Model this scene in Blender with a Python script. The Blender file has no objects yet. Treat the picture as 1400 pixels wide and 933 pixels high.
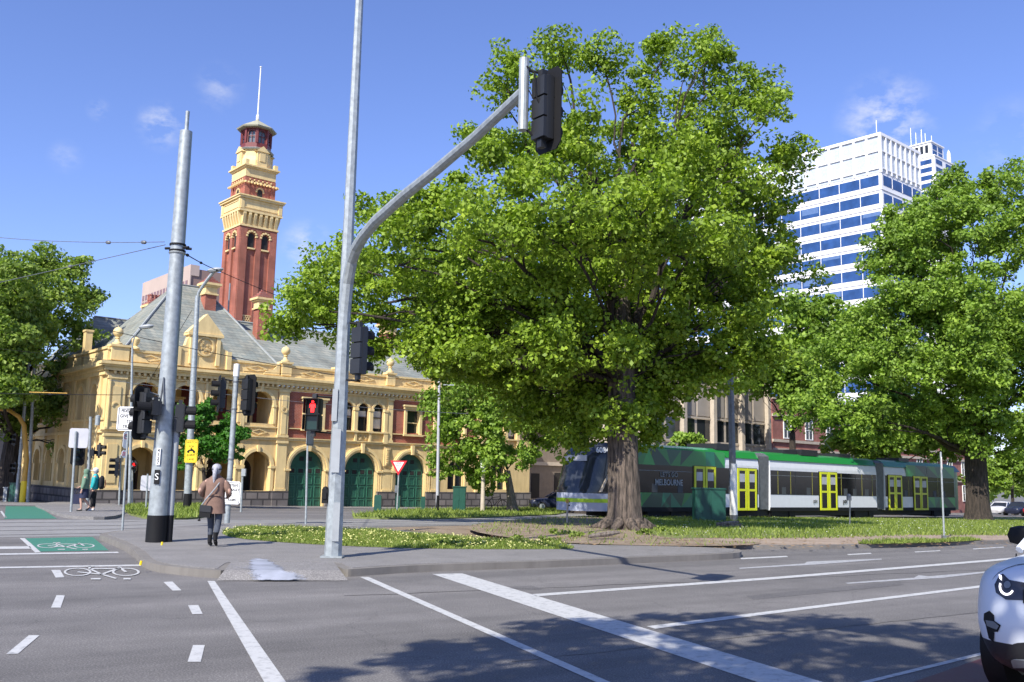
import bpy, bmesh, math, random
import numpy as np
from mathutils import Vector, Matrix
from mathutils.bvhtree import BVHTree
random.seed(7); rng = np.random.default_rng(7)
S = bpy.context.scene
C = S.collection
R = math.radians

# ---------------------------------------------------------------- camera
FPX, ROLL, HY, CH = 1280.0, 0.022, 650.0, 1.7
PITCH = math.atan((HY-466.5)/FPX)
cam = bpy.data.objects.new('camera', bpy.data.cameras.new('camera')); C.objects.link(cam)
cam.data.sensor_width = 36; cam.data.lens = 36*FPX/1400
cam.data.clip_start = 0.1; cam.data.clip_end = 4000
fwd = Vector((0, math.cos(PITCH), math.sin(PITCH)))
cam.matrix_world = Matrix.Translation((0, 0, CH)) @ Matrix.Rotation(R(90)+PITCH, 4, 'X') @ Matrix.Rotation(ROLL, 4, 'Z')
S.camera = cam
S.render.resolution_x, S.render.resolution_y = 1024, 682

# ---------------------------------------------------------------- light
SUN_EL = R(42); SHD = R(61)            # shadows fall towards this heading (from +X)
w = bpy.data.worlds.new('World'); S.world = w; w.use_nodes = True
nt = w.node_tree; nt.nodes.clear()
sky = nt.nodes.new('ShaderNodeTexSky'); sky.sky_type = 'NISHITA'; sky.sun_disc = False
sky.sun_elevation = SUN_EL
sx, sy = -math.cos(SHD), -math.sin(SHD)
sky.sun_rotation = math.atan2(sx, sy)
sky.air_density = 1.0; sky.dust_density = 0.3; sky.ozone_density = 4.0
bg = nt.nodes.new('ShaderNodeBackground'); bg.inputs[1].default_value = 0.12
out = nt.nodes.new('ShaderNodeOutputWorld')
SKYTINT = None
sun = bpy.data.objects.new('sun', bpy.data.lights.new('sun', 'SUN')); C.objects.link(sun)
sun.data.energy = 5.0; sun.data.angle = R(0.55); sun.data.color = (1.0, 0.95, 0.86)
d = Vector((math.cos(SHD)*math.cos(SUN_EL), math.sin(SHD)*math.cos(SUN_EL), -math.sin(SUN_EL)))
sun.rotation_euler = d.to_track_quat('-Z', 'Y').to_euler(); sun.location = (0, 0, 60)
S.view_settings.view_transform = 'Standard'; S.view_settings.look = 'None'
S.view_settings.gamma = 1; S.view_settings.exposure = 0.55

# ---------------------------------------------------------------- pixel <-> place helpers
def ray(px, py):
    x = (px-700)/FPX; y = -(py-466.5)/FPX
    c, s = math.cos(ROLL), math.sin(ROLL)
    xr = x*c-y*s; yr = x*s+y*c
    return Vector((xr, math.cos(PITCH)-yr*math.sin(PITCH), math.sin(PITCH)+yr*math.cos(PITCH)))
def gz(x, y): return 0.0 if y < 30 else -.02*(min(y, 130)-30)
def at(px, py, dz=0.0):
    r = ray(px, py); lo, hi = 1.0, 600.0
    for _ in range(60):
        m = (lo+hi)/2
        if CH+r.z*m-gz(r.x*m, r.y*m)-dz > 0: lo = m
        else: hi = m
    return Vector((r.x*lo, r.y*lo, CH+r.z*lo))
def atY(px, py, Y):
    r = ray(px, py); t = Y/r.y
    return Vector((r.x*t, Y, CH+r.z*t))
def base(px, Y, dz=0.0, py=690):
    p = atY(px, py, Y); return Vector((p.x, Y, gz(p.x, Y)+dz))
ANG = R(40.68)
D1 = Vector((math.cos(ANG), math.sin(ANG), 0)); NI = Vector((-math.sin(ANG), math.cos(ANG), 0))

# clouds: a few faint wisps in the sky itself
tc = nt.nodes.new('ShaderNodeTexCoord')
noi = nt.nodes.new('ShaderNodeTexNoise'); noi.inputs['Scale'].default_value = 26; noi.inputs['Detail'].default_value = 7; noi.inputs['Roughness'].default_value = .62
mp = nt.nodes.new('ShaderNodeMapping'); mp.inputs['Scale'].default_value = (1, 1, 1.7)
nt.links.new(tc.outputs['Generated'], mp.inputs[0]); nt.links.new(mp.outputs[0], noi.inputs['Vector'])
acc = None
for (px, py, rad, amt) in [(222, 172, .030, 1.0), (1212, 165, .055, 1.2), (420, 338, .035, .9), (300, 120, .03, .45), (135, 150, .014, .6), (90, 215, .02, .4), (1390, 190, .05, .35)]:
    dn = nt.nodes.new('ShaderNodeVectorMath'); dn.operation = 'DISTANCE'
    nt.links.new(tc.outputs['Generated'], dn.inputs[0]); dn.inputs[1].default_value = ray(px, py).normalized()
    mr = nt.nodes.new('ShaderNodeMapRange'); mr.interpolation_type = 'SMOOTHSTEP'
    mr.inputs[1].default_value = 0; mr.inputs[2].default_value = rad; mr.inputs[3].default_value = amt; mr.inputs[4].default_value = 0
    nt.links.new(dn.outputs['Value'], mr.inputs[0])
    if acc is None: acc = mr.outputs[0]
    else:
        m = nt.nodes.new('ShaderNodeMath'); m.operation = 'MAXIMUM'
        nt.links.new(acc, m.inputs[0]); nt.links.new(mr.outputs[0], m.inputs[1]); acc = m.outputs[0]
cr = nt.nodes.new('ShaderNodeMapRange'); cr.inputs[1].default_value = .42; cr.inputs[2].default_value = .75
nt.links.new(noi.outputs[0], cr.inputs[0])
mm = nt.nodes.new('ShaderNodeMath'); mm.operation = 'MULTIPLY'; mm.use_clamp = True
nt.links.new(cr.outputs[0], mm.inputs[0]); nt.links.new(acc, mm.inputs[1])
tint = nt.nodes.new('ShaderNodeMix'); tint.data_type = 'RGBA'; tint.blend_type = 'MULTIPLY'; tint.inputs[0].default_value = 1
tint.inputs[7].default_value = (.98, .945, 1.25, 1)
nt.links.new(sky.outputs[0], tint.inputs[6])
mx = nt.nodes.new('ShaderNodeMix'); mx.data_type = 'RGBA'
nt.links.new(mm.outputs[0], mx.inputs[0]); nt.links.new(tint.outputs[2], mx.inputs[6]); mx.inputs[7].default_value = (5.4, 5.5, 5.9, 1)
nt.links.new(mx.outputs[2], bg.inputs[0]); nt.links.new(bg.outputs[0], out.inputs[0])

# ---------------------------------------------------------------- materials
def newmat(name):
    m = bpy.data.materials.new(name); m.use_nodes = True
    return m, m.node_tree, m.node_tree.nodes['Principled BSDF']
def N(t, ty, **k):
    n = t.nodes.new(ty)
    for a, b in k.items(): setattr(n, a, b)
    return n
def objcoord(t, scale=(1, 1, 1), rot=(0, 0, 0)):
    tc = N(t, 'ShaderNodeTexCoord'); mp = N(t, 'ShaderNodeMapping')
    mp.inputs['Scale'].default_value = scale; mp.inputs['Rotation'].default_value = rot
    t.links.new(tc.outputs['Object'], mp.inputs[0]); return mp.outputs[0]
def noise(t, v, sc, det=4, rough=.55):
    n = N(t, 'ShaderNodeTexNoise'); n.inputs['Scale'].default_value = sc; n.inputs['Detail'].default_value = det; n.inputs['Roughness'].default_value = rough
    t.links.new(v, n.inputs['Vector']); return n.outputs['Fac']
def ramp(t, f, stops):
    r = N(t, 'ShaderNodeValToRGB'); e = r.color_ramp.elements
    while len(e) < len(stops): e.new(.5)
    for i, (p, c) in enumerate(stops): e[i].position = p; e[i].color = (*c, 1)
    t.links.new(f, r.inputs[0]); return r.outputs[0]
def mixc(t, f, a, b, mode='MIX'):
    m = N(t, 'ShaderNodeMix', data_type='RGBA', blend_type=mode)
    for v, s in ((f, 0), (a, 6), (b, 7)):
        if hasattr(v, 'is_output'): t.links.new(v, m.inputs[s])
        else: m.inputs[s].default_value = v if s == 0 else (*v, 1)
    return m.outputs[2]
def bump(t, b, h, st=.3, dist=.02):
    n = N(t, 'ShaderNodeBump'); n.inputs['Strength'].default_value = st; n.inputs['Distance'].default_value = dist
    t.links.new(h, n.inputs['Height']); t.links.new(n.outputs[0], b.inputs['Normal'])
def mat(name, col, rough=.7, metal=0, var=.12, scale=3, bmp=0, bscale=60, emit=None, spec=None):
    m, t, b = newmat(name)
    v = objcoord(t)
    c0 = tuple(max(0, c*(1-var)) for c in col); c1 = tuple(c*(1+var) for c in col)
    t.links.new(ramp(t, noise(t, v, scale, 5), [(.3, c0), (.7, c1)]), b.inputs['Base Color'])
    b.inputs['Roughness'].default_value = rough; b.inputs['Metallic'].default_value = metal
    if spec is not None: b.inputs['Specular IOR Level'].default_value = spec
    if bmp: bump(t, b, noise(t, v, bscale, 3), bmp, .01)
    if emit: b.inputs['Emission Color'].default_value = (*emit[0], 1); b.inputs['Emission Strength'].default_value = emit[1]
    return m
def wallmap(t, su=1, sv=1):
    tc = N(t, 'ShaderNodeTexCoord'); s = N(t, 'ShaderNodeSeparateXYZ'); t.links.new(tc.outputs['Object'], s.inputs[0])
    a = N(t, 'ShaderNodeMath', operation='ADD'); t.links.new(s.outputs[0], a.inputs[0]); t.links.new(s.outputs[1], a.inputs[1])
    c = N(t, 'ShaderNodeCombineXYZ'); t.links.new(a.outputs[0], c.inputs[0]); t.links.new(s.outputs[2], c.inputs[1])
    return c.outputs[0], tc.outputs['Object']
def brickmat(name, c1, c2, mort, bw=.24, bh=.086, ms=.012, rough=.85, bm=.3):
    m, t, b = newmat(name); v, ob = wallmap(t)
    k = N(t, 'ShaderNodeTexBrick'); t.links.new(v, k.inputs['Vector']); k.inputs['Scale'].default_value = 1
    k.inputs['Color1'].default_value = (*c1, 1); k.inputs['Color2'].default_value = (*c2, 1); k.inputs['Mortar'].default_value = (*mort, 1)
    k.inputs['Brick Width'].default_value = bw; k.inputs['Row Height'].default_value = bh; k.inputs['Mortar Size'].default_value = ms
    st = ramp(t, noise(t, ob, .9, 6), [(.3, (.72, .70, .68)), (.65, (1.12, 1.12, 1.12))])
    t.links.new(mixc(t, 1.0, k.outputs['Color'], st, 'MULTIPLY'), b.inputs['Base Color'])
    b.inputs['Roughness'].default_value = rough
    inv = N(t, 'ShaderNodeMath', operation='SUBTRACT'); inv.inputs[0].default_value = 1; t.links.new(k.outputs['Fac'], inv.inputs[1])
    bump(t, b, inv.outputs[0], bm, .012); return m
def stained(name, col, dirt, rough=.75, amt=.35, bmp=.12):
    m, t, b = newmat(name); v = objcoord(t); vs = objcoord(t, (2.2, 2.2, .35))
    f = ramp(t, noise(t, vs, 1.6, 7, .65), [(.42, (0, 0, 0)), (.72, (amt, amt, amt))])
    base_ = ramp(t, noise(t, v, 1.1, 5), [(.3, tuple(c*.9 for c in col)), (.7, tuple(c*1.06 for c in col))])
    t.links.new(mixc(t, f, base_, dirt), b.inputs['Base Color']); b.inputs['Roughness'].default_value = rough
    bump(t, b, noise(t, v, 25, 4), bmp, .01); return m
def glassy(name, col, rough=.06):
    m, t, b = newmat(name); v = objcoord(t)
    t.links.new(ramp(t, noise(t, v, .5, 2), [(.35, tuple(c*.6 for c in col)), (.7, col)]), b.inputs['Base Color'])
    b.inputs['Roughness'].default_value = rough; b.inputs['IOR'].default_value = 1.5; return m

def asphalt(name, ca, cb, patch=.25, bandrot=0):
    m, t, b = newmat(name); v = objcoord(t)
    sp = noise(t, v, 55, 3, .75)
    fine = ramp(t, sp, [(.3, tuple(c*.55 for c in ca)), (.52, ca), (.75, tuple(c*1.9 for c in cb))])
    m2 = N(t, 'ShaderNodeMapping'); m2.inputs['Scale'].default_value = (.05, .62, 1); t.links.new(objcoord(t, (1, 1, 1), (0, 0, -ANG*.8)), m2.inputs[0])
    big = ramp(t, noise(t, m2.outputs[0], 1.0, 5, .6), [(.32, (1-patch,)*3), (.68, (1+patch,)*3)])
    med = ramp(t, noise(t, v, 1.7, 6, .6), [(.3, (.88,)*3), (.7, (1.1,)*3)])
    c = mixc(t, 1.0, fine, big, 'MULTIPLY'); c = mixc(t, 1.0, c, med, 'MULTIPLY')
    # hairline cracks and sealed seams
    vo = N(t, 'ShaderNodeTexVoronoi', feature='DISTANCE_TO_EDGE'); vo.inputs['Scale'].default_value = .32
    wv = mixc(t, .12, objcoord(t), (0, 0, 0)); nn = N(t, 'ShaderNodeTexNoise'); nn.inputs['Scale'].default_value = 1.3; nn.inputs['Detail'].default_value = 6
    t.links.new(v, nn.inputs['Vector'])
    add = N(t, 'ShaderNodeVectorMath', operation='ADD'); t.links.new(v, add.inputs[0]); t.links.new(nn.outputs['Color'], add.inputs[1])
    t.links.new(add.outputs[0], vo.inputs['Vector'])
    lm = ramp(t, vo.outputs['Distance'], [(0.0, (.62,)*3), (.006, (1, 1, 1))])
    c = mixc(t, .6, c, lm, 'MULTIPLY')
    t.links.new(c, b.inputs['Base Color']); b.inputs['Roughness'].default_value = .82
    bump(t, b, sp, .35, .008); return m
def paint(name, col, wear=.35):
    m, t, b = newmat(name); v = objcoord(t)
    f = ramp(t, noise(t, v, 9, 8, .75), [(.50, (0, 0, 0)), (.70, (wear,)*3)])
    t.links.new(mixc(t, f, col, (.09, .09, .095)), b.inputs['Base Color']); b.inputs['Roughness'].default_value = .6
    bump(t, b, noise(t, v, 60, 3, .7), .25, .004); return m
def leafmat(name, col, tr=.4):
    m, t, b = newmat(name); a = N(t, 'ShaderNodeAttribute', attribute_name='tint')
    dk = tuple(c*.45 for c in col); br = (col[0]*1.75, col[1]*1.5, col[2]*1.6)
    c = ramp(t, a.outputs['Fac'], [(0, dk), (.5, col), (1, br)])
    t.links.new(c, b.inputs['Base Color']); b.inputs['Roughness'].default_value = .55; b.inputs['Specular IOR Level'].default_value = .35
    tl = N(t, 'ShaderNodeBsdfTranslucent'); t.links.new(mixc(t, 1.0, c, (1.25, 1.45, .5), 'MULTIPLY'), tl.inputs[0])
    ms = N(t, 'ShaderNodeMixShader'); ms.inputs[0].default_value = tr
    t.links.new(b.outputs[0], ms.inputs[1]); t.links.new(tl.outputs[0], ms.inputs[2])
    t.links.new(ms.outputs[0], t.nodes['Material Output'].inputs[0]); return m
def barkmat(name, a, c, sc=1):
    m, t, b = newmat(name); v = objcoord(t, (7*sc, 7*sc, .8*sc))
    n1 = noise(t, v, 1.6, 7, .7)
    t.links.new(ramp(t, n1, [(.38, a), (.6, c)]), b.inputs['Base Color']); b.inputs['Roughness'].default_value = .9
    bump(t, b, n1, 1.0, .14); return m

M = {}
M['asphalt'] = asphalt('road_asphalt', (.138, .130, .122), (.19, .178, .168), .30)
M['asphalt2'] = asphalt('road_asphalt_far', (.145, .138, .13), (.2, .19, .18), .2)
M['foot'] = asphalt('footpath_asphalt', (.19, .18, .17), (.25, .24, .225), .14)
M['kerb'] = stained('bluestone_kerb', (.19, .175, .155), (.10, .09, .08), .85, .5, .4)
M['concrete'] = stained('tramway_concrete', (.25, .245, .235), (.16, .15, .14), .8, .5, .3)
M['white'] = paint('white_road_paint', (.50, .50, .485), .7)
M['whitef'] = paint('faded_road_paint', (.38, .38, .38), .9)
M['green_road'] = paint('green_road_paint', (.045, .19, .125), .3)
M['red_road'] = paint('red_lane_paint', (.12, .035, .035), .4)
M['spill'] = paint('spilled_white_paint', (.46, .48, .54), .97)
def spillmat():
    m, t, b = newmat('spilled_white_paint'); v = objcoord(t)
    t.links.new(ramp(t, noise(t, v, 3, 5), [(.35, (.22, .235, .27)), (.65, (.33, .35, .41))]), b.inputs['Base Color']); b.inputs['Roughness'].default_value = .8
    tc_ = N(t, 'ShaderNodeAttribute', attribute_name='edge'); n_ = noise(t, v, 5, 9, .72); a_ = N(t, 'ShaderNodeMath', operation='ADD'); t.links.new(n_, a_.inputs[0]); t.links.new(tc_.outputs['Fac'], a_.inputs[1])
    r_ = N(t, 'ShaderNodeMapRange'); r_.inputs[1].default_value = .78; r_.inputs[2].default_value = .98; t.links.new(a_.outputs[0], r_.inputs[0]); t.links.new(r_.outputs[0], b.inputs['Alpha']); return m
M['spill'] = spillmat()
M['patch'] = asphalt('asphalt_patch', (.11, .104, .10), (.16, .152, .145), .1)
M['seal'] = mat('joint_sealant', (.085, .08, .076), .7)
M['rail'] = mat('rail_steel', (.16, .14, .13), .45, .6)
def groundmat(name, stops, sc=2.2):
    m, t, b = newmat(name); v = objcoord(t); n1 = noise(t, v, sc, 9, .68)
    t.links.new(ramp(t, n1, stops), b.inputs['Base Color']); b.inputs['Roughness'].default_value = .95
    bump(t, b, noise(t, v, 30, 5, .7), .8, .04); return m
M['grass'] = groundmat('grass_ground', [(.32, (.13, .105, .05)), (.45, (.15, .17, .05)), (.62, (.19, .24, .06)), (.78, (.25, .28, .09))])
M['dirt'] = groundmat('dirt_ground', [(.3, (.15, .105, .07)), (.5, (.25, .19, .13)), (.62, (.30, .23, .165)), (.76, (.16, .165, .06))], 1.3)
M['path'] = groundmat('sandy_path', [(.3, (.27, .20, .145)), (.6, (.37, .29, .22)), (.8, (.42, .34, .26))], 1.6)
M['gground'] = groundmat('plain_ground', [(.3, (.12, .12, .11)), (.7, (.17, .165, .15))])
M['cream'] = stained('cream_render', (.72, .535, .25), (.44, .30, .13), .75, .5)
M['cream2'] = stained('cream_trim', (.80, .61, .29), (.46, .32, .15), .7, .5)
M['brick'] = brickmat('red_brick', (.38, .095, .052), (.30, .07, .040), (.34, .19, .14))
M['brick_far'] = brickmat('orange_red_brick', (.36, .10, .07), (.30, .075, .055), (.3, .2, .17))
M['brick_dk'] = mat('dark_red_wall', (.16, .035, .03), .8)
M['bluestone'] = brickmat('bluestone_blocks', (.13, .118, .115), (.21, .185, .17), (.06, .055, .055), .8, .46, .05, .95, 1.0)
M['slate'] = brickmat('grey_green_slate', (.21, .235, .21), (.30, .30, .245), (.13, .14, .13), .34, .2, .012, .75, .4)
M['lead'] = mat('roof_lead', (.30, .32, .31), .6)
M['door_green'] = mat('green_door_paint', (.024, .10, .066), .35, 0, .2)
M['door_green2'] = mat('green_door_moulding', (.045, .155, .10), .35)
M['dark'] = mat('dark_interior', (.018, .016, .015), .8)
M['darkwood'] = mat('dark_red_joinery', (.05, .022, .018), .5)
M['glass'] = glassy('window_glass', (.03, .035, .04))
M['blueglass'] = glassy('blue_glass', (.035, .095, .27), .1)
M['blind'] = mat('pale_blind', (.62, .58, .50), .8)
M['galv'] = mat('galvanised_steel', (.34, .37, .37), .48, .35, .22, 9, .08)
M['galv_dk'] = mat('weathered_steel', (.17, .18, .19), .5, .4, .2, 5)
M['black'] = mat('black_paint', (.009, .009, .010), .65, spec=.25)
M['charcoal'] = mat('charcoal_plastic', (.018, .019, .021), .45)
M['grey'] = mat('grey_paint', (.30, .32, .33), .5)
M['signwhite'] = mat('sign_white', (.78, .78, .76), .4, 0, .05)
M['signgrey'] = mat('sign_back', (.46, .46, .48), .45, .2, .1)
M['yellow'] = mat('sign_yellow', (.85, .62, .02), .45, 0, .05)
M['poleyellow'] = mat('yellow_pole', (.55, .31, .05), .45)
M['greenbox'] = mat('green_cabinet', (.012, .07, .048), .4)
M['red'] = mat('sign_red', (.65, .02, .03), .4)
M['redlit'] = mat('red_lamp', (.8, .02, .02), .4, emit=((1, .01, .01), 3.2))
M['lensdk'] = mat('unlit_lens', (.01, .03, .03), .15)
M['whitem'] = mat('white_masonry', (.80, .80, .80), .6, 0, .04, .3)
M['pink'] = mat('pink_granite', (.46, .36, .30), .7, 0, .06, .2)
M['pink_shade'] = mat('pink_granite_shade', (.26, .17, .14), .7, 0, .06, .2)  # same granite, with the shade of the tower's darker faces put into the colour
M['officegrey'] = mat('grey_panel', (.34, .30, .255), .8, 0, .1, .8)
M['officecream'] = mat('cream_concrete', (.48, .41, .32), .8)
M['bark'] = barkmat('furrowed_bark', (.022, .018, .015), (.20, .155, .12))
M['bark_pale'] = barkmat('pale_bark', (.14, .11, .085), (.34, .29, .24), 1.5)
M['bark_far'] = barkmat('dark_bark', (.018, .014, .011), (.07, .053, .04))
M['leaf'] = leafmat('oak_leaf', (.205, .31, .026), .28)
M['leaf_b'] = leafmat('bright_leaf', (.185, .30, .036), .29)
M['leaf_d'] = leafmat('plane_leaf', (.20, .29, .05), .34)
M['leaf_o'] = leafmat('ornamental_leaf', (.060, .19, .020), .35)
M['blade'] = leafmat('grass_blade', (.19, .26, .05), .35)
M['flower'] = mat('yellow_flower', (.66, .64, .24), .8)
M['clover'] = mat('white_clover', (.70, .70, .62), .8)

# ---------------------------------------------------------------- object helpers
def props(o, label=None, cat=None, group=None, kind=None):
    if label: o['label'] = label
    if cat: o['category'] = cat
    if group: o['group'] = group
    if kind: o['kind'] = kind
    return o
def thing(name, label, cat, loc=(0, 0, 0), rz=0, group=None):
    o = bpy.data.objects.new(name, None); C.objects.link(o); o.location = loc; o.rotation_euler = (0, 0, rz)
    o.empty_display_size = .3
    return props(o, label, cat, group)
class MB:
    def __init__(s): s.v = []; s.f = []; s.m = []; s.T = Matrix()
    def add(s, vs, fs, mi=0):
        b = len(s.v); s.v += [tuple(s.T @ Vector(p)) for p in vs]
        s.f += [tuple(i+b for i in f) for f in fs]; s.m += [mi]*len(fs); return s
    def box(s, x0, x1, y0, y1, z0, z1, mi=0):
        return s.add([(x0,y0,z0),(x1,y0,z0),(x1,y1,z0),(x0,y1,z0),(x0,y0,z1),(x1,y0,z1),(x1,y1,z1),(x0,y1,z1)],
                     [(0,3,2,1),(4,5,6,7),(0,1,5,4),(1,2,6,5),(2,3,7,6),(3,0,4,7)], mi)
    def tube(s, pts, rad, n=10, mi=0, cap=True):
        pts = [Vector(p) for p in pts]; k = len(pts)
        if not hasattr(rad, '__len__'): rad = [rad]*k
        vs = []; up = None
        for i, p in enumerate(pts):
            t = (pts[min(i+1, k-1)]-pts[max(i-1, 0)]).normalized()
            if up is None: up = Vector((1, 0, 0)) if abs(t.z) > .8 else Vector((0, 0, 1))
            a = t.cross(up).normalized(); b_ = a.cross(t).normalized(); up = b_ if abs(t.dot(b_)) < .9 else up
            for j in range(n):
                q = 2*math.pi*j/n; vs.append(p+(a*math.cos(q)+b_*math.sin(q))*rad[i])
        fs = [(i*n+j, i*n+(j+1) % n, (i+1)*n+(j+1) % n, (i+1)*n+j) for i in range(k-1) for j in range(n)]
        if cap: fs += [tuple(range(n))[::-1], tuple((k-1)*n+j for j in range(n))]
        return s.add(vs, fs, mi)
    def lathe(s, c, prof, n=20, mi=0, sx=1, sy=1, a0=0):
        vs = [(c[0]+r*sx*math.cos(a0+2*math.pi*j/n), c[1]+r*sy*math.sin(a0+2*math.pi*j/n), c[2]+z) for r, z in prof for j in range(n)]
        k = len(prof)
        fs = [(i*n+j, i*n+(j+1) % n, (i+1)*n+(j+1) % n, (i+1)*n+j) for i in range(k-1) for j in range(n)]
        fs += [tuple(range(n))[::-1], tuple((k-1)*n+j for j in range(n))]
        return s.add(vs, fs, mi)
    def prism(s, poly, a, b, axis='y', mi=0):
        """poly: 2D points; axis y -> (x,z) extruded y a..b ; axis z -> (x,y); axis x -> (y,z)"""
        f = {'y': lambda p, t: (p[0], t, p[1]), 'z': lambda p, t: (p[0], p[1], t), 'x': lambda p, t: (t, p[0], p[1])}[axis]
        n = len(poly); vs = [f(p, a) for p in poly]+[f(p, b) for p in poly]
        fs = [tuple(range(n)), tuple(range(2*n-1, n-1, -1))]+[(i, n+i, n+(i+1) % n, (i+1) % n) for i in range(n)]
        return s.add(vs, fs, mi)
    def quad(s, a, b, c, d_, mi=0): return s.add([a, b, c, d_], [(0, 1, 2, 3)], mi)
    def arch_bay(s, u0, u1, z0, z1, c, hw, zs, zb, dep, y=0, n=14, rise=None, mi=0, back=True):
        """wall panel u0..u1 x z0..z1 in plane y with an arched opening and its reveal"""
        rise = rise or hw
        arc = [(c+hw*math.cos(math.pi*(1-i/n)), zs+rise*math.sin(math.pi*(1-i/n))) for i in range(n+1)]
        P = lambda p, yy=y: (p[0], yy, p[1])
        if zb > z0+.001:
            s.quad(P((u0, z0)), P((u1, z0)), P((u1, zb)), P((u0, zb)), mi)
        s.quad(P((u0, zb)), P((c-hw, zb)), P((c-hw, zs)), P((u0, zs)), mi)
        s.quad(P((c+hw, zb)), P((u1, zb)), P((u1, zs)), P((c+hw, zs)), mi)
        s.quad(P((u0, zs)), P((c-hw, zs)), P((c-hw, z1)), P((u0, z1)), mi)
        s.quad(P((c+hw, zs)), P((u1, zs)), P((u1, z1)), P((c+hw, z1)), mi)
        for i in range(n):
            a, b = arc[i], arc[i+1]
            s.quad(P(a), P(b), P((b[0], z1)), P((a[0], z1)), mi)
            s.quad(P(a), P(a, y+dep), P(b, y+dep), P(b), mi)
        for xx in (c-hw, c+hw): s.quad(P((xx, zb)), P((xx, zb), y+dep), P((xx, zs), y+dep), P((xx, zs)), mi)
        s.quad(P((c-hw, zb)), P((c+hw, zb)), P((c+hw, zb), y+dep), P((c-hw, zb), y+dep), mi)
    def arch_ring(s, c, zs, r0, r1, y0, y1, n=18, rise=1.0, legs=0, mi=0):
        pr = lambda r, i: (c-r*math.cos(math.pi*i/n), zs+r*rise*math.sin(math.pi*i/n))
        o = [pr(r1, i) for i in range(n+1)]; q = [pr(r0, i) for i in range(n+1)]
        if legs: o = [(o[0][0], zs-legs)]+o+[(o[-1][0], zs-legs)]; q = [(q[0][0], zs-legs)]+q+[(q[-1][0], zs-legs)]
        k = len(o)
        vs = [(p[0], y0, p[1]) for p in o]+[(p[0], y0, p[1]) for p in q]+[(p[0], y1, p[1]) for p in o]+[(p[0], y1, p[1]) for p in q]
        fs = []
        for i in range(k-1):
            fs += [(i, i+1, k+i+1, k+i), (i, 2*k+i, 2*k+i+1, i+1), (k+i, k+i+1, 3*k+i+1, 3*k+i)]
        fs += [(0, k, 3*k, 2*k), (k-1, 3*k-1, 4*k-1, 2*k-1)]
        return s.add(vs, fs, mi)
    def build(s, name, mats, parent=None, smooth=False, label=None, recalc=True, autos=None):
        me = bpy.data.meshes.new(name); me.from_pydata(s.v, [], s.f)
        if not isinstance(mats, (list, tuple)): mats = [mats]
        for m_ in mats: me.materials.append(m_)
        me.polygons.foreach_set('material_index', s.m)
        if recalc:
            bm = bmesh.new(); bm.from_mesh(me); bmesh.ops.recalc_face_normals(bm, faces=bm.faces); bm.to_mesh(me); bm.free()
        me.polygons.foreach_set('use_smooth', [bool(smooth)]*len(me.polygons))
        if smooth:
            try: me.set_sharp_from_angle(angle=R(40))
            except Exception: pass
        me.update(); o = bpy.data.objects.new(name, me); C.objects.link(o)
        if parent: o.parent = parent
        if label: o['label'] = label
        return o
def text(name, s, size, m, parent, loc, rz=0, tilt=R(90), align='CENTER', ext=.004, xs=1.0, bold=0):
    cu = bpy.data.curves.new('t', 'FONT'); cu.body = s; cu.size = size; cu.align_x = align; cu.align_y = 'CENTER'; cu.extrude = ext; cu.offset = bold
    cu.space_line = .95; cu.resolution_u = 3
    o = bpy.data.objects.new('t', cu); C.objects.link(o); bpy.context.view_layer.update()
    me = bpy.data.meshes.new_from_object(o.evaluated_get(bpy.context.evaluated_depsgraph_get()))
    bpy.data.objects.remove(o); bpy.data.curves.remove(cu)
    me.transform(Matrix.Diagonal((xs, 1, 1, 1))); me.materials.clear(); me.materials.append(m)
    q = bpy.data.objects.new(name, me); C.objects.link(q); q.parent = parent
    q.location = loc; q.rotation_euler = (tilt, 0, rz); return q

# ---------------------------------------------------------------- ground
def clip(poly, Y, keep_below):
    o = []; n = len(poly)
    for i in range(n):
        a, b = poly[i], poly[(i+1) % n]; ia = (a[1] <= Y) == keep_below; ib = (b[1] <= Y) == keep_below
        if ia: o.append(a)
        if ia != ib: t = (Y-a[1])/(b[1]-a[1]); o.append((a[0]+t*(b[0]-a[0]), Y))
    return o
def slab(mb, poly, dz, side=0, mi=0):
    """flat polygon draped on the terrain; side>0 adds a kerb face of that depth"""
    poly = [(p[0], p[1]) for p in poly]
    ar = sum(poly[i][0]*poly[(i+1) % len(poly)][1]-poly[(i+1) % len(poly)][0]*poly[i][1] for i in range(len(poly)))
    if ar < 0: poly = poly[::-1]
    lo = clip(poly, 30, True); hi = clip(poly, 30, False)
    parts = [lo, clip(hi, 130, True), clip(hi, 130, False)] if len(hi) > 2 else [lo]
    for q in parts:
        if len(q) < 3: continue
        b = len(mb.v); mb.v += [(x, y, gz(x, y)+dz) for x, y in q]
        from mathutils.geometry import tessellate_polygon
        for t in tessellate_polygon([[Vector((x, y, 0)) for x, y in q]]): mb.f.append(tuple(b+i for i in t)); mb.m.append(mi)
    if side:
        n = len(poly)
        for i in range(n):
            a, c = poly[i], poly[(i+1) % n]
            mb.add([(a[0], a[1], gz(*a)+dz), (c[0], c[1], gz(*c)+dz), (c[0], c[1], gz(*c)+dz-side), (a[0], a[1], gz(*a)+dz-side)], [(0, 1, 2, 3)], mi)
def upfix(o):
    me = o.data; bm = bmesh.new(); bm.from_mesh(me)
    for f in bm.faces:
        f.normal_update()
        if f.normal.z < -.5: f.normal_flip()
    bm.to_mesh(me); bm.free()
def patch(name, poly, dz, m, side=0, kind='structure'):
    mb = MB(); slab(mb, poly, dz, side); o = mb.build(name, m, recalc=False); upfix(o); return props(o, kind=kind)
def P2(lst, dz=0): return [tuple(at(x, y, dz)[:2]) for x, y in lst]
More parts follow.
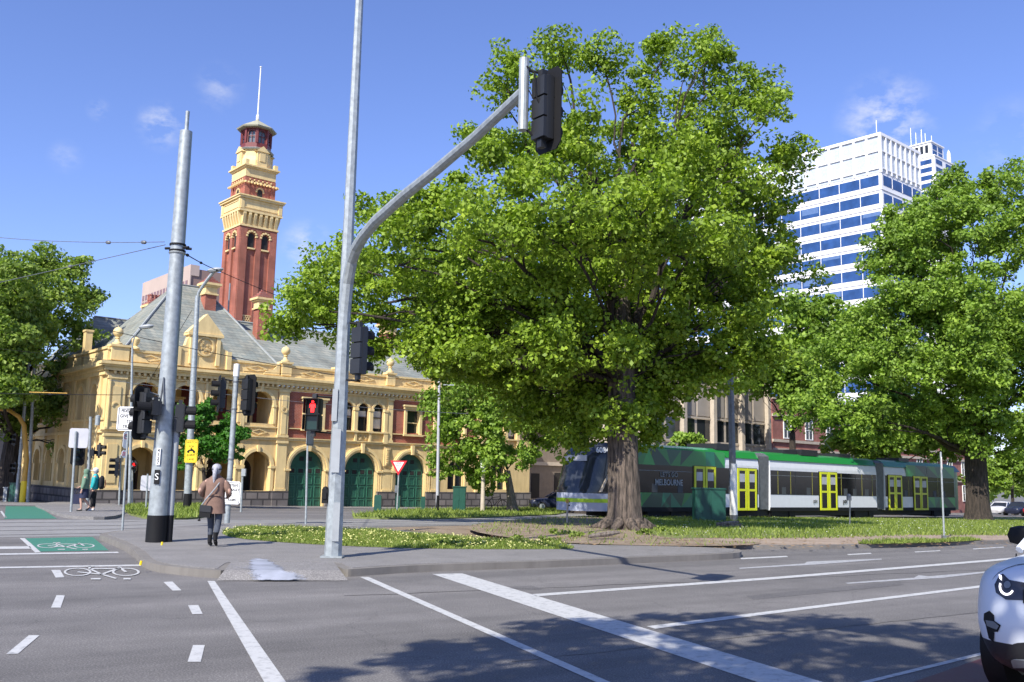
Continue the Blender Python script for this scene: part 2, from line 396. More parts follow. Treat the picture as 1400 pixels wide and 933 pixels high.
def smoothpoly(p, k=2, closed=True):
    for _ in range(k):
        q = []; n = len(p)
        for i in range(n):
            a, b = p[i], p[(i+1) % n]
            q += [(a[0]*.75+b[0]*.25, a[1]*.75+b[1]*.25), (a[0]*.25+b[0]*.75, a[1]*.25+b[1]*.75)]
        p = q
    return p
def inset(poly, d_):
    n = len(poly); ar = sum(poly[i][0]*poly[(i+1) % n][1]-poly[(i+1) % n][0]*poly[i][1] for i in range(n)); sg = 1 if ar > 0 else -1
    o = []
    for i in range(n):
        a, b, c = Vector(poly[i-1]), Vector(poly[i]), Vector(poly[(i+1) % n])
        e1 = (b-a).normalized(); e2 = (c-b).normalized(); nn = Vector((-(e1.y+e2.y), e1.x+e2.x))*sg
        if nn.length < 1e-6: nn = Vector((-e1.y, e1.x))*sg
        nn.normalize(); o.append((b.x+nn.x*d_, b.y+nn.y*d_))
    return o
WB = at(380, 693)                                   # corner datum of the fire station front
def L(u, v): p = WB+D1*u+NI*v; return (p.x, p.y)
patch('ground', [(-900, -80), (900, -80), (900, 2500), (-900, 2500)], -.03, M['gground'])
patch('road', [(-120, -40), (140, -40), (140, 128), (-120, 128)], 0, M['asphalt'])
tramway = P2([(-300, 716), (0, 712), (200, 711), (460, 711), (620, 708), (780, 702)])+[(8.2, 56.5), (46, 88), (50, 84), (11, 50.5)]+P2([(790, 713), (640, 718), (460, 722), (300, 724), (150, 733), (0, 735), (-300, 741)])
patch('tramway', tramway, .004, M['concrete'])
mb = MB()
for a, b in [(.12, .2), (.38, .2), (.62, .2), (.86, .2)]:
    near = [(-300, 741), (0, 735), (150, 732), (300, 724), (460, 722), (640, 718), (790, 713)]
    far = [(-300, 716), (0, 712), (150, 711.3), (300, 711), (460, 711), (640, 707.5), (790, 702)]
    pts = [tuple(at(n_[0]*(1-a)+f_[0]*a, n_[1]*(1-a)+f_[1]*a)[:2]) for n_, f_ in zip(near, far)]
    for q0, q1 in zip(pts, pts[1:]):
        dv = Vector((q1[0]-q0[0], q1[1]-q0[1])).normalized(); nn = Vector((-dv.y, dv.x))*.045
        slab(mb, [(q0[0]-nn.x, q0[1]-nn.y), (q1[0]-nn.x, q1[1]-nn.y), (q1[0]+nn.x, q1[1]+nn.y), (q0[0]+nn.x, q0[1]+nn.y)], .009)
o = mb.build('tram_rails', M['rail'], recalc=False); upfix(o); props(o, kind='structure')
# island with kerb
isl_px = [(128, 736), (150, 744), (172, 754), (186, 764), (194, 775), (210, 782), (250, 787), (290, 790.5), (308, 791), (316, 785), (322, 779.5), (345, 779), (430, 779), (450, 779.5), (460, 784), (470, 789), (485, 788.5), (560, 783), (640, 780), (760, 776), (880, 770), (1008, 764.5), (1016, 761), (1008, 757), (900, 753.5), (780, 752), (640, 741), (480, 724), (330, 720), (300, 722), (200, 729)]
isl = smoothpoly(P2(isl_px), 2)
patch('kerb', isl, .12, M['kerb'], .16)
patch('island_footpath', inset(isl, .17), .126, M['foot'], .02)
ISLGRASS = smoothpoly([tuple(at(x, y, .13)[:2]) for x, y in [(300, 728), (318, 736), (400, 743), (520, 749), (640, 751), (760, 751), (790, 750), (770, 744), (640, 735), (520, 726), (420, 721.5), (330, 721)]], 1)
patch('island_grass', ISLGRASS, .132, M['grass'])
# ramp where the kerb is dropped and the paint was spilt
RZ = lambda x, y: .13*min(1, max(0, (794.5-y)/15))
mb = MB(); nx, ny = 20, 26
def rp(x, y, o=0): q = at(x, y, RZ(x, y)+o); return (q.x, q.y, RZ(x, y)+o)
V_ = [rp(316+140*i/nx+(j/ny)*(i/nx-.5)*40, 768+26*j/ny, .0045) for j in range(ny+1) for i in range(nx+1)]
mb.add(V_, [(j*(nx+1)+i, j*(nx+1)+i+1, (j+1)*(nx+1)+i+1, (j+1)*(nx+1)+i) for j in range(ny) for i in range(nx)])
o = mb.build('kerb_ramp', M['foot'], recalc=False); upfix(o); props(o, kind='structure')
mb = MB(); nx, ny = 90, 70; V_ = []; ED = []
for j in range(ny+1):
    for i in range(nx+1):
        f, g = i/nx, j/ny; x = 292+172*f; y = 760+33.4*g; V_.append(rp(x, y, .017))
        cx = 352+34*g**1.5; wd = 13+44*g**1.3; d_ = abs(x-cx)/wd; e1 = max(0, 1-d_)**.6; 
        if g < .2: e1 *= g/.2
        e2 = .22*math.exp(-((x-335)/38)**2-((y-777)/7)**2); ED.append(max(e1*.75, e2+.08 if .1 < g < .95 else 0)*min(1, 8*(1-g)+.55))
mb.add(V_, [(j*(nx+1)+i, j*(nx+1)+i+1, (j+1)*(nx+1)+i+1, (j+1)*(nx+1)+i) for j in range(ny) for i in range(nx)])
o = mb.build('paint_spill', M['spill'], recalc=False); at_ = o.data.attributes.new('edge', 'FLOAT', 'POINT'); at_.data.foreach_set('value', ED); upfix(o)
props(o, 'spilt chalky white paint over the dropped kerb of the traffic island', 'paint spill')
# verge on the right
KX = [(792, 742), (805, 746.5), (860, 749.5), (1000, 751), (1120, 751), (1200, 749.5), (1290, 746.5), (1400, 742.5), (1700, 733)]
verge = P2(KX)+[(40, 44), (110, 110), (90, 122), (52, 92), (20, 62), (8.5, 51), (4.2, 45), (2, 40), (1.0, 34.5)]
patch('verge_kerb', verge, .10, M['kerb'], .14)
patch('verge_path', inset(verge, .16), .105, M['path'], .02)
VG = P2([(700, 716), (760, 724), (830, 733), (900, 737), (1000, 736), (1120, 735), (1250, 731), (1400, 731), (1700, 724)], .1)+[(108, 112), (90, 119), (52, 90), (20, 60), (9, 50), (4.5, 44), (1.5, 38)]
patch('verge_grass', VG, .112, M['grass'])
DR = smoothpoly(P2([(640, 718), (640, 728), (740, 742), (800, 744.5), (870, 747), (1000, 748), (1060, 743), (930, 738), (890, 733), (875, 722), (880, 712), (860, 707), (790, 706), (740, 709)], .1), 2)
patch('dirt', DR, .118, M['dirt'])
G2 = smoothpoly(P2([(1165, 744), (1200, 745), (1290, 742.5), (1345, 739.5), (1335, 737.8), (1290, 738.5), (1200, 741)], .1), 1)
patch('kerb_grass', G2, .119, M['grass'])
DP = smoothpoly(P2([(470, 724), (560, 728), (640, 735), (730, 743), (790, 742), (760, 728), (700, 720), (640, 719), (560, 721)]), 1)
patch('worn_verge', DP, .008, M['dirt'])
FG = smoothpoly(P2([(465, 708.5), (520, 701), (560, 698.5), (620, 697), (700, 696), (775, 697), (775, 704), (700, 707), (620, 710), (540, 711)]), 1)
patch('far_grass', FG, .06, M['grass'], .08)
MG = smoothpoly(P2([(164, 696), (180, 692.5), (235, 691), (286, 692), (284, 707), (262, 710.5), (230, 711), (185, 709)]), 1)
patch('median_grass', MG, .06, M['grass'], .08)
LI = smoothpoly(P2([(45, 692), (60, 698), (85, 708.5), (120, 711), (150, 711), (170, 706), (165, 694), (150, 689), (80, 688)]), 1)
patch('corner_footpath', LI, .10, M['foot'], .12)
# pavement along the fire station and the other side of the street
patch('pavement', [L(-30, -5), L(40, -5), L(40, 3), L(-30, 3)], .05, M['foot'], .08)
# markings
WH = MB()
def mark(px, mb=None, z=.005): slab(mb or WH, [tuple(at(x, y)[:2]) for x, y in px], z)
mark([(283.5, 795), (293.5, 795), (392, 935), (362, 935)])
mark([(492, 789.5), (504, 789.5), (838, 935), (818, 935)])
mark([(591, 785.5), (632, 784.5), (1130, 935), (1040, 935)])
zz = lambda l: [(x/3.043, 660+y/3.043) for x, y in l]
for l in ([(213, 365), (250, 365), (268, 395), (232, 397)], [(235, 470), (270, 470), (252, 522), (212, 522)], [(120, 637), (165, 637), (75, 714), (25, 716)],
          [(680, 415), (717, 413), (755, 450), (718, 451)], [(782, 512), (825, 511), (843, 548), (800, 549)], [(803, 678), (852, 678), (835, 748), (780, 748)],
          [(-300, 357), (585, 342), (588, 348), (-300, 363)], [(-300, 300), (490, 289), (495, 294), (-300, 307)], [(-300, 270), (125, 266), (130, 276), (-300, 281)],
          [(82, 232), (104, 232), (170, 291), (146, 292)], [(0, 120), (20, 148), (30, 148), (8, 118)]): mark(zz(l))
for l in ([(728, 813), (1060, 789.3), (1355, 765.5), (1400, 761.5), (1400, 764), (1355, 768), (1060, 792.3), (733, 816)], [(884, 857), (1120, 828), (1352, 799.5), (1352, 802.5), (1120, 831.5), (896, 860.5)],
          [(1012, 763.5), (1075, 760.5), (1078, 762), (1014, 765.2)],
          [(1158, 758.2), (1190, 756.3), (1192, 757.6), (1160, 759.5)], [(1250, 754.6), (1285, 752.8), (1286, 753.8), (1252, 755.8)], [(1330, 750.5), (1372, 748), (1373, 749), (1331, 751.7)],
          [(1165, 936), (1345, 892), (1345, 896), (1182, 936)],
          [(36, 687.8), (52, 687.5), (52, 688.6), (38, 689)], [(60, 687.5), (140, 688.2), (140, 689.3), (60, 688.6)]): mark(l)
def bikemark(cx, cy, sc, sy):
    def ring(x, y, r, wd):
        n = 22
        for i in range(n):
            a, b = 2*math.pi*i/n, 2*math.pi*(i+1)/n
            f = lambda q, rr: (cx+(x+rr*math.cos(q))*sc, cy+(y+rr*math.sin(q))*sy)
            mark([f(a, r), f(b, r), f(b, r-wd), f(a, r-wd)], z=.01)
    def bar(x0, y0, x1, y1, wd=.09):
        n = Vector((-(y1-y0), x1-x0)).normalized()*wd/2
        mark([(cx+(x0-n.x)*sc, cy+(y0-n.y)*sy), (cx+(x1-n.x)*sc, cy+(y1-n.y)*sy), (cx+(x1+n.x)*sc, cy+(y1+n.y)*sy), (cx+(x0+n.x)*sc, cy+(y0+n.y)*sy)], z=.011)
    ring(-1, 0, .58, .1); ring(1, 0, .58, .1)
    bar(-1, 0, 0, .35, .13); bar(0, .35, .75, -.6, .13); bar(-.5, -.45, .8, -.45, .13); bar(-.5, -.45, 0, .35, .12); bar(1, 0, .7, -.75, .13); bar(-.7, -.8, -.3, -.85, .16); bar(-.5, -.85, -.5, -.4, .1); bar(0, .35, .6, .95, .13); bar(-.45, 1.0, -.05, 1.0, .2); bar(.9, 1.0, 1.2, 1.0, .2)
bikemark(139, 783, 33, 9.5); bikemark(90, 747, 25, 5)
WF = MB()
for l in ([(1155, 797.5), (1250, 790.5), (1256, 787), (1270, 788.5), (1360, 780.8), (1360, 782.4), (1290, 790.5), (1160, 798.8)], [(1010, 777), (1100, 771), (1103, 768.5), (1205, 764.3), (1206, 765.5), (1110, 772.8), (1012, 778.3)]): mark(l, WF)
o = WF.build('faded_arrows', M['whitef'], recalc=False); upfix(o); props(o, kind='structure')
o = WH.build('road_markings', M['white'], recalc=False); upfix(o); props(o, kind='structure')
mb = MB(); mark(zz([(104, 233), (385, 227), (452, 283), (168, 288)]), mb); mark([(8, 690), (50, 691.5), (78, 709.5), (6, 710)], mb)
o = mb.build('bike_box', M['green_road'], recalc=False); upfix(o); props(o, kind='structure')
mb = MB(); mark([(1215, 945), (1345, 900), (1500, 860), (1500, 1000), (1300, 1000)], mb)
o = mb.build('bus_lane', M['red_road'], recalc=False); upfix(o); props(o, kind='structure')

# wear on the road: patched trenches, sealed joints, an inspection cover
mb = MB()
for l in ([(1020, 815), (1230, 795), (1236, 800), (1030, 820.5)], [(690, 803), (728, 801), (742, 806), (702, 808)]): mark(l, mb, .0025)
o = mb.build('road_patches', M['patch'], recalc=False); upfix(o); props(o, kind='structure')
mb = MB(); random.seed(11)
for (x0, y0, x1, y1) in ((470, 815, 1400, 778), (700, 905, 1340, 838)):
    n_ = 26; pts = [(x0+(x1-x0)*k/n_, y0+(y1-y0)*k/n_+random.uniform(-.9, .9)) for k in range(n_+1)]
    for a, b in zip(pts[:-1], pts[1:]): w_ = random.uniform(.12, .32); mark([(a[0], a[1]-w_), (b[0], b[1]-w_), (b[0], b[1]+w_), (a[0], a[1]+w_)], mb, .0035)
o = mb.build('road_joints', M['seal'], recalc=False); upfix(o); props(o, kind='structure')

# grass blades and flowers
def blades(name, polys, n, h, wd, m, z, dens=None, fl=0, flm=None, flh=.085):
    pts = []
    tot = []
    for poly in polys:
        xs = [p[0] for p in poly]; ys = [p[1] for p in poly]
        A_ = abs(sum(poly[i][0]*poly[(i+1) % len(poly)][1]-poly[(i+1) % len(poly)][0]*poly[i][1] for i in range(len(poly))))/2
        k = 0
        P = np.array(poly)
        cand = np.column_stack([rng.uniform(min(xs), max(xs), n*6), rng.uniform(min(ys), max(ys), n*6)])
        ins = np.zeros(len(cand), bool)
        for i in range(len(P)):
            a, b = P[i], P[(i+1) % len(P)]
            c_ = ((a[1] > cand[:, 1]) != (b[1] > cand[:, 1])) & (cand[:, 0] < (b[0]-a[0])*(cand[:, 1]-a[1])/(b[1]-a[1]+1e-12)+a[0])
            ins ^= c_
        q = cand[ins][:n]; pts.append(q)
    p = np.vstack(pts); n_ = len(p)
    clump = .55+.9*np.abs(np.sin(p[:, 0]*1.9+np.sin(p[:, 1]*1.3)*2))*np.abs(np.sin(p[:, 1]*2.3+p[:, 0]))
    z0 = np.where(p[:, 1] < 30, 0, -.02*(p[:, 1]-30))+z
    ang = rng.uniform(0, 2*math.pi, n_); hh = h*rng.uniform(.5, 1.3, n_)*clump; lean = rng.normal(0, .5, (n_, 2))*hh[:, None]
    ww = wd*rng.uniform(.7, 1.4, n_)
    V = np.zeros((n_, 3, 3)); dx = np.cos(ang)*ww; dy = np.sin(ang)*ww
    V[:, 0] = np.column_stack([p[:, 0]-dx, p[:, 1]-dy, z0]); V[:, 1] = np.column_stack([p[:, 0]+dx, p[:, 1]+dy, z0])
    V[:, 2] = np.column_stack([p[:, 0]+lean[:, 0], p[:, 1]+lean[:, 1], z0+hh])
    o = rawmesh(name, V, m, rng.uniform(.1, 1, n_)); props(o, kind='stuff', label=None)
    if fl:
        idx = rng.choice(n_, fl); q = p[idx]; zz_ = z0[idx]+flh*rng.uniform(.6, 1.2, fl); s_ = .018*rng.uniform(.7, 1.3, fl)
        V = np.zeros((fl, 4, 3)); a2 = rng.uniform(0, 6.28, fl)
        for j in range(4):
            V[:, j] = np.column_stack([q[:, 0]+np.cos(a2+j*1.57)*s_*1.4, q[:, 1]+np.sin(a2+j*1.57)*s_*1.4, zz_+(j % 2)*.012-.012*(j//2)])
        o2 = rawmesh(name+'_flowers', V, flm, np.ones(fl)); props(o2, kind='stuff')
def rawmesh(name, V, m, tint, parent=None):
    n_, k, _ = V.shape; me = bpy.data.meshes.new(name)
    me.vertices.add(n_*k); me.vertices.foreach_set('co', V.reshape(-1).astype(np.float32))
    me.loops.add(n_*k); me.loops.foreach_set('vertex_index', np.arange(n_*k, dtype=np.int32))
    me.polygons.add(n_); me.polygons.foreach_set('loop_start', np.arange(0, n_*k, k, dtype=np.int32))
    me.update(calc_edges=True)
    a = me.attributes.new('tint', 'FLOAT', 'FACE'); a.data.foreach_set('value', tint.astype(np.float32))
    me.materials.append(m); o = bpy.data.objects.new(name, me); C.objects.link(o)
    if parent: o.parent = parent
    return o
blades('island_grass_blades', [ISLGRASS], 30000, .075, .010, M['blade'], .13, fl=1100, flm=M['flower'])
NEARV = P2([(868, 714), (890, 732), (1000, 738), (1120, 737), (1250, 733), (1400, 733), (1420, 712), (1000, 708), (875, 707)], .1)
blades('verge_grass_blades', [NEARV], 46000, .095, .018, M['blade'], .11, fl=800, flm=M['clover'])
blades('kerb_grass_blades', [G2, DR], 2500, .10, .014, M['blade'], .11)
blades('far_grass_blades', [FG, MG], 9000, .16, .03, M['blade'], .06)

# ---------------------------------------------------------------- fire station
FS = thing('fire_station', 'ornate cream and red brick fire station with slate roofs and tall lookout tower', 'fire station', tuple(WB), ANG)
CR, CR2, BK, BS, SL = M['cream'], M['cream2'], M['brick'], M['bluestone'], M['slate']
U0, U1 = -11.15, 21.6
LB = [-8.88, -6.48, -4.02, -1.62]
RB = [1.94, 6.02, 10.17, 14.3, 18.4]
# ground floor wall, left colonnade
mb = MB()
eds = [-10.1, -7.68, -5.25, -2.82, -.42]
for c, a, b in zip(LB, eds[:-1], eds[1:]):
    mb.arch_bay(a, b, -1, 4.2, c, .93, 2.55, 1.0, .5)
    mb.arch_bay(a, b, 5.25, 7.75, c, .86, 6.45, 5.25, .45, rise=.85)
    mb.quad((a, 0, 4.2), (b, 0, 4.2), (b, 0, 5.25), (a, 0, 5.25))
redg = [-.42]+[(RB[i]+RB[i+1])/2 for i in range(4)]+[U1]
for i, c in enumerate(RB):
    a, b = redg[i], redg[i+1]
    if i < 3: mb.arch_bay(a, b, -1, 4.2, c, 1.27, 2.4, -1, .32)
    else: mb.arch_bay(a, b, -1, 4.2, c, .8, 2.6, 1.2, .45)
    if i in (1, 4):
        ws = [a, c-.62*1.0, c+.62, b]; 
        for k, cc in enumerate((c-1.22, c, c+1.22)):
            x0 = (a, c-.61, c+.61)[k]; x1 = (c-.61, c+.61, b)[k]
            mb.arch_bay(x0, x1, 4.2, 7.75, cc, .42, 6.6, 5.1, .3)
    else:
        mb.quad((a, 0, 4.2), (b, 0, 4.2), (b, 0, 4.42), (a, 0, 4.42)); mb.quad((a, 0, 7.45), (b, 0, 7.45), (b, 0, 7.75), (a, 0, 7.75))
mb.quad((U0, 0, -1), (-10.1, 0, -1), (-10.1, 0, 7.75), (U0, 0, 7.75)); mb.quad((U0, 0, -1), (U0, .9, -1), (U0, .9, 7.75), (U0, 0, 7.75))
# rear and side shell
mb.quad((U1, 0, -1), (U1, 14, -1), (U1, 14, 8), (U1, 0, 8)); mb.quad((U0, 16, -1), (U1, 16, -1), (U1, 16, 8), (U0, 16, 8))
# loggia back walls, floors
mb.box(-10.1, -.42, 2.2, 2.5, -1, 8); mb.box(-10.1, -.42, .46, 2.2, 4.25, 4.55); mb.box(-10.1, -.42, .46, 2.2, 7.6, 7.8)
for e in eds[1:-1]: mb.box(e-.12, e+.12, .46, 2.2, -1, 4.25)
mb.box(-.8, -.42, .46, 2.5, -1, 8); mb.box(-10.5, -10.1, .46, 2.5, -1, 8)
mb.build('front_wall', CR, FS)
# left face wall (x = U0 plane running inwards)
RL = Matrix.Translation((U0, 0, 0)) @ Matrix.Rotation(R(-90), 4, 'Z')      # local x -> -y ; use negative range
mb = MB(); mb.T = RL
e2 = [-17.2, -14.4, -11.6, -8.8, -6.0, -3.2, -.9]
for i in range(6):
    a, b = e2[i], e2[i+1]; c = (a+b)/2
    mb.arch_bay(a, b, -1, 4.2, c, .75, 2.6, 1.3, .4); mb.arch_bay(a, b, 4.2, 7.75, c, .6, 6.5, 5.1, .4)
mb.build('side_wall', CR, FS)
for i in range(6):
    c = (e2[i]+e2[i+1])/2
    for (zb, zs, hw) in ((1.3, 2.6, .75), (5.1, 6.5, .6)):
        f = MB(); f.T = RL; f.arch_ring(c, zs, hw-.09, hw, .28, .38, 12, legs=zs-zb); f.box(c-.04, c+.04, .28, .36, zb, zs+hw*.9)
        fo = f.build('window', CR2, FS)
        g = MB(); g.T = RL; g.box(c-hw, c+hw, .39, .43, zb, zs+hw); g.build('pane', M['glass'], fo)
mb = MB(); mb.T = RL
for x in e2: mb.box(x-.22, x+.22, -.12, .02, 1.05, 7.6)
for i in range(6):
    c = (e2[i]+e2[i+1])/2; mb.arch_ring(c, 2.6, .78, 1.0, -.1, .02, 12, legs=.15); mb.arch_ring(c, 6.5, .63, .82, -.08, .02, 12, legs=1.4)
mb.box(-17.3, .0, -.14, .02, 4.22, 4.4); mb.box(-17.3, .0, -.1, .02, 4.95, 5.08); mb.box(-17.3, .1, -.18, .02, 7.55, 7.8)
mb.box(-17.3, .35, -.5, .1, 8.02, 8.3); mb.box(-17.3, .2, -.28, .1, 7.8, 8.02); mb.box(-17.3, .0, -.1, .25, 8.3, 9.05); mb.box(-17.3, .0, -.18, .3, 9.05, 9.2)
mb.build('side_trim', CR2, FS)
# brick upper panels with rectangular windows
for i in (0, 2, 3):
    a, b, c = redg[i]+.75, redg[i+1]-.05, RB[i]
    if i == 0: b = 3.85; c = 2.2
    if i == 2: a = 8.75; c = 10.2
    if i == 3: a = redg[3]+.1; c = 14.3
    m1 = MB(); hw = .56 if i else .62
    x0, x1 = redg[i], redg[i+1]
    for (p, q, z0, z1) in ((x0, c-hw, 4.42, 7.45), (c+hw, x1, 4.42, 7.45), (c-hw, c+hw, 4.42, 5.15), (c-hw, c+hw, 6.75, 7.45)):
        m1.quad((p, .03, z0), (q, .03, z0), (q, .03, z1), (p, .03, z1))
    m1.build('brick_panel', BK, FS)
    f = MB()
    f.box(c-hw-.2, c-hw, -.12, .3, 5.05, 6.85); f.box(c+hw, c+hw+.2, -.12, .3, 5.05, 6.85); f.box(c-hw-.3, c+hw+.3, -.22, .3, 6.85, 7.02); f.box(c-hw-.38, c+hw+.38, -.32, .1, 7.02, 7.14)
    f.box(c-hw-.3, c+hw+.3, -.2, .3, 4.92, 5.05); f.box(c-hw, c+hw, -.06, .3, 6.75, 6.85)
    f.box(c-hw, c-hw+.07, .12, .2, 5.05, 6.75); f.box(c+hw-.07, c+hw, .12, .2, 5.05, 6.75); f.box(c-hw+.07, c+hw-.07, .12, .2, 5.85, 5.93)
    fo = f.build('window', CR2, FS)
    g = MB(); g.box(c-hw, c+hw, .22, .25, 5.0, 6.8); g.build('pane', M['glass'], fo)
# triple arched windows
for i in (1, 4):
    c = RB[i]
    for k in (-1, 0, 1):
        cc = c+1.22*k; f = MB()
        f.arch_ring(cc, 6.6, .36, .42, .12, .2, 12, legs=1.5); f.box(cc-.36, cc+.36, .12, .18, 6.05, 6.12); f.box(cc-.36, cc+.36, .12, .2, 5.1, 5.17)
        fo = f.build('window', M['darkwood'], FS)
        g = MB(); g.box(cc-.42, cc+.42, .22, .25, 5.1, 7.05); g.build('pane', M['glass'], fo)
        g = MB(); h0 = (6.0, 6.1, 5.35)[k+1]; g.box(cc-.35, cc+.35, .19, .215, h0, 6.55 if k else 6.5); g.build('blind', M['blind'], fo)
    t = MB()
    for k in (-1, 0, 1): t.arch_ring(c+1.22*k, 6.6, .43, .58, -.1, .02, 14, legs=.0); t.box(c+1.22*k-.07, c+1.22*k+.07, -.16, .02, 7.12, 7.32)
    for x in (c-1.83, c-.61, c+.61, c+1.83): t.box(x-.13, x+.13, -.16, .02, 5.15, 6.5); t.box(x-.18, x+.18, -.2, .02, 6.5, 6.66); t.box(x-.18, x+.18, -.2, .02, 4.95, 5.15)
    t.box(c-2.0, c+2.0, -.22, .02, 5.0, 5.1)
    for x in (c-1.83, c+1.83): t.box(x-.16, x+.16, -.2, .02, 4.3, 5.0)
    t.box(c-.66, c-.5, -.16, .02, 4.42, 5.0); t.box(c+.5, c+.66, -.16, .02, 4.42, 5.0)
    # monogram ornament
    for q in range(9):
        a = random.uniform(0, 6.28); x = c+random.uniform(-.3, .3); z = 4.7+random.uniform(-.15, .15)
        t.box(x-.05, x+.05, -.1, .02, z-.08, z+.08)
    t.build('window_surround', CR2, FS)
# doors
for i, c in enumerate(RB[:3]):
    d = MB(); n = 16
    arc = [(c+1.27*math.cos(math.pi*k/n), 2.4+1.27*math.sin(math.pi*k/n)) for k in range(n+1)]
    d.prism([(c+1.27, -1)]+arc+[(c-1.27, -1)], .29, .4); do = d.build('door', M['door_green'], FS)
    e = MB()
    for k in range(4):
        x = c-1.27+.635*k+.318
        for (z0, z1) in ((-.35, .45), (.58, 1.32), (1.45, 2.0), (2.1, 2.5)):
            w_ = .235
            for (p, q, r_, s_) in ((x-w_, x+w_, z0, z0+.045), (x-w_, x+w_, z1-.045, z1), (x-w_, x-w_+.045, z0+.045, z1-.045), (x+w_-.045, x+w_, z0+.045, z1-.045)): e.box(p, q, .255, .29, r_, s_)
    e.box(c-.02, c+.02, .245, .29, -.6, 3.6)
    e.build('moulding', M['door_green2'], do)
    g = MB()
    for k in range(4):
        x = c-1.27+.635*k+.318; g.box(x-.17, x+.17, .265, .294, 2.18, 2.44)
    for x, z in ((c-.3, 3.1), (c+.3, 3.1)): g.box(x-.16, x+.16, .265, .294, z-.14, z+.14)
    g.build('door_glass', M['dark'], do)
for i, c in enumerate(RB[3:]):
    f = MB(); f.arch_ring(c, 2.6, .7, .8, .2, .3, 12, legs=1.4); f.box(c-.04, c+.04, .2, .3, 1.2, 3.3); fo = f.build('window', CR2, FS)
    g = MB(); g.box(c-.8, c+.8, .32, .35, 1.2, 3.4); g.build('pane', M['glass'], fo)
# loggia rear openings
for i, c in enumerate(LB):
    f = MB(); f.arch_ring(c-.1, 2.3, .62, .72, 2.1, 2.2, 12, legs=1.35); f.box(c-.72, c+.52, 2.1, 2.18, 2.28, 2.36); fo = f.build('window', M['darkwood'], FS)
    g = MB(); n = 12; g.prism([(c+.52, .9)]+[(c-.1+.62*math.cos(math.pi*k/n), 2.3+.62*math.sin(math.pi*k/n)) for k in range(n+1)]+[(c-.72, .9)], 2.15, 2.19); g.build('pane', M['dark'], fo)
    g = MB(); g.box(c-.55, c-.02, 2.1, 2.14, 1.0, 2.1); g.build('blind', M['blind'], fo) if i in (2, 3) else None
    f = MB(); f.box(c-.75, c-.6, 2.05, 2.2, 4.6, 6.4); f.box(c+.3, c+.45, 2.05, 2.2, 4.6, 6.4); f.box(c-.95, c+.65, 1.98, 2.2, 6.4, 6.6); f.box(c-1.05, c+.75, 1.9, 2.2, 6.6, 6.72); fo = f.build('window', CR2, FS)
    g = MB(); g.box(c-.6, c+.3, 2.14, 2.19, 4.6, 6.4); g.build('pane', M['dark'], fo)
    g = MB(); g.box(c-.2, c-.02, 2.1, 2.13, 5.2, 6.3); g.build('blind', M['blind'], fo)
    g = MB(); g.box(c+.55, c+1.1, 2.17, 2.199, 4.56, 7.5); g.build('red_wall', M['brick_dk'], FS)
# bluestone plinth
mb = MB()
pl = [(-10.12, -7.68-0, None)]
for a, b in ((-11.3, -10.0), ): mb.box(a, b, -.24, .1, -1.3, 1.0)
mb.box(-10.0, -.55, -.1, .1, -1.3, .98)
x = -.55
for c in RB[:3]: mb.box(x, c-1.36, -.2 if x > 0 else -.2, .1, -1.3, 1.0); x = c+1.36
mb.box(x, U1+.1, -.12, .1, -1.3, 1.0)
mb.box(-11.3, -11.16, .1, 16, -1.3, 1.0)
mb.build('plinth', BS, FS)
# trim on the front
t = MB()
def band(z0, z1, p, a=U0, b=U1): t.box(a-(p if a == U0 else 0), b, -p, .015, z0, z1)
band(4.22, 4.36, .12); band(4.36, 4.42, .18); band(4.98, 5.06, .1, -10.1, -.42)
band(7.52, 7.60, .12); band(7.80, 8.02, .28); band(8.02, 8.14, .42); band(8.14, 8.30, .55)
t.box(U0-.05, U1, -.1, .3, 8.30, 8.42); 
t.box(U0, U1, -.02, .28, 8.42, 9.0); t.box(U0-.1, U1, -.12, .34, 9.0, 9.14); 
k = U0+.3
while k < U1: t.box(k, k+.12, -.24, .01, 7.62, 7.79); k += .34
# sloped shoulders at the ends of the parapet bays
PIERS = [-10.6, -.02, 4.0, 8.1, 12.24, 16.35, 21.3]
for x in PIERS:
    w_ = .34 if x not in (-10.6,) else .5
    t.box(x-w_, x+w_, -.22, .36, 8.42, 9.2); t.box(x-w_-.08, x+w_+.08, -.3, .42, 9.2, 9.32)
for a, b in zip(PIERS[:-1], PIERS[1:]):
    if (a, b) == (-10.6, -.02): cs = [-8.8, -2.0]
    else: cs = [(a+b)/2]
    for c in cs:
        for s_ in (1, -1):
            t.prism([(c, 8.52), (c+s_*.75, 8.72), (c, 8.92), (c, 8.86), (c+s_*.5, 8.72), (c, 8.58)], -.09, -.02)
        t.prism([(c-.9, 8.46), (c+.9, 8.46), (c+.9, 8.5), (c-.9, 8.5)], -.07, -.02)
for x, s_ in ((-10.0, 1), (-.5, -1)):
    t.prism([(x, 8.42), (x+s_*1.1, 8.42), (x+s_*.9, 8.62), (x+s_*.4, 8.75), (x, 9.25)], -.16, .1)
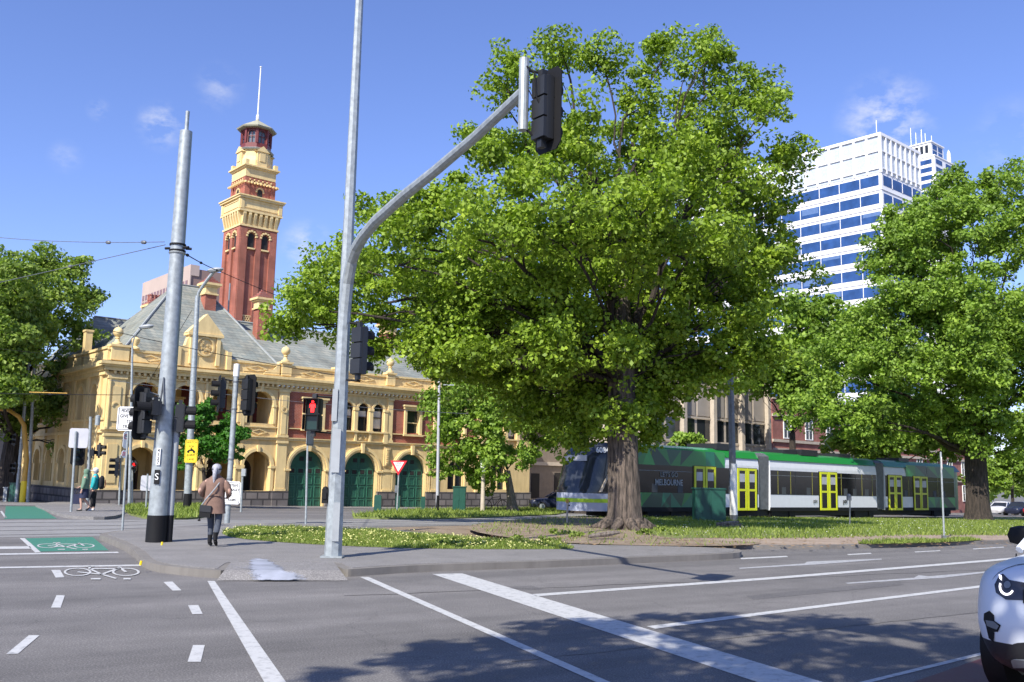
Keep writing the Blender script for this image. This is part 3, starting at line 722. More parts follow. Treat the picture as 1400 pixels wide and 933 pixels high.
# pilasters
def pil(x, w_, z0, z1, p=.12):
    t.box(x-w_, x+w_, -p, .015, z0, z1); t.box(x-w_-.06, x+w_+.06, -p-.07, .012, z1-.16, z1); t.box(x-w_-.05, x+w_+.05, -p-.05, .012, z0, z0+.14)
pil(-10.62, .5, 1.0, 4.2, .2); pil(-10.62, .48, 4.42, 7.5, .2); t.box(-10.85, -10.4, -.25, -.2, 4.9, 6.9) ; t.box(-10.9, -10.35, -.25, -.2, 1.4, 3.6)
t.arch_ring(-10.62, 5.75, .17, .25, -.3, -.24, 12); t.box(-11.06, -11.0, -.29, -.2, 4.5, 7.3)
pil(-.03, .34, 1.0, 4.2, .16); pil(-.03, .34, 4.42, 7.5, .16)
t.box(-.2, .14, -.2, -.16, 4.6, 6.0); t.box(-.2, .14, -.2, -.16, 6.4, 7.1)
n = 14
t.add([(-.03+r_*math.cos(2*math.pi*k/n), y_, 6.2+r_*math.sin(2*math.pi*k/n)) for r_, y_ in ((.21, -.2), (.21, -.24), (.13, -.24), (.13, -.2)) for k in range(n)],
      [(a*n+k, a*n+(k+1) % n, (a+1)*n+(k+1) % n, (a+1)*n+k) for a in range(3) for k in range(n)])
for e in eds[1:-1]:
    pil(e, .2, 1.0, 2.5, .1); pil(e, .13, 4.42, 6.45, .12); t.box(e-.07, e+.07, -.14, .01, 6.45, 7.5); t.box(e-.18, e+.18, -.06, .012, 2.9, 3.9)
for i in range(1, 5):
    x = redg[i]; pil(x, .36 if i < 3 else .3, 1.0, 2.5, .12)
    t.box(x-.26, x+.26, -.08, .012, 2.75, 4.1); t.box(x-.13, x+.13, -.14, -.08, 2.85, 4.0)
    for q in range(7): z = 2.95+q*.15; t.box(x-.1+.04*(q % 2), x+.1-.04*((q+1) % 2), -.19, -.14, z, z+.09)
    pil(x+(-.05 if i == 1 else .12 if i == 2 else 0), .2, 4.42, 7.5, .12)
# arch mouldings
for c in LB:
    t.arch_ring(c, 2.55, .93, 1.12, -.12, .012, 18, legs=.0); t.arch_ring(c, 2.55, 1.12, 1.2, -.06, .012, 18)
    t.box(c-.08, c+.08, -.2, .01, 3.45, 3.85); t.arch_ring(c, 6.45, .86, 1.04, -.12, .012, 18, rise=.98)
    t.box(c-.08, c+.08, -.2, .01, 7.25, 7.6)
    for s_ in (-1, 1): t.box(c+s_*1.05-.17, c+s_*1.05+.17, -.16, .3, 2.42, 2.58) ; t.box(c+s_*.98-.13, c+s_*.98+.13, -.14, .3, 6.33, 6.47); t.box(c+s_*.98-.08, c+s_*.98+.08, -.1, .2, 5.25, 6.33); t.box(c+s_*1.02-.1, c+s_*1.02+.1, -.1, .25, 1.0, 2.42)
    for s_ in (1, -1): t.prism([(c, 4.5), (c+s_*.6, 4.7), (c, 4.9), (c, 4.85), (c+s_*.42, 4.7), (c, 4.55)], -.07, .0)
for c in RB[:3]:
    t.arch_ring(c, 2.4, 1.27, 1.42, -.08, .012, 22, legs=.0); t.arch_ring(c, 2.4, 1.42, 1.58, -.15, .012, 22); t.arch_ring(c, 2.4, 1.58, 1.66, -.07, .012, 22)
    t.prism([(c-.13, 4.25), (c-.08, 3.6), (c+.08, 3.6), (c+.13, 4.25)], -.28, .0)
    for s_ in (-1, 1):
        t.box(c+s_*1.5-.23, c+s_*1.5+.23, -.2, .3, 2.3, 2.42)
        for q in range(3): t.box(c+s_*(1.36+.13*q)-.045, c+s_*(1.36+.13*q)+.045, -.05-.04*q, .2, 1.0, 2.3)
t.box(.4, 3.95, -.1, .03, 5.0, 5.06); t.box(8.2, 12.1, -.1, .03, 5.0, 5.06); t.box(12.4, 16.2, -.1, .03, 5.0, 5.06)
t.build('trim', CR2, FS)
# ball finials
for x in (-10.75, -.05, 8.1, 16.35):
    f = MB(); z = 9.32
    prof = [(.28, 0), (.28, .1), (.16, .16), (.1, .34), (.16, .4), (.1, .46)]+[(.29*math.sin(a), .74-.29*math.cos(a)) for a in [math.pi*k/10 for k in range(2, 10)]]+[(.02, 1.04), (.01, 1.14)]
    f.lathe((x, 0, z), prof, 18); f.build('finial', CR2, FS, smooth=True)
f = MB(); f.lathe((-9.75, -.1, 9.14), [(.26, 0), (.26, .08), (.1, .2), (.22, .42), (.24, .6), (.1, .72), (.02, .78)], 16); f.build('finial', CR2, FS, smooth=True)
# pediment with round emblem
pd = MB(); c = -5.65
pd.box(c-1.75, c+1.75, -.26, .3, 8.42, 9.35); pd.box(c-1.0, c+1.0, -.3, .28, 9.14, 10.4)
pd.box(c-.95, c-.72, -.42, .1, 8.6, 10.35); pd.box(c+.72, c+.95, -.42, .1, 8.6, 10.35); pd.box(c-1.12, c+1.12, -.48, .32, 10.35, 10.5)
pd.prism([(c-1.15, 10.5), (c+1.15, 10.5), (c, 11.75)], -.4, .25)
for s_ in (-1, 1):
    pd.box(c+s_*1.6-.15, c+s_*1.6+.15, -.36, .32, 8.42, 9.55)
    pd.prism([(c+s_*.95, 9.35), (c+s_*1.6, 9.35), (c+s_*1.5, 9.6), (c+s_*1.2, 9.7), (c+s_*1.1, 10.1), (c+s_*.95, 10.25)], -.28, .1)
po = pd.build('pediment', CR2, FS)
rg = MB(); n = 26
rg.add([(c+r_*math.cos(2*math.pi*k/n), y_, 9.72+r_*math.sin(2*math.pi*k/n)) for r_, y_ in ((.6, -.3), (.6, -.4), (.5, -.4), (.5, -.3)) for k in range(n)],
       [(a*n+k, a*n+(k+1) % n, (a+1)*n+(k+1) % n, (a+1)*n+k) for a in range(3) for k in range(n)])
for q in range(14): a = random.uniform(0, 6.28); r_ = random.uniform(0, .34); x, z = c+r_*math.cos(a), 9.72+r_*math.sin(a); rg.box(x-.06, x+.06, -.38, -.3, z-.05, z+.05)
rg.build('emblem', M['cream'], po)
# roofs
r = MB()
E_ = 8.95
def hip(x0, x1, y0, y1, z0, rx0, rx1, ry, rz):
    v = [(x0, y0, z0), (x1, y0, z0), (x1, y1, z0), (x0, y1, z0), (rx0, ry, rz), (rx1, ry, rz)]
    r.add(v, [(0, 1, 5, 4), (1, 2, 5), (2, 3, 4, 5), (3, 0, 4)])
hip(-10.4, -.2, .35, 12, E_, -5.35, -3.45, 6.0, 14.55)
hip(-1.0, U1-.3, .4, 12, E_-.01, -2.2, U1-5, 6.0, 12.55)
hip(-10.9, -4, 8, 16, E_+.3, -8.6, -6, 12, 12.6)
ro = r.build('roof', SL, FS)
q = MB(); q.tube([(-10.4, .35, E_+.04), (-5.35, 6, 14.6), (-3.45, 6, 14.6), (-.2, .35, E_+.04)], .07, 6); q.tube([(-2.2, 6, 12.6), (U1-5, 6, 12.6)], .07, 6); q.tube([(-10.9, 8, E_+.35), (-8.6, 12, 12.65), (-6, 12, 12.65)], .06, 6)
q.build('ridge_cap', M['lead'], FS)
def chimney(x, y, z0, z1, w_=.48, pots=0):
    b = MB(); b.box(x-w_, x+w_, y-w_, y+w_, z0, z1-1.45); ch = b.build('chimney', BK, FS)
    k = MB(); z = z1-1.45
    for dz0, dz1, e in ((0, .1, .1), (.1, .55, .02), (.55, .65, .14), (.65, .8, .24)): k.box(x-w_-e, x+w_+e, y-w_-e, y+w_+e, z+dz0, z+dz1)
    k.build('chimney_cap', CR2, ch)
    k = MB(); z += .8
    for dz0, dz1, e in ((0, .12, .16), (.12, .22, .02), (.22, .36, -.1), (.36, .5, -.2), (.5, .65, -.3)):
        if w_+e > .05: k.box(x-w_-e, x+w_+e, y-w_-e, y+w_+e, z+dz0, z+dz1)
    if pots:
        for j in range(4):
            for l in range(2): k.lathe((x-w_+.14+.26*j, y-.2+.4*l, z+.36), [(.12, 0), (.1, .3), (.13, .34), (.13, .42)], 8)
    k.build('chimney_top', M['brick_far'], ch)
chimney(-3.6, 4.6, 10, 15.3, .38); chimney(.05, 4.2, 10, 14.75, .38); chimney(-4.9, 11, 9.5, 14.4, .5, 1); chimney(12, 6.5, 10, 14.6, .5)
b = MB(); b.box(-11.25, -10.85, 4.4, 4.9, 8.3, 10.5); b.box(-11.3, -10.8, 4.35, 4.95, 10.5, 10.62); b.build('chimney', CR, FS)
b = MB(); b.box(-2.02, -1.95, 5.0, 5.07, 11.5, 15.0); b.build('vent_pipe', M['galv'], FS)
# small roof vents seen as dark dashes on the slates
# ---- tower
TX, TY, HW = 3.14, 13.5, 1.42
tw = MB(); tw.box(TX-HW, TX+HW, TY-HW, TY+HW, 0, 21.3); TWR = tw.build('tower', BK, FS)
s = MB()
for (cx, cy, ax) in ((TX, TY-HW, 0), (TX-HW, TY, 1), (TX+HW, TY, 2), (TX, TY+HW, 3)):
    s.T = Matrix.Translation((cx, cy, 0)) @ Matrix.Rotation((0, -math.pi/2, math.pi/2, math.pi)[ax], 4, 'Z')
    for x0, x1 in ((-HW-.1, -.95), (-.22, .22), (.95, HW+.1)): s.box(x0, x1, -.16, -.001, 0, 20.95)
    s.box(-HW-.1, HW+.1, -.16, -.001, 20.95, 21.3)
    s.box(-HW-.12, HW+.12, -.22, -.16, 13.2, 13.6)
s.build('tower_pilasters', BK, FS)
s = MB(); dk = MB()
for (cx, cy, ax) in ((TX, TY-HW, 0), (TX-HW, TY, 1), (TX+HW, TY, 2)):
    T = Matrix.Translation((cx, cy, 0)) @ Matrix.Rotation((0, -math.pi/2, math.pi/2)[ax], 4, 'Z'); s.T = T
    for c in (-.585, .585):
        for k in range(7):
            a = math.pi*k/6; x, z = c+.4*math.cos(a), 20.45+.4*math.sin(a); s.box(x-.075, x+.075, -.2, -.01, z-.07, z+.07)
        s.box(c-.3, c+.3, -.2, -.01, 19.4, 19.52)
        g = MB(); g.T = T; n = 10
        g.prism([(c+.24, 19.52)]+[(c+.24*math.cos(math.pi*k/n), 20.45+.24*math.sin(math.pi*k/n)) for k in range(n+1)]+[(c-.24, 19.52)], -.03, .02)
        g.build('tower_window', M['dark'], TWR)
    # lattice panels at the foot
    for c in (-.585, .585):
        for k in range(3):
            for s_ in (-1, 1): s.prism([(c-.3+.2*k, 13.72+(.0 if s_ > 0 else .36)), (c-.3+.2*k+.05, 13.72+(.0 if s_ > 0 else .36)), (c-.1+.2*k+.05, 13.72+(.36 if s_ > 0 else 0)), (c-.1+.2*k, 13.72+(.36 if s_ > 0 else 0))], -.06, -.01)
        s.box(c-.34, c+.36, -.07, -.01, 13.62, 13.7); s.box(c-.34, c+.36, -.07, -.01, 14.1, 14.16)
    for k in range(11): x = -HW+.1+.264*k; (s.box(x-.06, x+.06, -.2+.06, -.01+.06, 24.72, 24.86) if ax < 3 else None)
s.build('tower_quoins', CR2, TWR)
g_ = MB(); G2w = 1.84
for k in range(7):
    for ax in range(4):
        g_.T = Matrix.Translation((TX, TY, 0)) @ Matrix.Rotation(ax*math.pi/2, 4, 'Z')
        x = -1.35+.45*k; g_.prism([(-HW-.05, 21.25), (-HW-.14, 21.25), (-HW-.38, 22.1), (-HW-.38, 22.3), (-HW-.05, 22.3)], x-.11, x+.11, 'x')
g_.T = Matrix.Translation((TX, TY, 0))
def sq(h, z0, z1): g_.box(-h, h, -h, h, z0, z1)
sq(HW+.22, 21.15, 21.3); sq(HW+.06, 21.3, 22.3); sq(G2w-.02, 22.3, 22.45); sq(G2w-.1, 22.45, 23.35); sq(G2w+.06, 23.35, 23.5); sq(G2w+.14, 23.5, 23.6)
for ax in range(4):
    g_.T = Matrix.Translation((TX, TY, 0)) @ Matrix.Rotation(ax*math.pi/2, 4, 'Z')
    for x0, x1 in ((-1.74, -1.46), (1.46, 1.74)): g_.box(x0, x1, -G2w+.02, -G2w+.1, 22.5, 23.3)
    g_.box(-1.36, 1.36, -G2w+.05, -G2w+.1, 22.6, 22.66); g_.box(-1.36, 1.36, -G2w+.05, -G2w+.1, 23.16, 23.22)
g_.build('tower_gallery', CR2, TWR)
b = MB(); h = 1.24; b.box(TX-h, TX+h, TY-h, TY+h, 23.6, 25.25)
for ax in range(4):
    b.T = Matrix.Translation((TX, TY, 0)) @ Matrix.Rotation(ax*math.pi/2, 4, 'Z')
    b.box(-h-.06, -h+.35, -h-.07, -h, 23.6, 25.25); b.box(h-.35, h+.06, -h-.07, -h, 23.6, 25.25)
    for k in range(5): x = -.72+.36*k; b.prism([(-h-.07, 25.25), (-h-.07, 24.95), (-h-.0, 24.8), (-h, 25.25)], x-.08, x+.08, 'x')
b.build('tower_stage', BK, TWR)
b = MB(); w3 = MB()
for ax in range(4):
    T = Matrix.Translation((TX, TY, 0)) @ Matrix.Rotation(ax*math.pi/2, 4, 'Z'); b.T = T
    for k in range(5): x = -.72+.36*k; b.box(x-.1, x+.1, -h-.12, -h, 24.86, 24.98)
    for k in range(6): x = -.9+.36*k; b.box(x-.05, x+.05, -h-.13, -h, 25.02, 25.14)
    for k in range(7): a = math.pi*k/6; x, z = .3*math.cos(a), 24.2+.3*math.sin(a); b.box(x-.06, x+.06, -h-.06, -h, z-.06, z+.06)
    g = MB(); g.T = T; n = 10; g.prism([(.2, 23.7)]+[(.2*math.cos(math.pi*k/n), 24.2+.2*math.sin(math.pi*k/n)) for k in range(n+1)]+[(-.2, 23.7)], -h-.03, -h+.02); g.build('tower_window', M['dark'], TWR)
b.T = Matrix.Translation((TX, TY, 0))
b.box(-1.29, 1.29, -1.29, 1.29, 25.3, 26.0); b.box(-1.4, 1.4, -1.4, 1.4, 26.0, 26.12); b.box(-1.52, 1.52, -1.52, 1.52, 26.12, 26.24)
b.lathe((0, 0, 26.26), [(1.38, 0), (1.38, .5), (1.24, .9), (1.2, 1.6)], 8, a0=math.pi/8)
for ax in range(4):
    b.T = Matrix.Translation((TX, TY, 0)) @ Matrix.Rotation(ax*math.pi/2, 4, 'Z')
    b.box(-.42, .42, -1.36, -1.1, 26.26, 27.5); b.prism([(-.58, 27.5), (.58, 27.5), (0, 27.98)], -1.44, -1.05); b.box(-.24, .24, -1.41, -1.36, 26.7, 27.35)
    b.box(-1.38, -1.08, -1.38, -1.08, 26.24, 26.65)
b.build('tower_crown', CR2, TWR)
b = MB(); b.T = Matrix.Translation((TX, TY, 0)); LR = 1.2
b.lathe((0, 0, 27.7), [(LR+.2, 0), (LR+.28, .1), (LR+.05, .2)], 8, a0=math.pi/8); b.build('lantern_base', M['lead'], TWR)
b = MB(); b.T = Matrix.Translation((TX, TY, 0)); b.lathe((0, 0, 27.9), [(LR, 0), (LR, .4)], 8, a0=math.pi/8); b.lathe((0, 0, 29.45), [(LR, 0), (LR+.06, .15)], 8, a0=math.pi/8)
for k in range(8):
    a = math.pi/8+k*math.pi/4; b.T = Matrix.Translation((TX, TY, 0)) @ Matrix.Rotation(a, 4, 'Z'); b.box(LR-.12, LR+.04, -.09, .09, 28.3, 29.45)
    b.T = Matrix.Translation((TX, TY, 0)) @ Matrix.Rotation(a+math.pi/8, 4, 'Z') @ Matrix.Translation((LR*math.cos(math.pi/8)-.08, 0, 0)) @ Matrix.Rotation(math.pi/2, 4, 'Z')
    b.arch_ring(0, 29.05, .28, .37, -.03, .05, 10, legs=.75); b.box(-.02, .02, -.01, .03, 28.3, 29.3); b.box(-.3, .3, -.01, .03, 28.85, 28.89)
    b.prism([(-.37, 29.05)]+[(-.37*math.cos(math.pi*q/8), 29.05+.37*math.sin(math.pi*q/8)) for q in range(9)]+[(.4, 29.05), (.42, 29.47), (-.42, 29.47)], 0, .04)
b.build('lantern', mat('maroon_joinery', (.16, .03, .028), .55), TWR)
b = MB(); b.T = Matrix.Translation((TX, TY, 0)); b.lathe((0, 0, 28.25), [(LR-.2, 0), (LR-.2, 1.2)], 8, a0=math.pi/8); b.build('lantern_glass', glassy('lantern_glass', (.2, .24, .27), .15), TWR)
b = MB(); b.T = Matrix.Translation((TX, TY, 0)); b.lathe((0, 0, 29.55), [(1.0, -.05), (1.55, 0), (1.6, .1), (.8, .58), (.16, .95), (.12, 1.1), (.02, 1.25)], 8, a0=math.pi/8); b.build('lantern_roof', mat('pale_roof', (.34, .33, .24), .7), TWR)
b = MB(); b.T = Matrix.Translation((TX, TY, 0)); b.tube([(0, 0, 30.6), (0, 0, 35.1)], [.075, .05], 8); b.lathe((0, 0, 30.6), [(.14, 0), (.14, .35), (.06, .45)], 8); b.lathe((0, 0, 35.1), [(.09, 0), (.09, .08), (.01, .12)], 8); b.build('flagpole', M['signwhite'], TWR)

# ---------------------------------------------------------------- other buildings
def bld(name, label, cat, corner, group=None): return thing(name, label, cat, corner, ANG, group)
# white office block on the right: corner at px 1203, faces along -NI (left) and D1 (right)
p0 = atY(1203, 181, 150); Zt = p0.z
WBk = bld('office_tower', 'white office block with blue window bands rising behind the trees', 'office building', (p0.x, p0.y, -4))
H_ = Zt+4
mb = MB(); mb.box(0, 14, 0, 42, 0, H_-6.9); mb.build('wall', M['whitem'], WBk)
mb = MB(); mb.box(.12, 13.88, .12, 41.88, H_-6.9, H_-.5); mb.build('plant_screen', mat('white_screen', (.46, .52, .58), .5), WBk)
mb = MB(); mb.box(-.15, 14.15, -.15, 42.15, H_-.5, H_)
for z in (H_-3.2, H_-6.2): mb.box(-.1, 14.1, -.1, 42.1, z, z+.2)
for k in range(19):
    y = .1+42/18*k; mb.box(-.14, .1, y-.2, y+.2, H_-6.9, H_-.5)
for k in range(9):
    x = .1+13.6/8*k; mb.box(x-.18, x+.18, -.14, .1, H_-6.9, H_-.5)
mb.build('screen_fins', M['whitem'], WBk)
z = H_-7.3; k = 0
while z > 4:
    w0 = MB(); w0.quad((-.03, .5, z), (-.03, 41.7, z), (-.03, 41.7, z-1.75), (-.03, .5, z-1.75)); w0.quad((.5, -.03, z), (13.6, -.03, z), (13.6, -.03, z-1.75), (.5, -.03, z-1.75))
    wo = w0.build('window_band', M['blueglass'], WBk)
    f = MB()
    for j in range(1, 11): y = 42/11*j; f.box(-.1, -.04, y-.05, y+.05, z-1.75, z)
    for j in range(1, 4): x = 14/4*j; f.box(x-.06, x+.06, -.1, -.04, z-1.75, z)
    f.build('mullions', M['whitem'], wo)
    for j in range(11):
        if random.random() < .35:
            q_ = MB(); y = 42/11*j+.3; hh_ = random.uniform(.4, 1.6); q_.quad((-.04, y, z-.05), (-.04, y+random.choice((1.5, 3.2)), z-.05), (-.04, y+3.2, z-hh_), (-.04, y, z-hh_)); q_.v[1] = (-.04, q_.v[2][1], q_.v[1][2]); q_.build('blind', mat('blue_grey_blind', (.10, .17, .33), .3) if 'blue_grey_blind' not in bpy.data.materials else bpy.data.materials['blue_grey_blind'], wo)
    g = MB(); g.box(-.1, -.001, -.1, 42, z+.5, z+.56); g.box(-.001, 14, -.1, -.001, z+.5, z+.56); g.build('spandrel_joint', M['signgrey'], wo)
    z -= 3.12
m1 = MB(); m1.tube([(.8, 1.0, H_), (.8, 1.0, H_+2.6)], .07, 6); m1.build('mast', M['signwhite'], WBk)
# tall far tower
p0 = atY(1290, 196, 300); pz = p0.z+6
FT = bld('far_tower', 'distant white tower with blue windows and rooftop aerials above the white block', 'skyscraper', (atY(1277, 200, 300).x, 300, -6))
TOPZ = atY(1282, 213, 300).z+6
mb = MB(); mb.box(0, 14, 0, 16, 0, TOPZ); mb.box(0, 9, 1, 9, TOPZ, TOPZ+5.0); mb.box(-.3, 9.3, .7, 9.3, TOPZ+5, TOPZ+5.4); mb.box(-.2, 14.2, -.2, 16, TOPZ, TOPZ+.4)
mb.lathe((13, 1, TOPZ), [(.7, 0), (.6, 4), (.1, 5.4)], 8); mb.build('wall', M['whitem'], FT)
for k in range(9):
    z = TOPZ-2.4-2.7*k
    for (x0, x1) in ((.8, 5.2), (8.0, 13.2)):
        w0 = MB(); w0.box(x0, x1, -.12, 0.0, z, z+1.5); w0.build('window', M['blueglass'], FT)
    w0 = MB(); w0.box(-.12, 0, 1, 15, z, z+1.5); w0.build('window', M['blueglass'], FT)
for k in range(2):
    for x0, x1 in ((1, 4), (5, 8)):
        w0 = MB(); w0.box(x0, x1, .88, 1, TOPZ+.8+2.1*k, TOPZ+2.4+2.1*k); w0.build('window', M['blueglass'], FT)
for k in range(4): w0 = MB(); w0.box(-.1, 0, 2+1.7*k, 3+1.7*k, TOPZ+1.5, TOPZ+4.2); w0.build('window', M['glass'], FT)
m1 = MB()
for x, y, hh in ((.5, 8, 7), (1, 6.5, 5), (2, 5, 6), (2.5, 4, 4.5), (4, 6, 6.5), (5, 3, 4), (6, 7, 6), (7, 5, 3)): m1.tube([(x, y, TOPZ+5), (x, y, TOPZ+5+hh)], .12, 5)
m1.build('aerials', M['signwhite'], FT)
# pink granite tower on the left
p0 = atY(262, 362, 250)
PK = bld('granite_tower', 'distant pinkish brown tower with narrow windows behind the slate roof', 'skyscraper', (p0.x, 250, -6))
Hp = p0.z+6
mb = MB(); mb.box(0, 9, 0, 36, 0, Hp-1); mb.box(9, 17, 2, 20, 0, Hp-4); mb.build('wall', M['pink_shade'], PK)
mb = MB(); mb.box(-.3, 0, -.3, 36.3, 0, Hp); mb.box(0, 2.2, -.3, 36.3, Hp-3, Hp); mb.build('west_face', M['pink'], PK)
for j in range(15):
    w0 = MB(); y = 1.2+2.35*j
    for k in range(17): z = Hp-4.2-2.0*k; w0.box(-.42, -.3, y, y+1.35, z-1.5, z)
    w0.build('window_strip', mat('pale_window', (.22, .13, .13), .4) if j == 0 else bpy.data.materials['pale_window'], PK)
# grey office behind the tram
p0 = base(1055, 88)
GO = bld('grey_office', 'grey panelled office building with cream concrete columns behind the tram', 'office building', (p0.x, p0.y, p0.z))
mb = MB(); mb.box(-17.2, 0, 0, 14, -1, 13.5); mb.build('wall', M['officecream'], GO)
for j in range(8):
    x = -1.9-2.05*j
    for k, (z0, z1, mt) in enumerate(((1.0, 2.9, 'glass'), (3.2, 5.9, 'officegrey'), (6.15, 8.0, 'glass'), (8.3, 10.9, 'officegrey'), (11.1, 12.8, 'glass'))):
        if j > 13 and k > 2: continue
        w0 = MB(); w0.box(x-.85, x+.85, -.08 if mt == 'officegrey' else -.02, .1, z0, z1); w0.build('window' if mt == 'glass' else 'panel', M[mt], GO)
mb = MB()
for j in range(5): x = -.8-4.1*j; mb.box(x-.22, x+.22, -.5, -.09, -1, 13.5)
for z in (2.95, 6.0, 8.05, 10.95): mb.box(-17.2, -.4, -.16, -.09, z, z+.14)
mb.box(-17.4, .2, -.5, 0, 13.5, 13.9); mb.build('columns', M['officecream'], GO)
# stone and brown low building between fire station and office
p0 = base(716, 80); 
SB = bld('stone_building', 'low brown stone building in shade between the fire station and the tram', 'building', (p0.x, p0.y, p0.z))
mb = MB(); mb.box(0, 20, 0, 10, -1, 6.5); mb.build('wall', mat('brown_stone', (.22, .18, .14), .85), SB)
for x0, x1, z0, z1 in ((.8, 1.7, 0, 2.9), (3.5, 5.0, 1.2, 3.0), (6.5, 8, 1.2, 3.0)): w0 = MB(); w0.box(x0, x1, -.06, 0.0, z0, z1); w0.build('window' if z0 else 'door', M['dark'], SB)
mb = MB(); mb.box(-.1, 20, -.2, 0, 3.6, 3.9); mb.box(-.1, 20, -.3, 0, 6.4, 6.8); mb.build('cornice', M['officecream'], SB)
# red brick terrace
p0 = base(1058, 96)
RBd = bld('brick_building', 'orange red brick building with cream bands behind the trees right of the grey office', 'building', (p0.x, p0.y, p0.z))
mb = MB(); mb.box(0, 46, 0, 12, -2, 11.5); mb.build('wall', M['brick_far'], RBd)
mb = MB()
for z in (3.4, 6.1, 7.0, 9.6, 11.4): mb.box(-.1, 46, -.18, 0, z, z+.28)
mb.build('bands', M['officecream'], RBd)
for j in range(11):
    for z0 in (1, 4.2, 7.5):
        x = 2.6+4.1*j; w0 = MB(); w0.box(x-.7, x-.62, -.1, 0, z0, z0+1.9); w0.box(x+.62, x+.7, -.1, 0, z0, z0+1.9); w0.box(x-.7, x+.7, -.1, 0, z0+1.9, z0+2.0); w0.box(x-.7, x+.7, -.1, 0, z0-.1, z0); w0.box(x-.03, x+.03, -.08, 0, z0, z0+1.9); w0.box(x-.62, x+.62, -.08, 0, z0+.9, z0+.96)
        wo = w0.build('window', M['signwhite'], RBd); w0 = MB(); w0.box(x-.62, x+.62, -.04, .0, z0, z0+1.9); w0.build('pane', M['glass'], wo)
# grey rendered building at far left
p0 = base(58, 78)
LG = bld('rendered_building', 'pale grey rendered building with dark upper storey behind the left tree', 'building', (p0.x, p0.y, p0.z))
mb = MB(); mb.box(-40, 0, 0, 20, -1, 7.2); mb.build('wall', mat('grey_render', (.36, .34, .31), .8), LG)
mb = MB()
for k in range(10): x = -.6-3.6*k; mb.box(x-.45, x+.45, -.35, 0, -1, 5.4)
mb.box(-40, .2, -.45, 0, 5.4, 5.8); mb.box(-40, .2, -.3, 0, 7.0, 7.3); mb.build('pilasters', M['officecream'], LG)
for k in range(10):
    for z0, z1 in ((.3, 2.6), (3.2, 5.0)): w0 = MB(); x = -2.4-3.6*k; w0.box(x-.9, x+.9, -.05, 0, z0, z1); w0.build('window', M['glass'], LG)

# ---------------------------------------------------------------- trees
def leaves(name, tufts, per, size, m, parent, up=.5):
    """tufts: (N,4) array x,y,z,r ; per leaves each; every leaf is a small folded diamond"""
    T = np.repeat(tufts, per, axis=0); n = len(T)
    dirs = rng.normal(size=(n, 3)); dirs /= np.linalg.norm(dirs, axis=1)[:, None]
    rad = T[:, 3:4]*np.cbrt(rng.uniform(.05, 1, (n, 1)))
    p = T[:, :3]+dirs*rad*np.array([1.15, 1.15, .75])
    nrm = dirs*.8+rng.normal(size=(n, 3))*.7+np.array([0, 0, up]); nrm /= np.linalg.norm(nrm, axis=1)[:, None]
    a = np.cross(nrm, rng.normal(size=(n, 3))); a /= np.linalg.norm(a, axis=1)[:, None]; b = np.cross(nrm, a)
    s = size*rng.uniform(.6, 1.35, (n, 1)); V = np.zeros((n, 4, 3))
    V[:, 0] = p-a*s*.62; V[:, 1] = p+b*s*.42-nrm*s*.1; V[:, 2] = p+a*s*.62; V[:, 3] = p-b*s*.42-nrm*s*.1
    tt = np.repeat(rng.normal(.5, .14, len(tufts)), per)+rng.normal(0, .14, n)
    return rawmesh(name, V, m, np.clip(tt, 0, 1), parent)
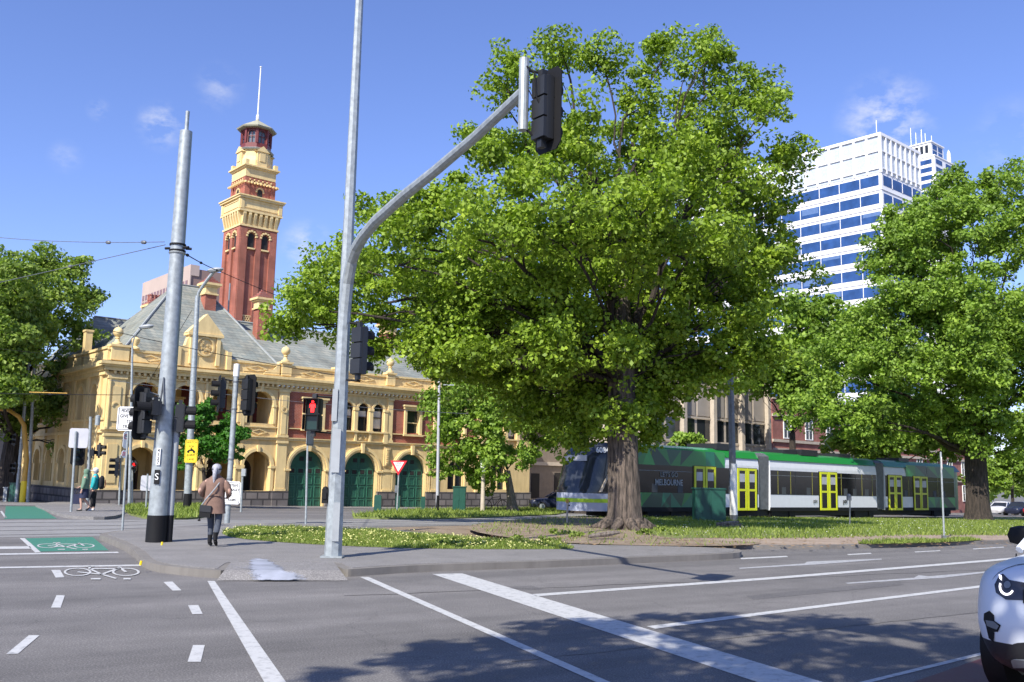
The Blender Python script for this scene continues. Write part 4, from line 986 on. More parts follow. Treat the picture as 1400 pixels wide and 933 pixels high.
def tree(name, label, cat, loc, h_tr, r_tr, lobes, per, size, leaf, bark, dens=1.0, group=None, cl=(.55, 1.0), lean=(0, 0), inner=.3, flare=1.0, nb=3, skirt=None, trunk_n=28, parts=True):
    """lobes: world (centre Vector, rx, rz). crown = clumps over each lobe's shell"""
    root = thing(name, label, cat, tuple(loc), 0, group); L0 = Vector(loc)
    lm = -1; clumps = []; limb = MB(); twig = MB()
    top = Vector((lean[0], lean[1], h_tr))
    # trunk with furrowed flare
    mb = MB(); k = 26; n = trunk_n
    vs = []; ph = [random.uniform(0, 6.28) for _ in range(6)]
    for i in range(k+1):
        f = i/k; z = f*h_tr-.15; r = r_tr*(1+flare*.55*math.exp(-z/.35)+flare*.18*math.exp(-z/1.2))*(1-.28*f)
        cx, cy = lean[0]*f**1.3, lean[1]*f**1.3
        for j in range(n):
            q = 2*math.pi*j/n; rr = r*(1+.05*math.sin(3*q+ph[0])+.035*math.sin(7*q+ph[1]+z)+.03*math.sin(13*q+ph[2]+z*.7)+.10*flare*math.exp(-z/.4)*math.sin(5*q+ph[3]))
            vs.append((cx+rr*math.cos(q), cy+rr*math.sin(q), z))
    mb.add(vs, [(i*n+j, i*n+(j+1) % n, (i+1)*n+(j+1) % n, (i+1)*n+j) for i in range(k) for j in range(n)])
    def limbpath(a, b, r0, r1, mbx, nn=8, wob=.08):
        a, b = Vector(a), Vector(b); Ls = (b-a).length; pts = []
        mid = a.lerp(b, .45)+Vector((0, 0, .12*Ls if b.z-a.z < Ls*.8 else 0))
        o1 = Vector((random.gauss(0, wob), random.gauss(0, wob), random.gauss(0, wob)))*Ls; m_ = mid+o1
        for i in range(9): t = i/8; pts.append(a*(1-t)**2+m_*2*t*(1-t)+b*t*t+Vector((random.gauss(0, .015), random.gauss(0, .015), random.gauss(0, .015)))*Ls*(0 < i < 8))
        mbx.tube(pts, [r0+(r1-r0)*i/8 for i in range(9)], nn, cap=False); return pts
    for (c, rx, rz) in lobes:
        cl_ = c-L0
        f = min(.98, max(.5 if h_tr > 7 else .72, cl_.z*random.uniform(.5, .62)/h_tr)); st = Vector((lean[0]*f**1.3, lean[1]*f**1.3, h_tr*f)); lm += 1
        pts = limbpath(st, cl_-Vector((0, 0, rz*.2)), r_tr*(.30 if lm % 4 == 0 else .16)*min(1, (rx/2.0))**.5, r_tr*.06, limb)
        area = 4*math.pi*((rx*rx*2*rz)**(2/3)) if False else 4*math.pi*rx*(rx+rz)/2
        nc = max(5, int(area/(2.2)*dens))
        for _ in range(nc):
            d = Vector((random.gauss(0, 1), random.gauss(0, 1), random.gauss(0, 1)+.12)).normalized()
            rr = 1.0 if random.random() > inner else random.uniform(.35, .85)
            rr *= random.uniform(.84, 1.10)
            p = cl_+Vector((d.x*rx, d.y*rx, d.z*rz))*rr
            if skirt and p.z+L0.z < skirt: continue
            clumps.append((p.x, p.y, p.z, random.uniform(*cl)))
            if random.random() < .30: limbpath(pts[random.choice((3, 4, 5, 6, 7, 8))], p, r_tr*.075, .012, twig, 5, .14)
    # each clump splits into small tufts -> uneven outline with gaps
    tf = []
    for (x, y, z, r) in clumps:
        for _ in range(nb):
            d = Vector((random.gauss(0, 1), random.gauss(0, 1), random.gauss(0, .8))); d = d.normalized()*r*random.uniform(.3, 1.0)
            tf.append((x+d.x, y+d.y, z+d.z, r*random.uniform(.34, .62)))
    tf = np.array(tf)
    mb.build('trunk', bark, root, smooth=True)
    if parts:
        limb.build('limbs', M['bark_far'], root, smooth=True); twig.build('branches', M['bark_far'], root, smooth=True)
    leaves('crown', tf, per, size, leaf, root)
    return root, len(tf)*per
def LO(lst, Y, k=1.0, cut=.0):
    o = []
    for e in lst:
        px, py, rx, rz = e[:4]; dy = e[4] if len(e) > 4 else 0
        c = atY(px, py, Y+dy); o.append((c, max(.45, rx/FPX*(Y+dy)*k-cut), max(.35, rz/FPX*(Y+dy)*k-cut*.8)))
    return o
tot = 0
b0 = at(855, 724, .1)
T1 = LO([(770, 72, 42, 32, 0), (825, 85, 28, 28, 1), (690, 112, 42, 42, -1), (715, 170, 55, 50, 1), (905, 78, 26, 36, 2), (985, 85, 62, 52, 0), (1040, 125, 42, 40, 1), (1015, 170, 70, 50, -1), (1085, 215, 28, 26, 0), (1055, 290, 30, 34, 1),
         (800, 185, 85, 55, -3), (900, 185, 85, 70, 2), (945, 250, 95, 70, -2), (1010, 260, 70, 70, 2), (700, 235, 60, 60, -3), (780, 290, 95, 65, -6), (870, 280, 80, 60, -5), (1012, 350, 58, 50, -1), (940, 350, 90, 60, -4),
         (590, 305, 62, 55, 0), (655, 320, 75, 55, -5), (515, 310, 48, 45, 1), (545, 355, 75, 50, -3), (460, 375, 50, 48, 1), (425, 420, 42, 32, 0), (395, 440, 28, 20, 1), (500, 435, 62, 34, 2), (590, 425, 75, 55, -2), (700, 410, 90, 60, -1),
         (680, 470, 80, 45, 3), (800, 390, 80, 50, -1), (840, 450, 95, 45, 2), (955, 440, 90, 55, -1), (1030, 405, 42, 38, 0), (1040, 465, 42, 34, -1), (760, 500, 85, 40, 3), (900, 505, 95, 40, 1), (1000, 500, 70, 40, 0), (620, 480, 50, 34, 1), (525, 470, 36, 24, 1),
         (830, 545, 70, 30, 0), (930, 528, 50, 22, 0), (720, 540, 60, 30, 2), (790, 548, 70, 32, 1), (850, 562, 52, 28, -2), (915, 548, 52, 28, 0), (860, 505, 95, 45, 0), (735, 562, 42, 24, 1), (800, 588, 30, 14, 0), (880, 590, 24, 12, 1), (640, 400, 80, 60, 1), (640, 500, 60, 30, 3), (700, 505, 60, 32, 4), (570, 475, 50, 28, 2), (760, 460, 70, 40, 3), (820, 500, 70, 40, 2), (650, 440, 62, 40, -1), (720, 455, 60, 38, -1), (785, 440, 52, 34, -2), (610, 470, 50, 28, 0), (880, 460, 50, 34, -1), (690, 400, 55, 38, -2), (700, 492, 62, 30, -3), (772, 505, 52, 28, -3), (635, 478, 52, 28, -2.5), (600, 440, 50, 30, -2), (840, 490, 46, 28, -3), (740, 470, 60, 34, -3.5), (620, 275, 52, 42, 0), (655, 205, 34, 36, 0), (570, 300, 45, 40, -1), (760, 395, 50, 36, -3), (560, 420, 60, 50, 0), (900, 420, 80, 60, 0), (985, 400, 70, 50, 1), (830, 340, 90, 60, 0), (870, 130, 45, 40, 1)], 31, cut=.28)
for (x, y, z, r) in ((3.5, 38.5, 11, 2.8), (7, 38.5, 10.5, 2.6), (0, 38, 10.5, 2.6), (2.5, 36.5, 14, 2.2), (-3.5, 37.5, 9.5, 2.3), (6, 36, 13.5, 2.2), (9.5, 37, 10, 2.2), (-6.5, 35.5, 9, 1.8)): T1.append((Vector((x, y, z)), r, r*.75))  # lobes hidden behind the front crown, added to shade the tram
r_, n_ = tree('oak_tree', 'huge spreading tree with thick furrowed trunk in front of the tram', 'tree', b0, 9.2, .50, T1, 52, .125, M['leaf'], M['bark'], dens=1.12, cl=(.5, .95), lean=(-.3, .3), inner=.32, nb=6, flare=.32); tot += n_
def tb(px, Y, dz=.1): return base(px, Y, dz)
# dark tree behind the tram nose
T2 = LO([(790, 560, 60, 40), (740, 580, 45, 32), (840, 540, 50, 40), (770, 510, 70, 40), (700, 555, 40, 30), (650, 520, 50, 34, 2)], 60, cut=.6)
r_, n_ = tree('street_tree', 'dark trunked tree standing behind the nose of the tram', 'tree', tb(797, 60), 5.2, .5, T2, 34, .24, M['leaf_b'], M['bark_far'], cl=(.7, 1.2), nb=5); tot += n_
# small bright tree on the far strip
T3 = LO([(650, 560, 55, 40, 0), (600, 590, 32, 34, -1), (625, 630, 40, 26, 0), (690, 600, 50, 38, -1), (665, 620, 40, 26, -1), (740, 595, 32, 34, 1), (610, 545, 36, 28, 1), (735, 560, 40, 30, 1), (655, 655, 25, 12, 0)], 57, cut=.4)
r_, n_ = tree('elm_tree', 'small bright green tree with a pale forked trunk in front of the bluestone wall', 'tree', tb(701, 58), 2.6, .26, T3, 38, .19, M['leaf_b'], M['bark_pale'], cl=(.6, 1.0), nb=6, lean=(-.4, 0)); tot += n_
# right hand tree
T4 = LO([(1290, 265, 45, 38, 0), (1355, 255, 50, 38, 1), (1240, 300, 40, 34, 0), (1210, 345, 36, 30, 0), (1300, 330, 75, 55, -2), (1390, 320, 60, 60, 0), (1250, 400, 70, 50, -1), (1190, 440, 42, 36, 0), (1330, 420, 85, 60, -3), (1420, 420, 60, 60, 0),
         (1150, 500, 45, 40, 1), (1220, 490, 70, 50, -1), (1310, 510, 80, 50, -3), (1400, 520, 70, 55, -1), (1120, 560, 40, 34, 1), (1180, 575, 55, 34, 0), (1260, 570, 60, 32, 1), (1350, 590, 60, 30, 0), (1420, 600, 50, 36, 0), (1460, 340, 60, 80, 0), (1470, 500, 60, 80, 0), (1290, 450, 70, 50, 0), (1240, 350, 50, 45, 1), (1370, 480, 70, 50, 0)], 60, cut=.45)
r_, n_ = tree('plane_tree', 'broad leafy tree with a thick dark trunk beside the tram tail', 'tree', tb(1337, 61), 8.0, .72, T4, 52, .19, M['leaf_b'], M['bark_far'], cl=(.7, 1.3), nb=6, dens=.8, inner=.3, flare=.4); tot += n_
# trees behind the tram, between the two big ones
T5 = LO([(1085, 430, 38, 32), (1110, 470, 40, 32), (1070, 500, 45, 36), (1100, 535, 50, 30), (1035, 515, 40, 22), (1130, 425, 22, 20), (1145, 460, 40, 30), (1180, 440, 30, 22), (1200, 480, 40, 34)], 80, cut=.6)
r_, n_ = tree('street_tree', 'rounded light green tree between the grey office and the brick building', 'tree', tb(1085, 82), 7, .35, T5, 34, .32, M['leaf_b'], M['bark_far'], cl=(.9, 1.6), nb=5, group=None); tot += n_
T5b = LO([(1200, 600, 45, 26), (1160, 590, 30, 26), (1250, 585, 45, 28), (1300, 600, 40, 24), (1225, 560, 45, 30)], 84)
r_, n_ = tree('street_tree', 'low leafy tree behind the tail of the tram hiding the brick building', 'tree', tb(1222, 85), 4.5, .35, T5b, 30, .34, M['leaf_b'], M['bark_far'], cl=(.9, 1.6), nb=5); tot += n_
T9 = [(Vector((x, y, z)), r, r*.8) for x, y, z, r in ((56, 70, 9, 3.2), (59, 72, 12, 3), (53, 72, 11.5, 2.8), (57, 68, 6.5, 2.6), (61, 70, 8, 2.6), (56, 73, 14.5, 2.4))]
r_, n_ = tree('street_tree', 'broad street tree outside the frame, right of the last big one', 'tree', Vector((57, 71, gz(0, 71))), 6, .5, T9, 34, .24, M['leaf_b'], M['bark_far'], cl=(.8, 1.3), nb=5)
# left plane tree
T6 = LO([(105, 372, 36, 32, 0), (60, 360, 45, 30, 1), (10, 370, 45, 34, 0), (120, 405, 28, 28, 1), (70, 415, 60, 45, -2), (0, 430, 55, 50, 0), (100, 460, 36, 40, 0), (50, 490, 60, 50, -2), (105, 520, 30, 34, 1), (-10, 510, 55, 50, 0), (70, 560, 45, 32, 0), (10, 570, 50, 34, 0), (110, 570, 16, 22, 1), (95, 610, 14, 12, 1), (-60, 400, 50, 60), (-60, 520, 50, 60)], 60, cut=.8)
for s_ in (2.5, 4.5, 6.5, 9, 11.5, 14):  # crown clumps added sunward of the station side wall to shade it
    for z_ in (1.5, 4.3, 7.0):
        wv_ = WB+D1*-11.15+NI*s_; T6.append((Vector((wv_.x-.36*7.5, wv_.y-.65*7.5, z_+.67*7.5-.5)), 1.35, 1.2))
for (x, y, z, r) in ((-29, 52, 8.2, 2.1), (-31, 55, 8.5, 2.2), (-33.5, 58, 9, 2.3), (-28.3, 53.5, 10.2, 1.6), (-31, 51.5, 6.2, 1.8), (-34, 55, 6, 2)): T6.append((Vector((x, y, z)), r, r*.8))  # larger clumps, likewise added to shade the side wall
r_, n_ = tree('plane_tree', 'tall olive green plane tree at the left edge beside the fire station', 'tree', tb(8, 61), 7.5, .62, T6, 48, .20, M['leaf_d'], M['bark_far'], cl=(.7, 1.2), nb=6, dens=.9, lean=(.3, 0)); tot += n_
# ornamental tree in front of the colonnade
T7 = LO([(275, 575, 22, 20), (300, 590, 24, 15), (330, 600, 18, 11), (258, 600, 18, 18, .5), (290, 560, 14, 10), (245, 570, 10, 14), (252, 630, 10, 10), (285, 610, 20, 10, -.5), (305, 612, 24, 8)], 52)
r_, n_ = tree('ornamental_tree', 'small flat topped bright green tree in front of the fire station colonnade', 'tree', tb(281, 52.5, .06), 2.3, .13, T7, 46, .15, M['leaf_o'], M['bark_far'], cl=(.35, .6), nb=4, dens=2.6, lean=(-.25, 0), flare=.3); tot += n_
# trees behind the viewer: they only cast their shade on the road
sh = lambda x, y, z: Vector((x-z*math.cos(SHD)/math.tan(SUN_EL), y-z*math.sin(SHD)/math.tan(SUN_EL), z))
T8 = []
for (px, py) in [(560, 905), (620, 890), (690, 878), (735, 858), (800, 866), (880, 856), (950, 848), (1030, 846), (1110, 850), (1190, 854), (1270, 872), (780, 895), (880, 888), (980, 876), (1080, 880), (1180, 885), (1290, 900), (930, 915), (1040, 910), (1150, 915), (1250, 920), (650, 922), (730, 918), (840, 925), (1000, 940), (1120, 945), (600, 940), (800, 950), (1360, 920), (1350, 890)]:
    q = at(px, py); T8.append((sh(q.x+random.gauss(0, .15), q.y-.25, random.uniform(7, 9.5)), random.uniform(.45, .75), random.uniform(.35, .5)))
r_, n_ = tree('street_tree', 'leafy tree behind the viewer, out of sight, shading the road', 'tree', Vector((-1.5, -2.2, 0)), 5.5, .4, T8, 26, .13, M['leaf'], M['bark'], cl=(.3, .55), nb=4, dens=1.5); tot += n_
print('leaves', tot)
# distant greenery
def shrub(name, label, px, py, rx, rz, Y, m, per=40, size=.2, cat='shrub', n=26):
    c = atY(px, py, Y); g0 = gz(c.x, Y); root = thing(name, label, cat, (c.x, Y, g0)); tf = []
    for _ in range(n):
        d = Vector((random.gauss(0, 1), random.gauss(0, 1), random.gauss(0, 1))).normalized()*random.uniform(.4, 1)
        tf.append((d.x*rx/FPX*Y, d.y*rx/FPX*Y, max(.2, c.z-g0+d.z*rz/FPX*Y), random.uniform(.3, .6)*rz/FPX*Y))
    leaves('foliage', np.array(tf), per, size, m, root)
    mb = MB()
    for t_ in tf[:8]: mb.tube([(0, 0, 0), (t_[0]*.5, t_[1]*.5, t_[2]*.6), t_[:3]], [.06, .04, .015], 5)
    mb.build('stem', M['bark_far'], root)
shrub('shrub', 'pale green shrub showing above the roof of the first tram car', 938, 605, 26, 12, 74, M['leaf_b'], 60, .25, n=40)
tf = []
for _ in range(900):
    x = random.uniform(-320, 420); y = random.uniform(150, 200); tf.append((x, y, gz(x, y)+random.uniform(1, 7+3*math.sin(x*.07)), random.uniform(1.5, 3)))
o = leaves('distant_trees', np.array(tf), 60, 1.1, M['leaf_d'], None); props(o, kind='stuff')
for i, (px, py, rx, rz, Y) in enumerate([(1385, 640, 30, 34, 112), (1345, 655, 20, 24, 118)]):
    T = LO([(px, py-8, rx*.6, rz*.5), (px-rx*.5, py+6, rx*.5, rz*.4), (px+rx*.5, py+4, rx*.5, rz*.4)], Y)
    tree('street_tree', ['small far tree over the parked cars at the right edge', 'small far tree seen just right of the thick dark trunk'][i], 'tree', tb(px, Y, 0), 4, .2, T, 36, .35, M['leaf_b'], M['bark_far'], cl=(.8, 1.3), nb=4, flare=.3)

# ---------------------------------------------------------------- poles and signals
GV, BLK = M['galv'], M['black']
def pole_mb(h, r0, r1, n=20, z0=0): mb = MB(); mb.tube([(0, 0, z0), (0, 0, h*.5), (0, 0, h)], [r0, (r0+r1)/2, r1], n); return mb
def signal_head(parent, loc, th, s=1.0, n=3, back=True, lit=None, visor=.22, mats=None, man=False):
    """faces heading th (angle from +X, parent frame)"""
    rz = th+math.pi/2; H = .34*s
    mb = MB(); hh = n*H
    for k in range(n): z = -k*H; mb.box(-.15*s, .15*s, -.04, .17*s, z-H+.012, z-.012)
    mb.box(-.155*s, .155*s, -.02, .10*s, -hh, 0)
    for z in (.04, -hh-.05): mb.box(-.04, .04, .02, .10, z-.05, z+.05)
    h = mb.build('signal_head', M['charcoal'], parent); h.location = loc; h.rotation_euler = (0, 0, rz)
    if back:
        b = MB(); w_, t_, c_ = .30*s, .16*s, .1*s
        b.prism([(-w_+c_, -hh-t_), (w_-c_, -hh-t_), (w_, -hh-t_+c_), (w_, t_-c_), (w_-c_, t_), (-w_+c_, t_), (-w_, t_-c_), (-w_, -hh-t_+c_)], -.05, -.035); b.build('backboard', BLK, h)
    for k in range(n):
        z = -(k+.5)*H; v = MB(); q = 12; r = .13*s
        vs = [(r*math.cos(a), y, z+r*math.sin(a)) for y in (-.051, -.051-visor) for a in [math.pi*(-.2+1.4*i/q) for i in range(q+1)]]
        v.add(vs, [(i, i+1, q+2+i, q+1+i) for i in range(q)]); v.build('visor', BLK, h)
        l = MB(); l.T = Matrix.Translation((0, -.052, z)) @ Matrix.Rotation(R(90), 4, 'X'); l.lathe((0, 0, 0), [(r*.92, 0), (r*.7, .02), (.01, .03)], 14)
        l.build('lens', M['redlit'] if lit == k and not man else M['lensdk'], h)
    return h
BD = ANG            # heading of the cross street / road direction
# mast arm pole
pb = at(455, 762, .13)
MA = thing('mast_arm_pole', 'galvanised octagonal pole with long curved mast arm reaching over the road', 'traffic light', (pb.x, pb.y, .13))
YP = pb.y; loc = lambda px, py, Y, o: atY(px, py, Y)-Vector(o.location)
mb = MB(); mb.tube([(0, 0, -.02), (0, 0, 5.2), (0, 0, 13.5)], [.165, .115, .065], 8); mb.box(-.2, .2, -.2, .2, 0, .03); mb.build('pole', GV, MA)
mb = MB(); mb.box(-.09, .07, -.168, -.14, 1.55, 2.35); mb.box(.0, .12, -.168, -.13, .3, 1.0); mb.box(-.12, -.02, -.17, -.12, 2.5, 3.1); mb.build('access_plate', M['grey'], MA)
tip = loc(716, 125, 10.9, MA); s0 = loc(474, 365, YP, MA)
hd = Vector((tip.x, tip.y, 0)).normalized(); Ltot = Vector((tip.x, tip.y, 0)).length
pts = [Vector((0, 0, s0.z-1.35)), Vector((0, 0, s0.z-.9))+hd*.03, Vector((0, 0, s0.z-.35))+hd*.12, Vector((0, 0, s0.z+.05))+hd*.32]
e0 = pts[-1]
for t in (.04, .1, .2, .4, .6, .8, 1.0):
    q = e0.lerp(tip, t); q.z += .34*math.sin(math.pi*t**.6)*(1-t)*1.2; pts.append(q)
mb = MB(); mb.tube(pts, [.11, .115, .115, .11, .108, .105, .1, .09, .08, .072, .066], 10); mb.build('mast_arm', M['galv'], MA, smooth=False)
mb = MB(); mb.tube([tip+Vector((0, 0, -.5)), tip+Vector((0, 0, .42))], .062, 12); mb.build('drop_tube', GV, MA)
c = loc(745, 108, 10.9, MA)
h = signal_head(MA, (c.x+.02, c.y, c.z), R(38), .78, 3, visor=.14)
mb = MB(); mb.tube([tip+Vector((0, 0, .28)), Vector((c.x, c.y, c.z+.06))], .018, 6); mb.tube([tip+Vector((0, 0, -.44)), Vector((c.x, c.y, c.z-.86))], .018, 6)
mb.tube([tip+Vector((.03, -.05, .3)), tip+Vector((.13, -.08, .2)), tip+Vector((.15, -.1, -.1)), tip+Vector((.2, -.1, -.2)), Vector((c.x-.05, c.y, c.z-.3))], .012, 5); mb.build('bracket', BLK, MA)
h = signal_head(MA, (.38, -.15, 4.28), R(50), .88, 3, back=False, visor=.18)
mb = MB(); mb.tube([(.05, 0, 4.4), (.38, -.15, 4.34)], .022, 6); mb.tube([(.05, 0, 3.3), (.38, -.15, 3.26)], .022, 6); mb.build('bracket', BLK, MA)
# pedestrian signal with the red standing figure
ph_ = signal_head(MA, (-.48, -.1, 2.92), R(-98), .9, 2, back=False, visor=.06, man=True)
for ch in list(ph_.children):
    if ch.name.startswith(('visor', 'lens')): bpy.data.objects.remove(ch)
for k in range(2):
    b = MB(); z = -(k+.5)*.306; b.box(-.125, .125, -.05, -.041, z-.125, z+.125); b.build('lens', BLK if k == 0 else mat('dark_green_lens', (.008, .03, .025), .3), ph_)
    v = MB(); v.box(-.15, .15, -.16, -.04, z+.135, z+.148); v.box(-.15, -.137, -.16, -.04, z-.13, z+.135); v.box(.137, .15, -.16, -.04, z-.13, z+.135); v.build('visor', BLK, ph_)
m_ = MB(); z = -.153
m_.T = Matrix.Translation((0, -.056, z)); m_.prism([(.026*math.cos(a), .085+.026*math.sin(a)) for a in [k*math.pi/6 for k in range(12)]], 0, .006)
m_.prism([(-.05, .05), (.05, .05), (.058, -.02), (.04, -.02), (.034, .02), (.032, -.11), (.006, -.11), (0, -.03), (-.006, -.11), (-.032, -.11), (-.034, .02), (-.04, -.02), (-.058, -.02)], 0, .006)
m_.build('red_figure', M['redlit'], ph_)
mb = MB(); mb.tube([(-.1, 0, 2.95), (-.48, -.02, 2.97)], .02, 6); mb.tube([(-.12, 0, 2.28), (-.45, -.02, 2.3)], .018, 6); mb.build('bracket', BLK, MA)
mb = MB(); mb.box(-.24, -.13, -.11, .0, .98, 1.24); mb.lathe((-.185, -.055, 1.24), [(.055, 0), (.05, .03), (.01, .05)], 10); mb.box(-.22, -.15, -.13, -.11, 1.06, 1.18); mb.build('push_button', BLK, MA)

# big tram span pole
pb = at(213, 741, .13); BP = thing('span_pole', 'very thick galvanised tram pole with a black painted foot on the island corner', 'pole', (pb.x, pb.y, .13))
hT = atY(250, 180, pb.y).z-.13
mb = pole_mb(hT, .205, .135, 28); mb.T = Matrix(); mb.tube([(0, 0, hT-.02), (0, 0, hT+.48)], .045, 12); mb.lathe((0, 0, hT*.69), [(.165, -.03), (.185, 0), (.165, .03)], 24); mb.build('pole', GV, BP, smooth=True)
mb = MB(); mb.lathe((0, 0, 0), [(.215, 0), (.212, .56)], 28); mb.build('black_band', BLK, BP, smooth=True)
mb = MB(); mb.tube([(.235, .1, 0), (.235, .1, 2.7)], .07, 14); mb.build('conduit', M['grey'], BP, smooth=True)
mb = MB(); mb.tube([(.235, .1, -.01), (.235, .1, .56)], .075, 14); mb.build('conduit_foot', BLK, BP)
zs = atY(229, 335, pb.y).z-.13
mb = MB()
for z in (zs, zs-.14): mb.lathe((0, 0, z), [(.178, -.02), (.178, .02)], 20)
for a in (R(170), R(-20), R(10)): mb.tube([(.17*math.cos(a), .17*math.sin(a), zs-.07), (.3*math.cos(a), .3*math.sin(a), zs-.07)], .03, 8)
mb.build('wire_collar', BLK, BP)
def onface(name, s_, z, size, m, w_=.1):
    text(name, s_, size, m, BP, (-.02, -.206, z), 0, ext=.002)
mb = MB(); mb.box(-.04, .04, -.222, -.2, 1.62, 1.98); mb.build('sticker', M['signwhite'], BP)
for k, c_ in enumerate('4127'): text('pole_number', c_, .1, BLK, BP, (0, -.226, 1.93-.085*k))
mb = MB(); mb.box(-.055, .055, -.222, -.2, 1.22, 1.52); mb.build('sticker', BLK, BP); text('letter', 'S', .2, M['signwhite'], BP, (0, -.226, 1.37))
# signals on its left side
c = loc(199, 537, pb.y-.3, BP)
h = signal_head(BP, (c.x-.02, c.y, c.z), R(163), .86, 3)
h2 = signal_head(BP, (-.14, -.4, 2.98), R(-140), .92, 1, back=False, visor=.3)
h3 = signal_head(BP, (.34, .12, 2.95), R(15), .9, 2, back=False)
mb = MB(); mb.tube([(-.1, -.1, c.z-.05), (c.x, c.y, c.z+.03)], .022, 6); mb.tube([(-.1, -.1, c.z-1.0), (c.x, c.y, c.z-.92)], .022, 6); mb.tube([(-.08, -.2, 3.05), (-.14, -.4, 3.02)], .025, 6); mb.tube([(-.06, -.18, 3.0), (-.02, -.2, 3.5), (.03, -.2, 2.9)], .018, 6); mb.build('bracket', M['galv_dk'], BP)

# sign posts
def post(name, label, cat, px, py, dz, ytop_px, r=.03, m=GV, foot=None, lean=0, n=10, Y=None):
    p = at(px, py, dz) if Y is None else base(px, Y, dz)
    t = thing(name, label, cat, (p.x, p.y, p.z)); h_ = atY(ytop_px[0], ytop_px[1], p.y).z-p.z; dx = atY(ytop_px[0], ytop_px[1], p.y).x-p.x
    mb = MB(); mb.tube([(0, 0, -.05), (dx, 0, h_)], [r, r*(.75 if r > .05 else 1)], n); mb.build('post', m, t, smooth=True)
    if foot: mb = MB(); mb.lathe((0, 0, 0), [(r*1.03, 0), (r*1.03, foot)], 14); mb.build('black_foot', BLK, t)
    return t, p, h_
def signplate(parent, c, w_, h_, rz, m, border=None, name='sign', backm=None, bw=.015):
    b = MB(); r_ = .05; b.prism([(-w_/2+r_, -h_/2), (w_/2-r_, -h_/2), (w_/2, -h_/2+r_), (w_/2, h_/2-r_), (w_/2-r_, h_/2), (-w_/2+r_, h_/2), (-w_/2, h_/2-r_), (-w_/2, -h_/2+r_)], -.012, .0)
    o = b.build(name, m, parent); o.location = c; o.rotation_euler = (0, 0, rz)
    if border:
        q = MB(); a, e = w_/2-.03, h_/2-.03
        for (x0, x1, z0, z1) in ((-a, a, e-bw, e), (-a, a, -e, -e+bw), (-a, -a+bw, -e+bw, e-bw), (a-bw, a, -e+bw, e-bw)): q.box(x0, x1, -.015, -.012, z0, z1)
        q.build('border', border, o)
    return o
t, p, h_ = post('sign_post', 'thin grey post with square white tram warning sign beside the thick tram pole', 'sign', 167, 731, 0, (177, 556), .028)
c = atY(177, 573, p.y)-p; so = signplate(t, (c.x+.02, -.04, c.z), .62, .62, R(4), M['signwhite'], BLK)
for k, s_ in enumerate(['PEDESTRIANS', 'GIVE WAY', 'TO', 'TRAMS']): text('lettering', s_, .115, BLK, so, (0, -.014, .2-.135*k), ext=.002, xs=.62 if k == 0 else .9, bold=.002)
c = atY(172, 606, p.y)-p; s2 = signplate(t, (c.x-.0, -.04, c.z+.08), .15, .44, R(60), M['signwhite'], None); 
r2 = MB(); n = 16; r2.add([(r_*math.cos(2*math.pi*k/n), -.016, .08+r_*math.sin(2*math.pi*k/n)) for r_ in (.065, .05) for k in range(n)], [(k, (k+1) % n, n+(k+1) % n, n+k) for k in range(n)]); r2.build('ring', M['red'], s2)
text('lettering', 'P', .1, BLK, s2, (0, -.014, .08), ext=.002); s3 = signplate(t, (c.x, -.04, c.z-.28), .16, .2, R(60), M['signwhite']); text('lettering', 'BUS\nZONE', .06, M['red'], s3, (0, -.014, 0), ext=.002)
# lamp posts
def lamp(name, label, px, Y, top, r, head, armexp, foot=None):
    p = base(px, Y, .05); t = thing(name, label, 'street lamp', (p.x, p.y, p.z)); T_ = atY(*top, Y)-p; H2 = atY(*head, Y)-p
    mb = MB(); mb.tube([(0, 0, -.05), (T_.x*.5, 0, T_.z*.5), (T_.x, 0, T_.z)], [r, r*.8, r*.6], 14); mb.build('pole', GV, t, smooth=True)
    a = MB(); pts = [Vector((T_.x, 0, T_.z-.3))]
    for k in range(1, 9): f = k/8; pts.append(Vector((T_.x+(H2.x-T_.x)*(f**armexp), -.3*f, T_.z+(H2.z-T_.z)*(1-(1-f)**(1 if armexp < 1.5 else 1.6)))))
    a.tube(pts, [r*.42]*9, 8); a.build('arm', GV, t, smooth=True)
    l = MB(); l.T = Matrix.Translation((H2.x, -.3, H2.z)) @ Matrix.Rotation(R(-8), 4, 'Y') @ Matrix.Diagonal((1, .42, .32, 1)); l.lathe((0, 0, 0), [(.05, -.38), (.32, -.3), (.42, 0), (.36, .2), (.1, .38)], 14); l.build('lamp_head', M['grey'], t, smooth=True)
    if foot: mb = MB(); mb.lathe((0, 0, 0), [(r*1.04, 0), (r*1.04, foot)], 16); mb.build('black_foot', BLK, t)
    return t, p
lamp('street_lamp', 'slim grey street lamp with long curved arm in front of the station corner', 177, 50, (181, 475), .09, (203, 448), 1.8)
t, p = lamp('street_lamp', 'grey street lamp with black foot carrying the yellow motorcycle warning sign', 256, 46, (270, 405), .19, (297, 371), 1.25, .75)
c = atY(261, 617, 45.7)-p; so = signplate(t, (c.x, -.25, c.z), .62, 1.12, 0, M['yellow'], BLK)
for k, s_ in enumerate(['WATCH', 'FOR', '', 'IN BUS', 'LANE']):
    if s_: text('lettering', s_, .15, BLK, so, (0, -.014, .42-.205*k), ext=.002, xs=.9)
b = MB(); b.T = Matrix.Translation((0, -.02, .0))
for x in (-.14, .14): b.prism([(x+.06*math.cos(a), -.03+.06*math.sin(a)) for a in [k*math.pi/6 for k in range(12)]], -.003, .003)
b.prism([(-.16, .02), (-.05, .0), (.1, .0), (.14, .06), (.05, .1), (.02, .16), (-.05, .13), (-.02, .08), (-.12, .07)], -.003, .003); b.build('motorcycle_symbol', BLK, so)
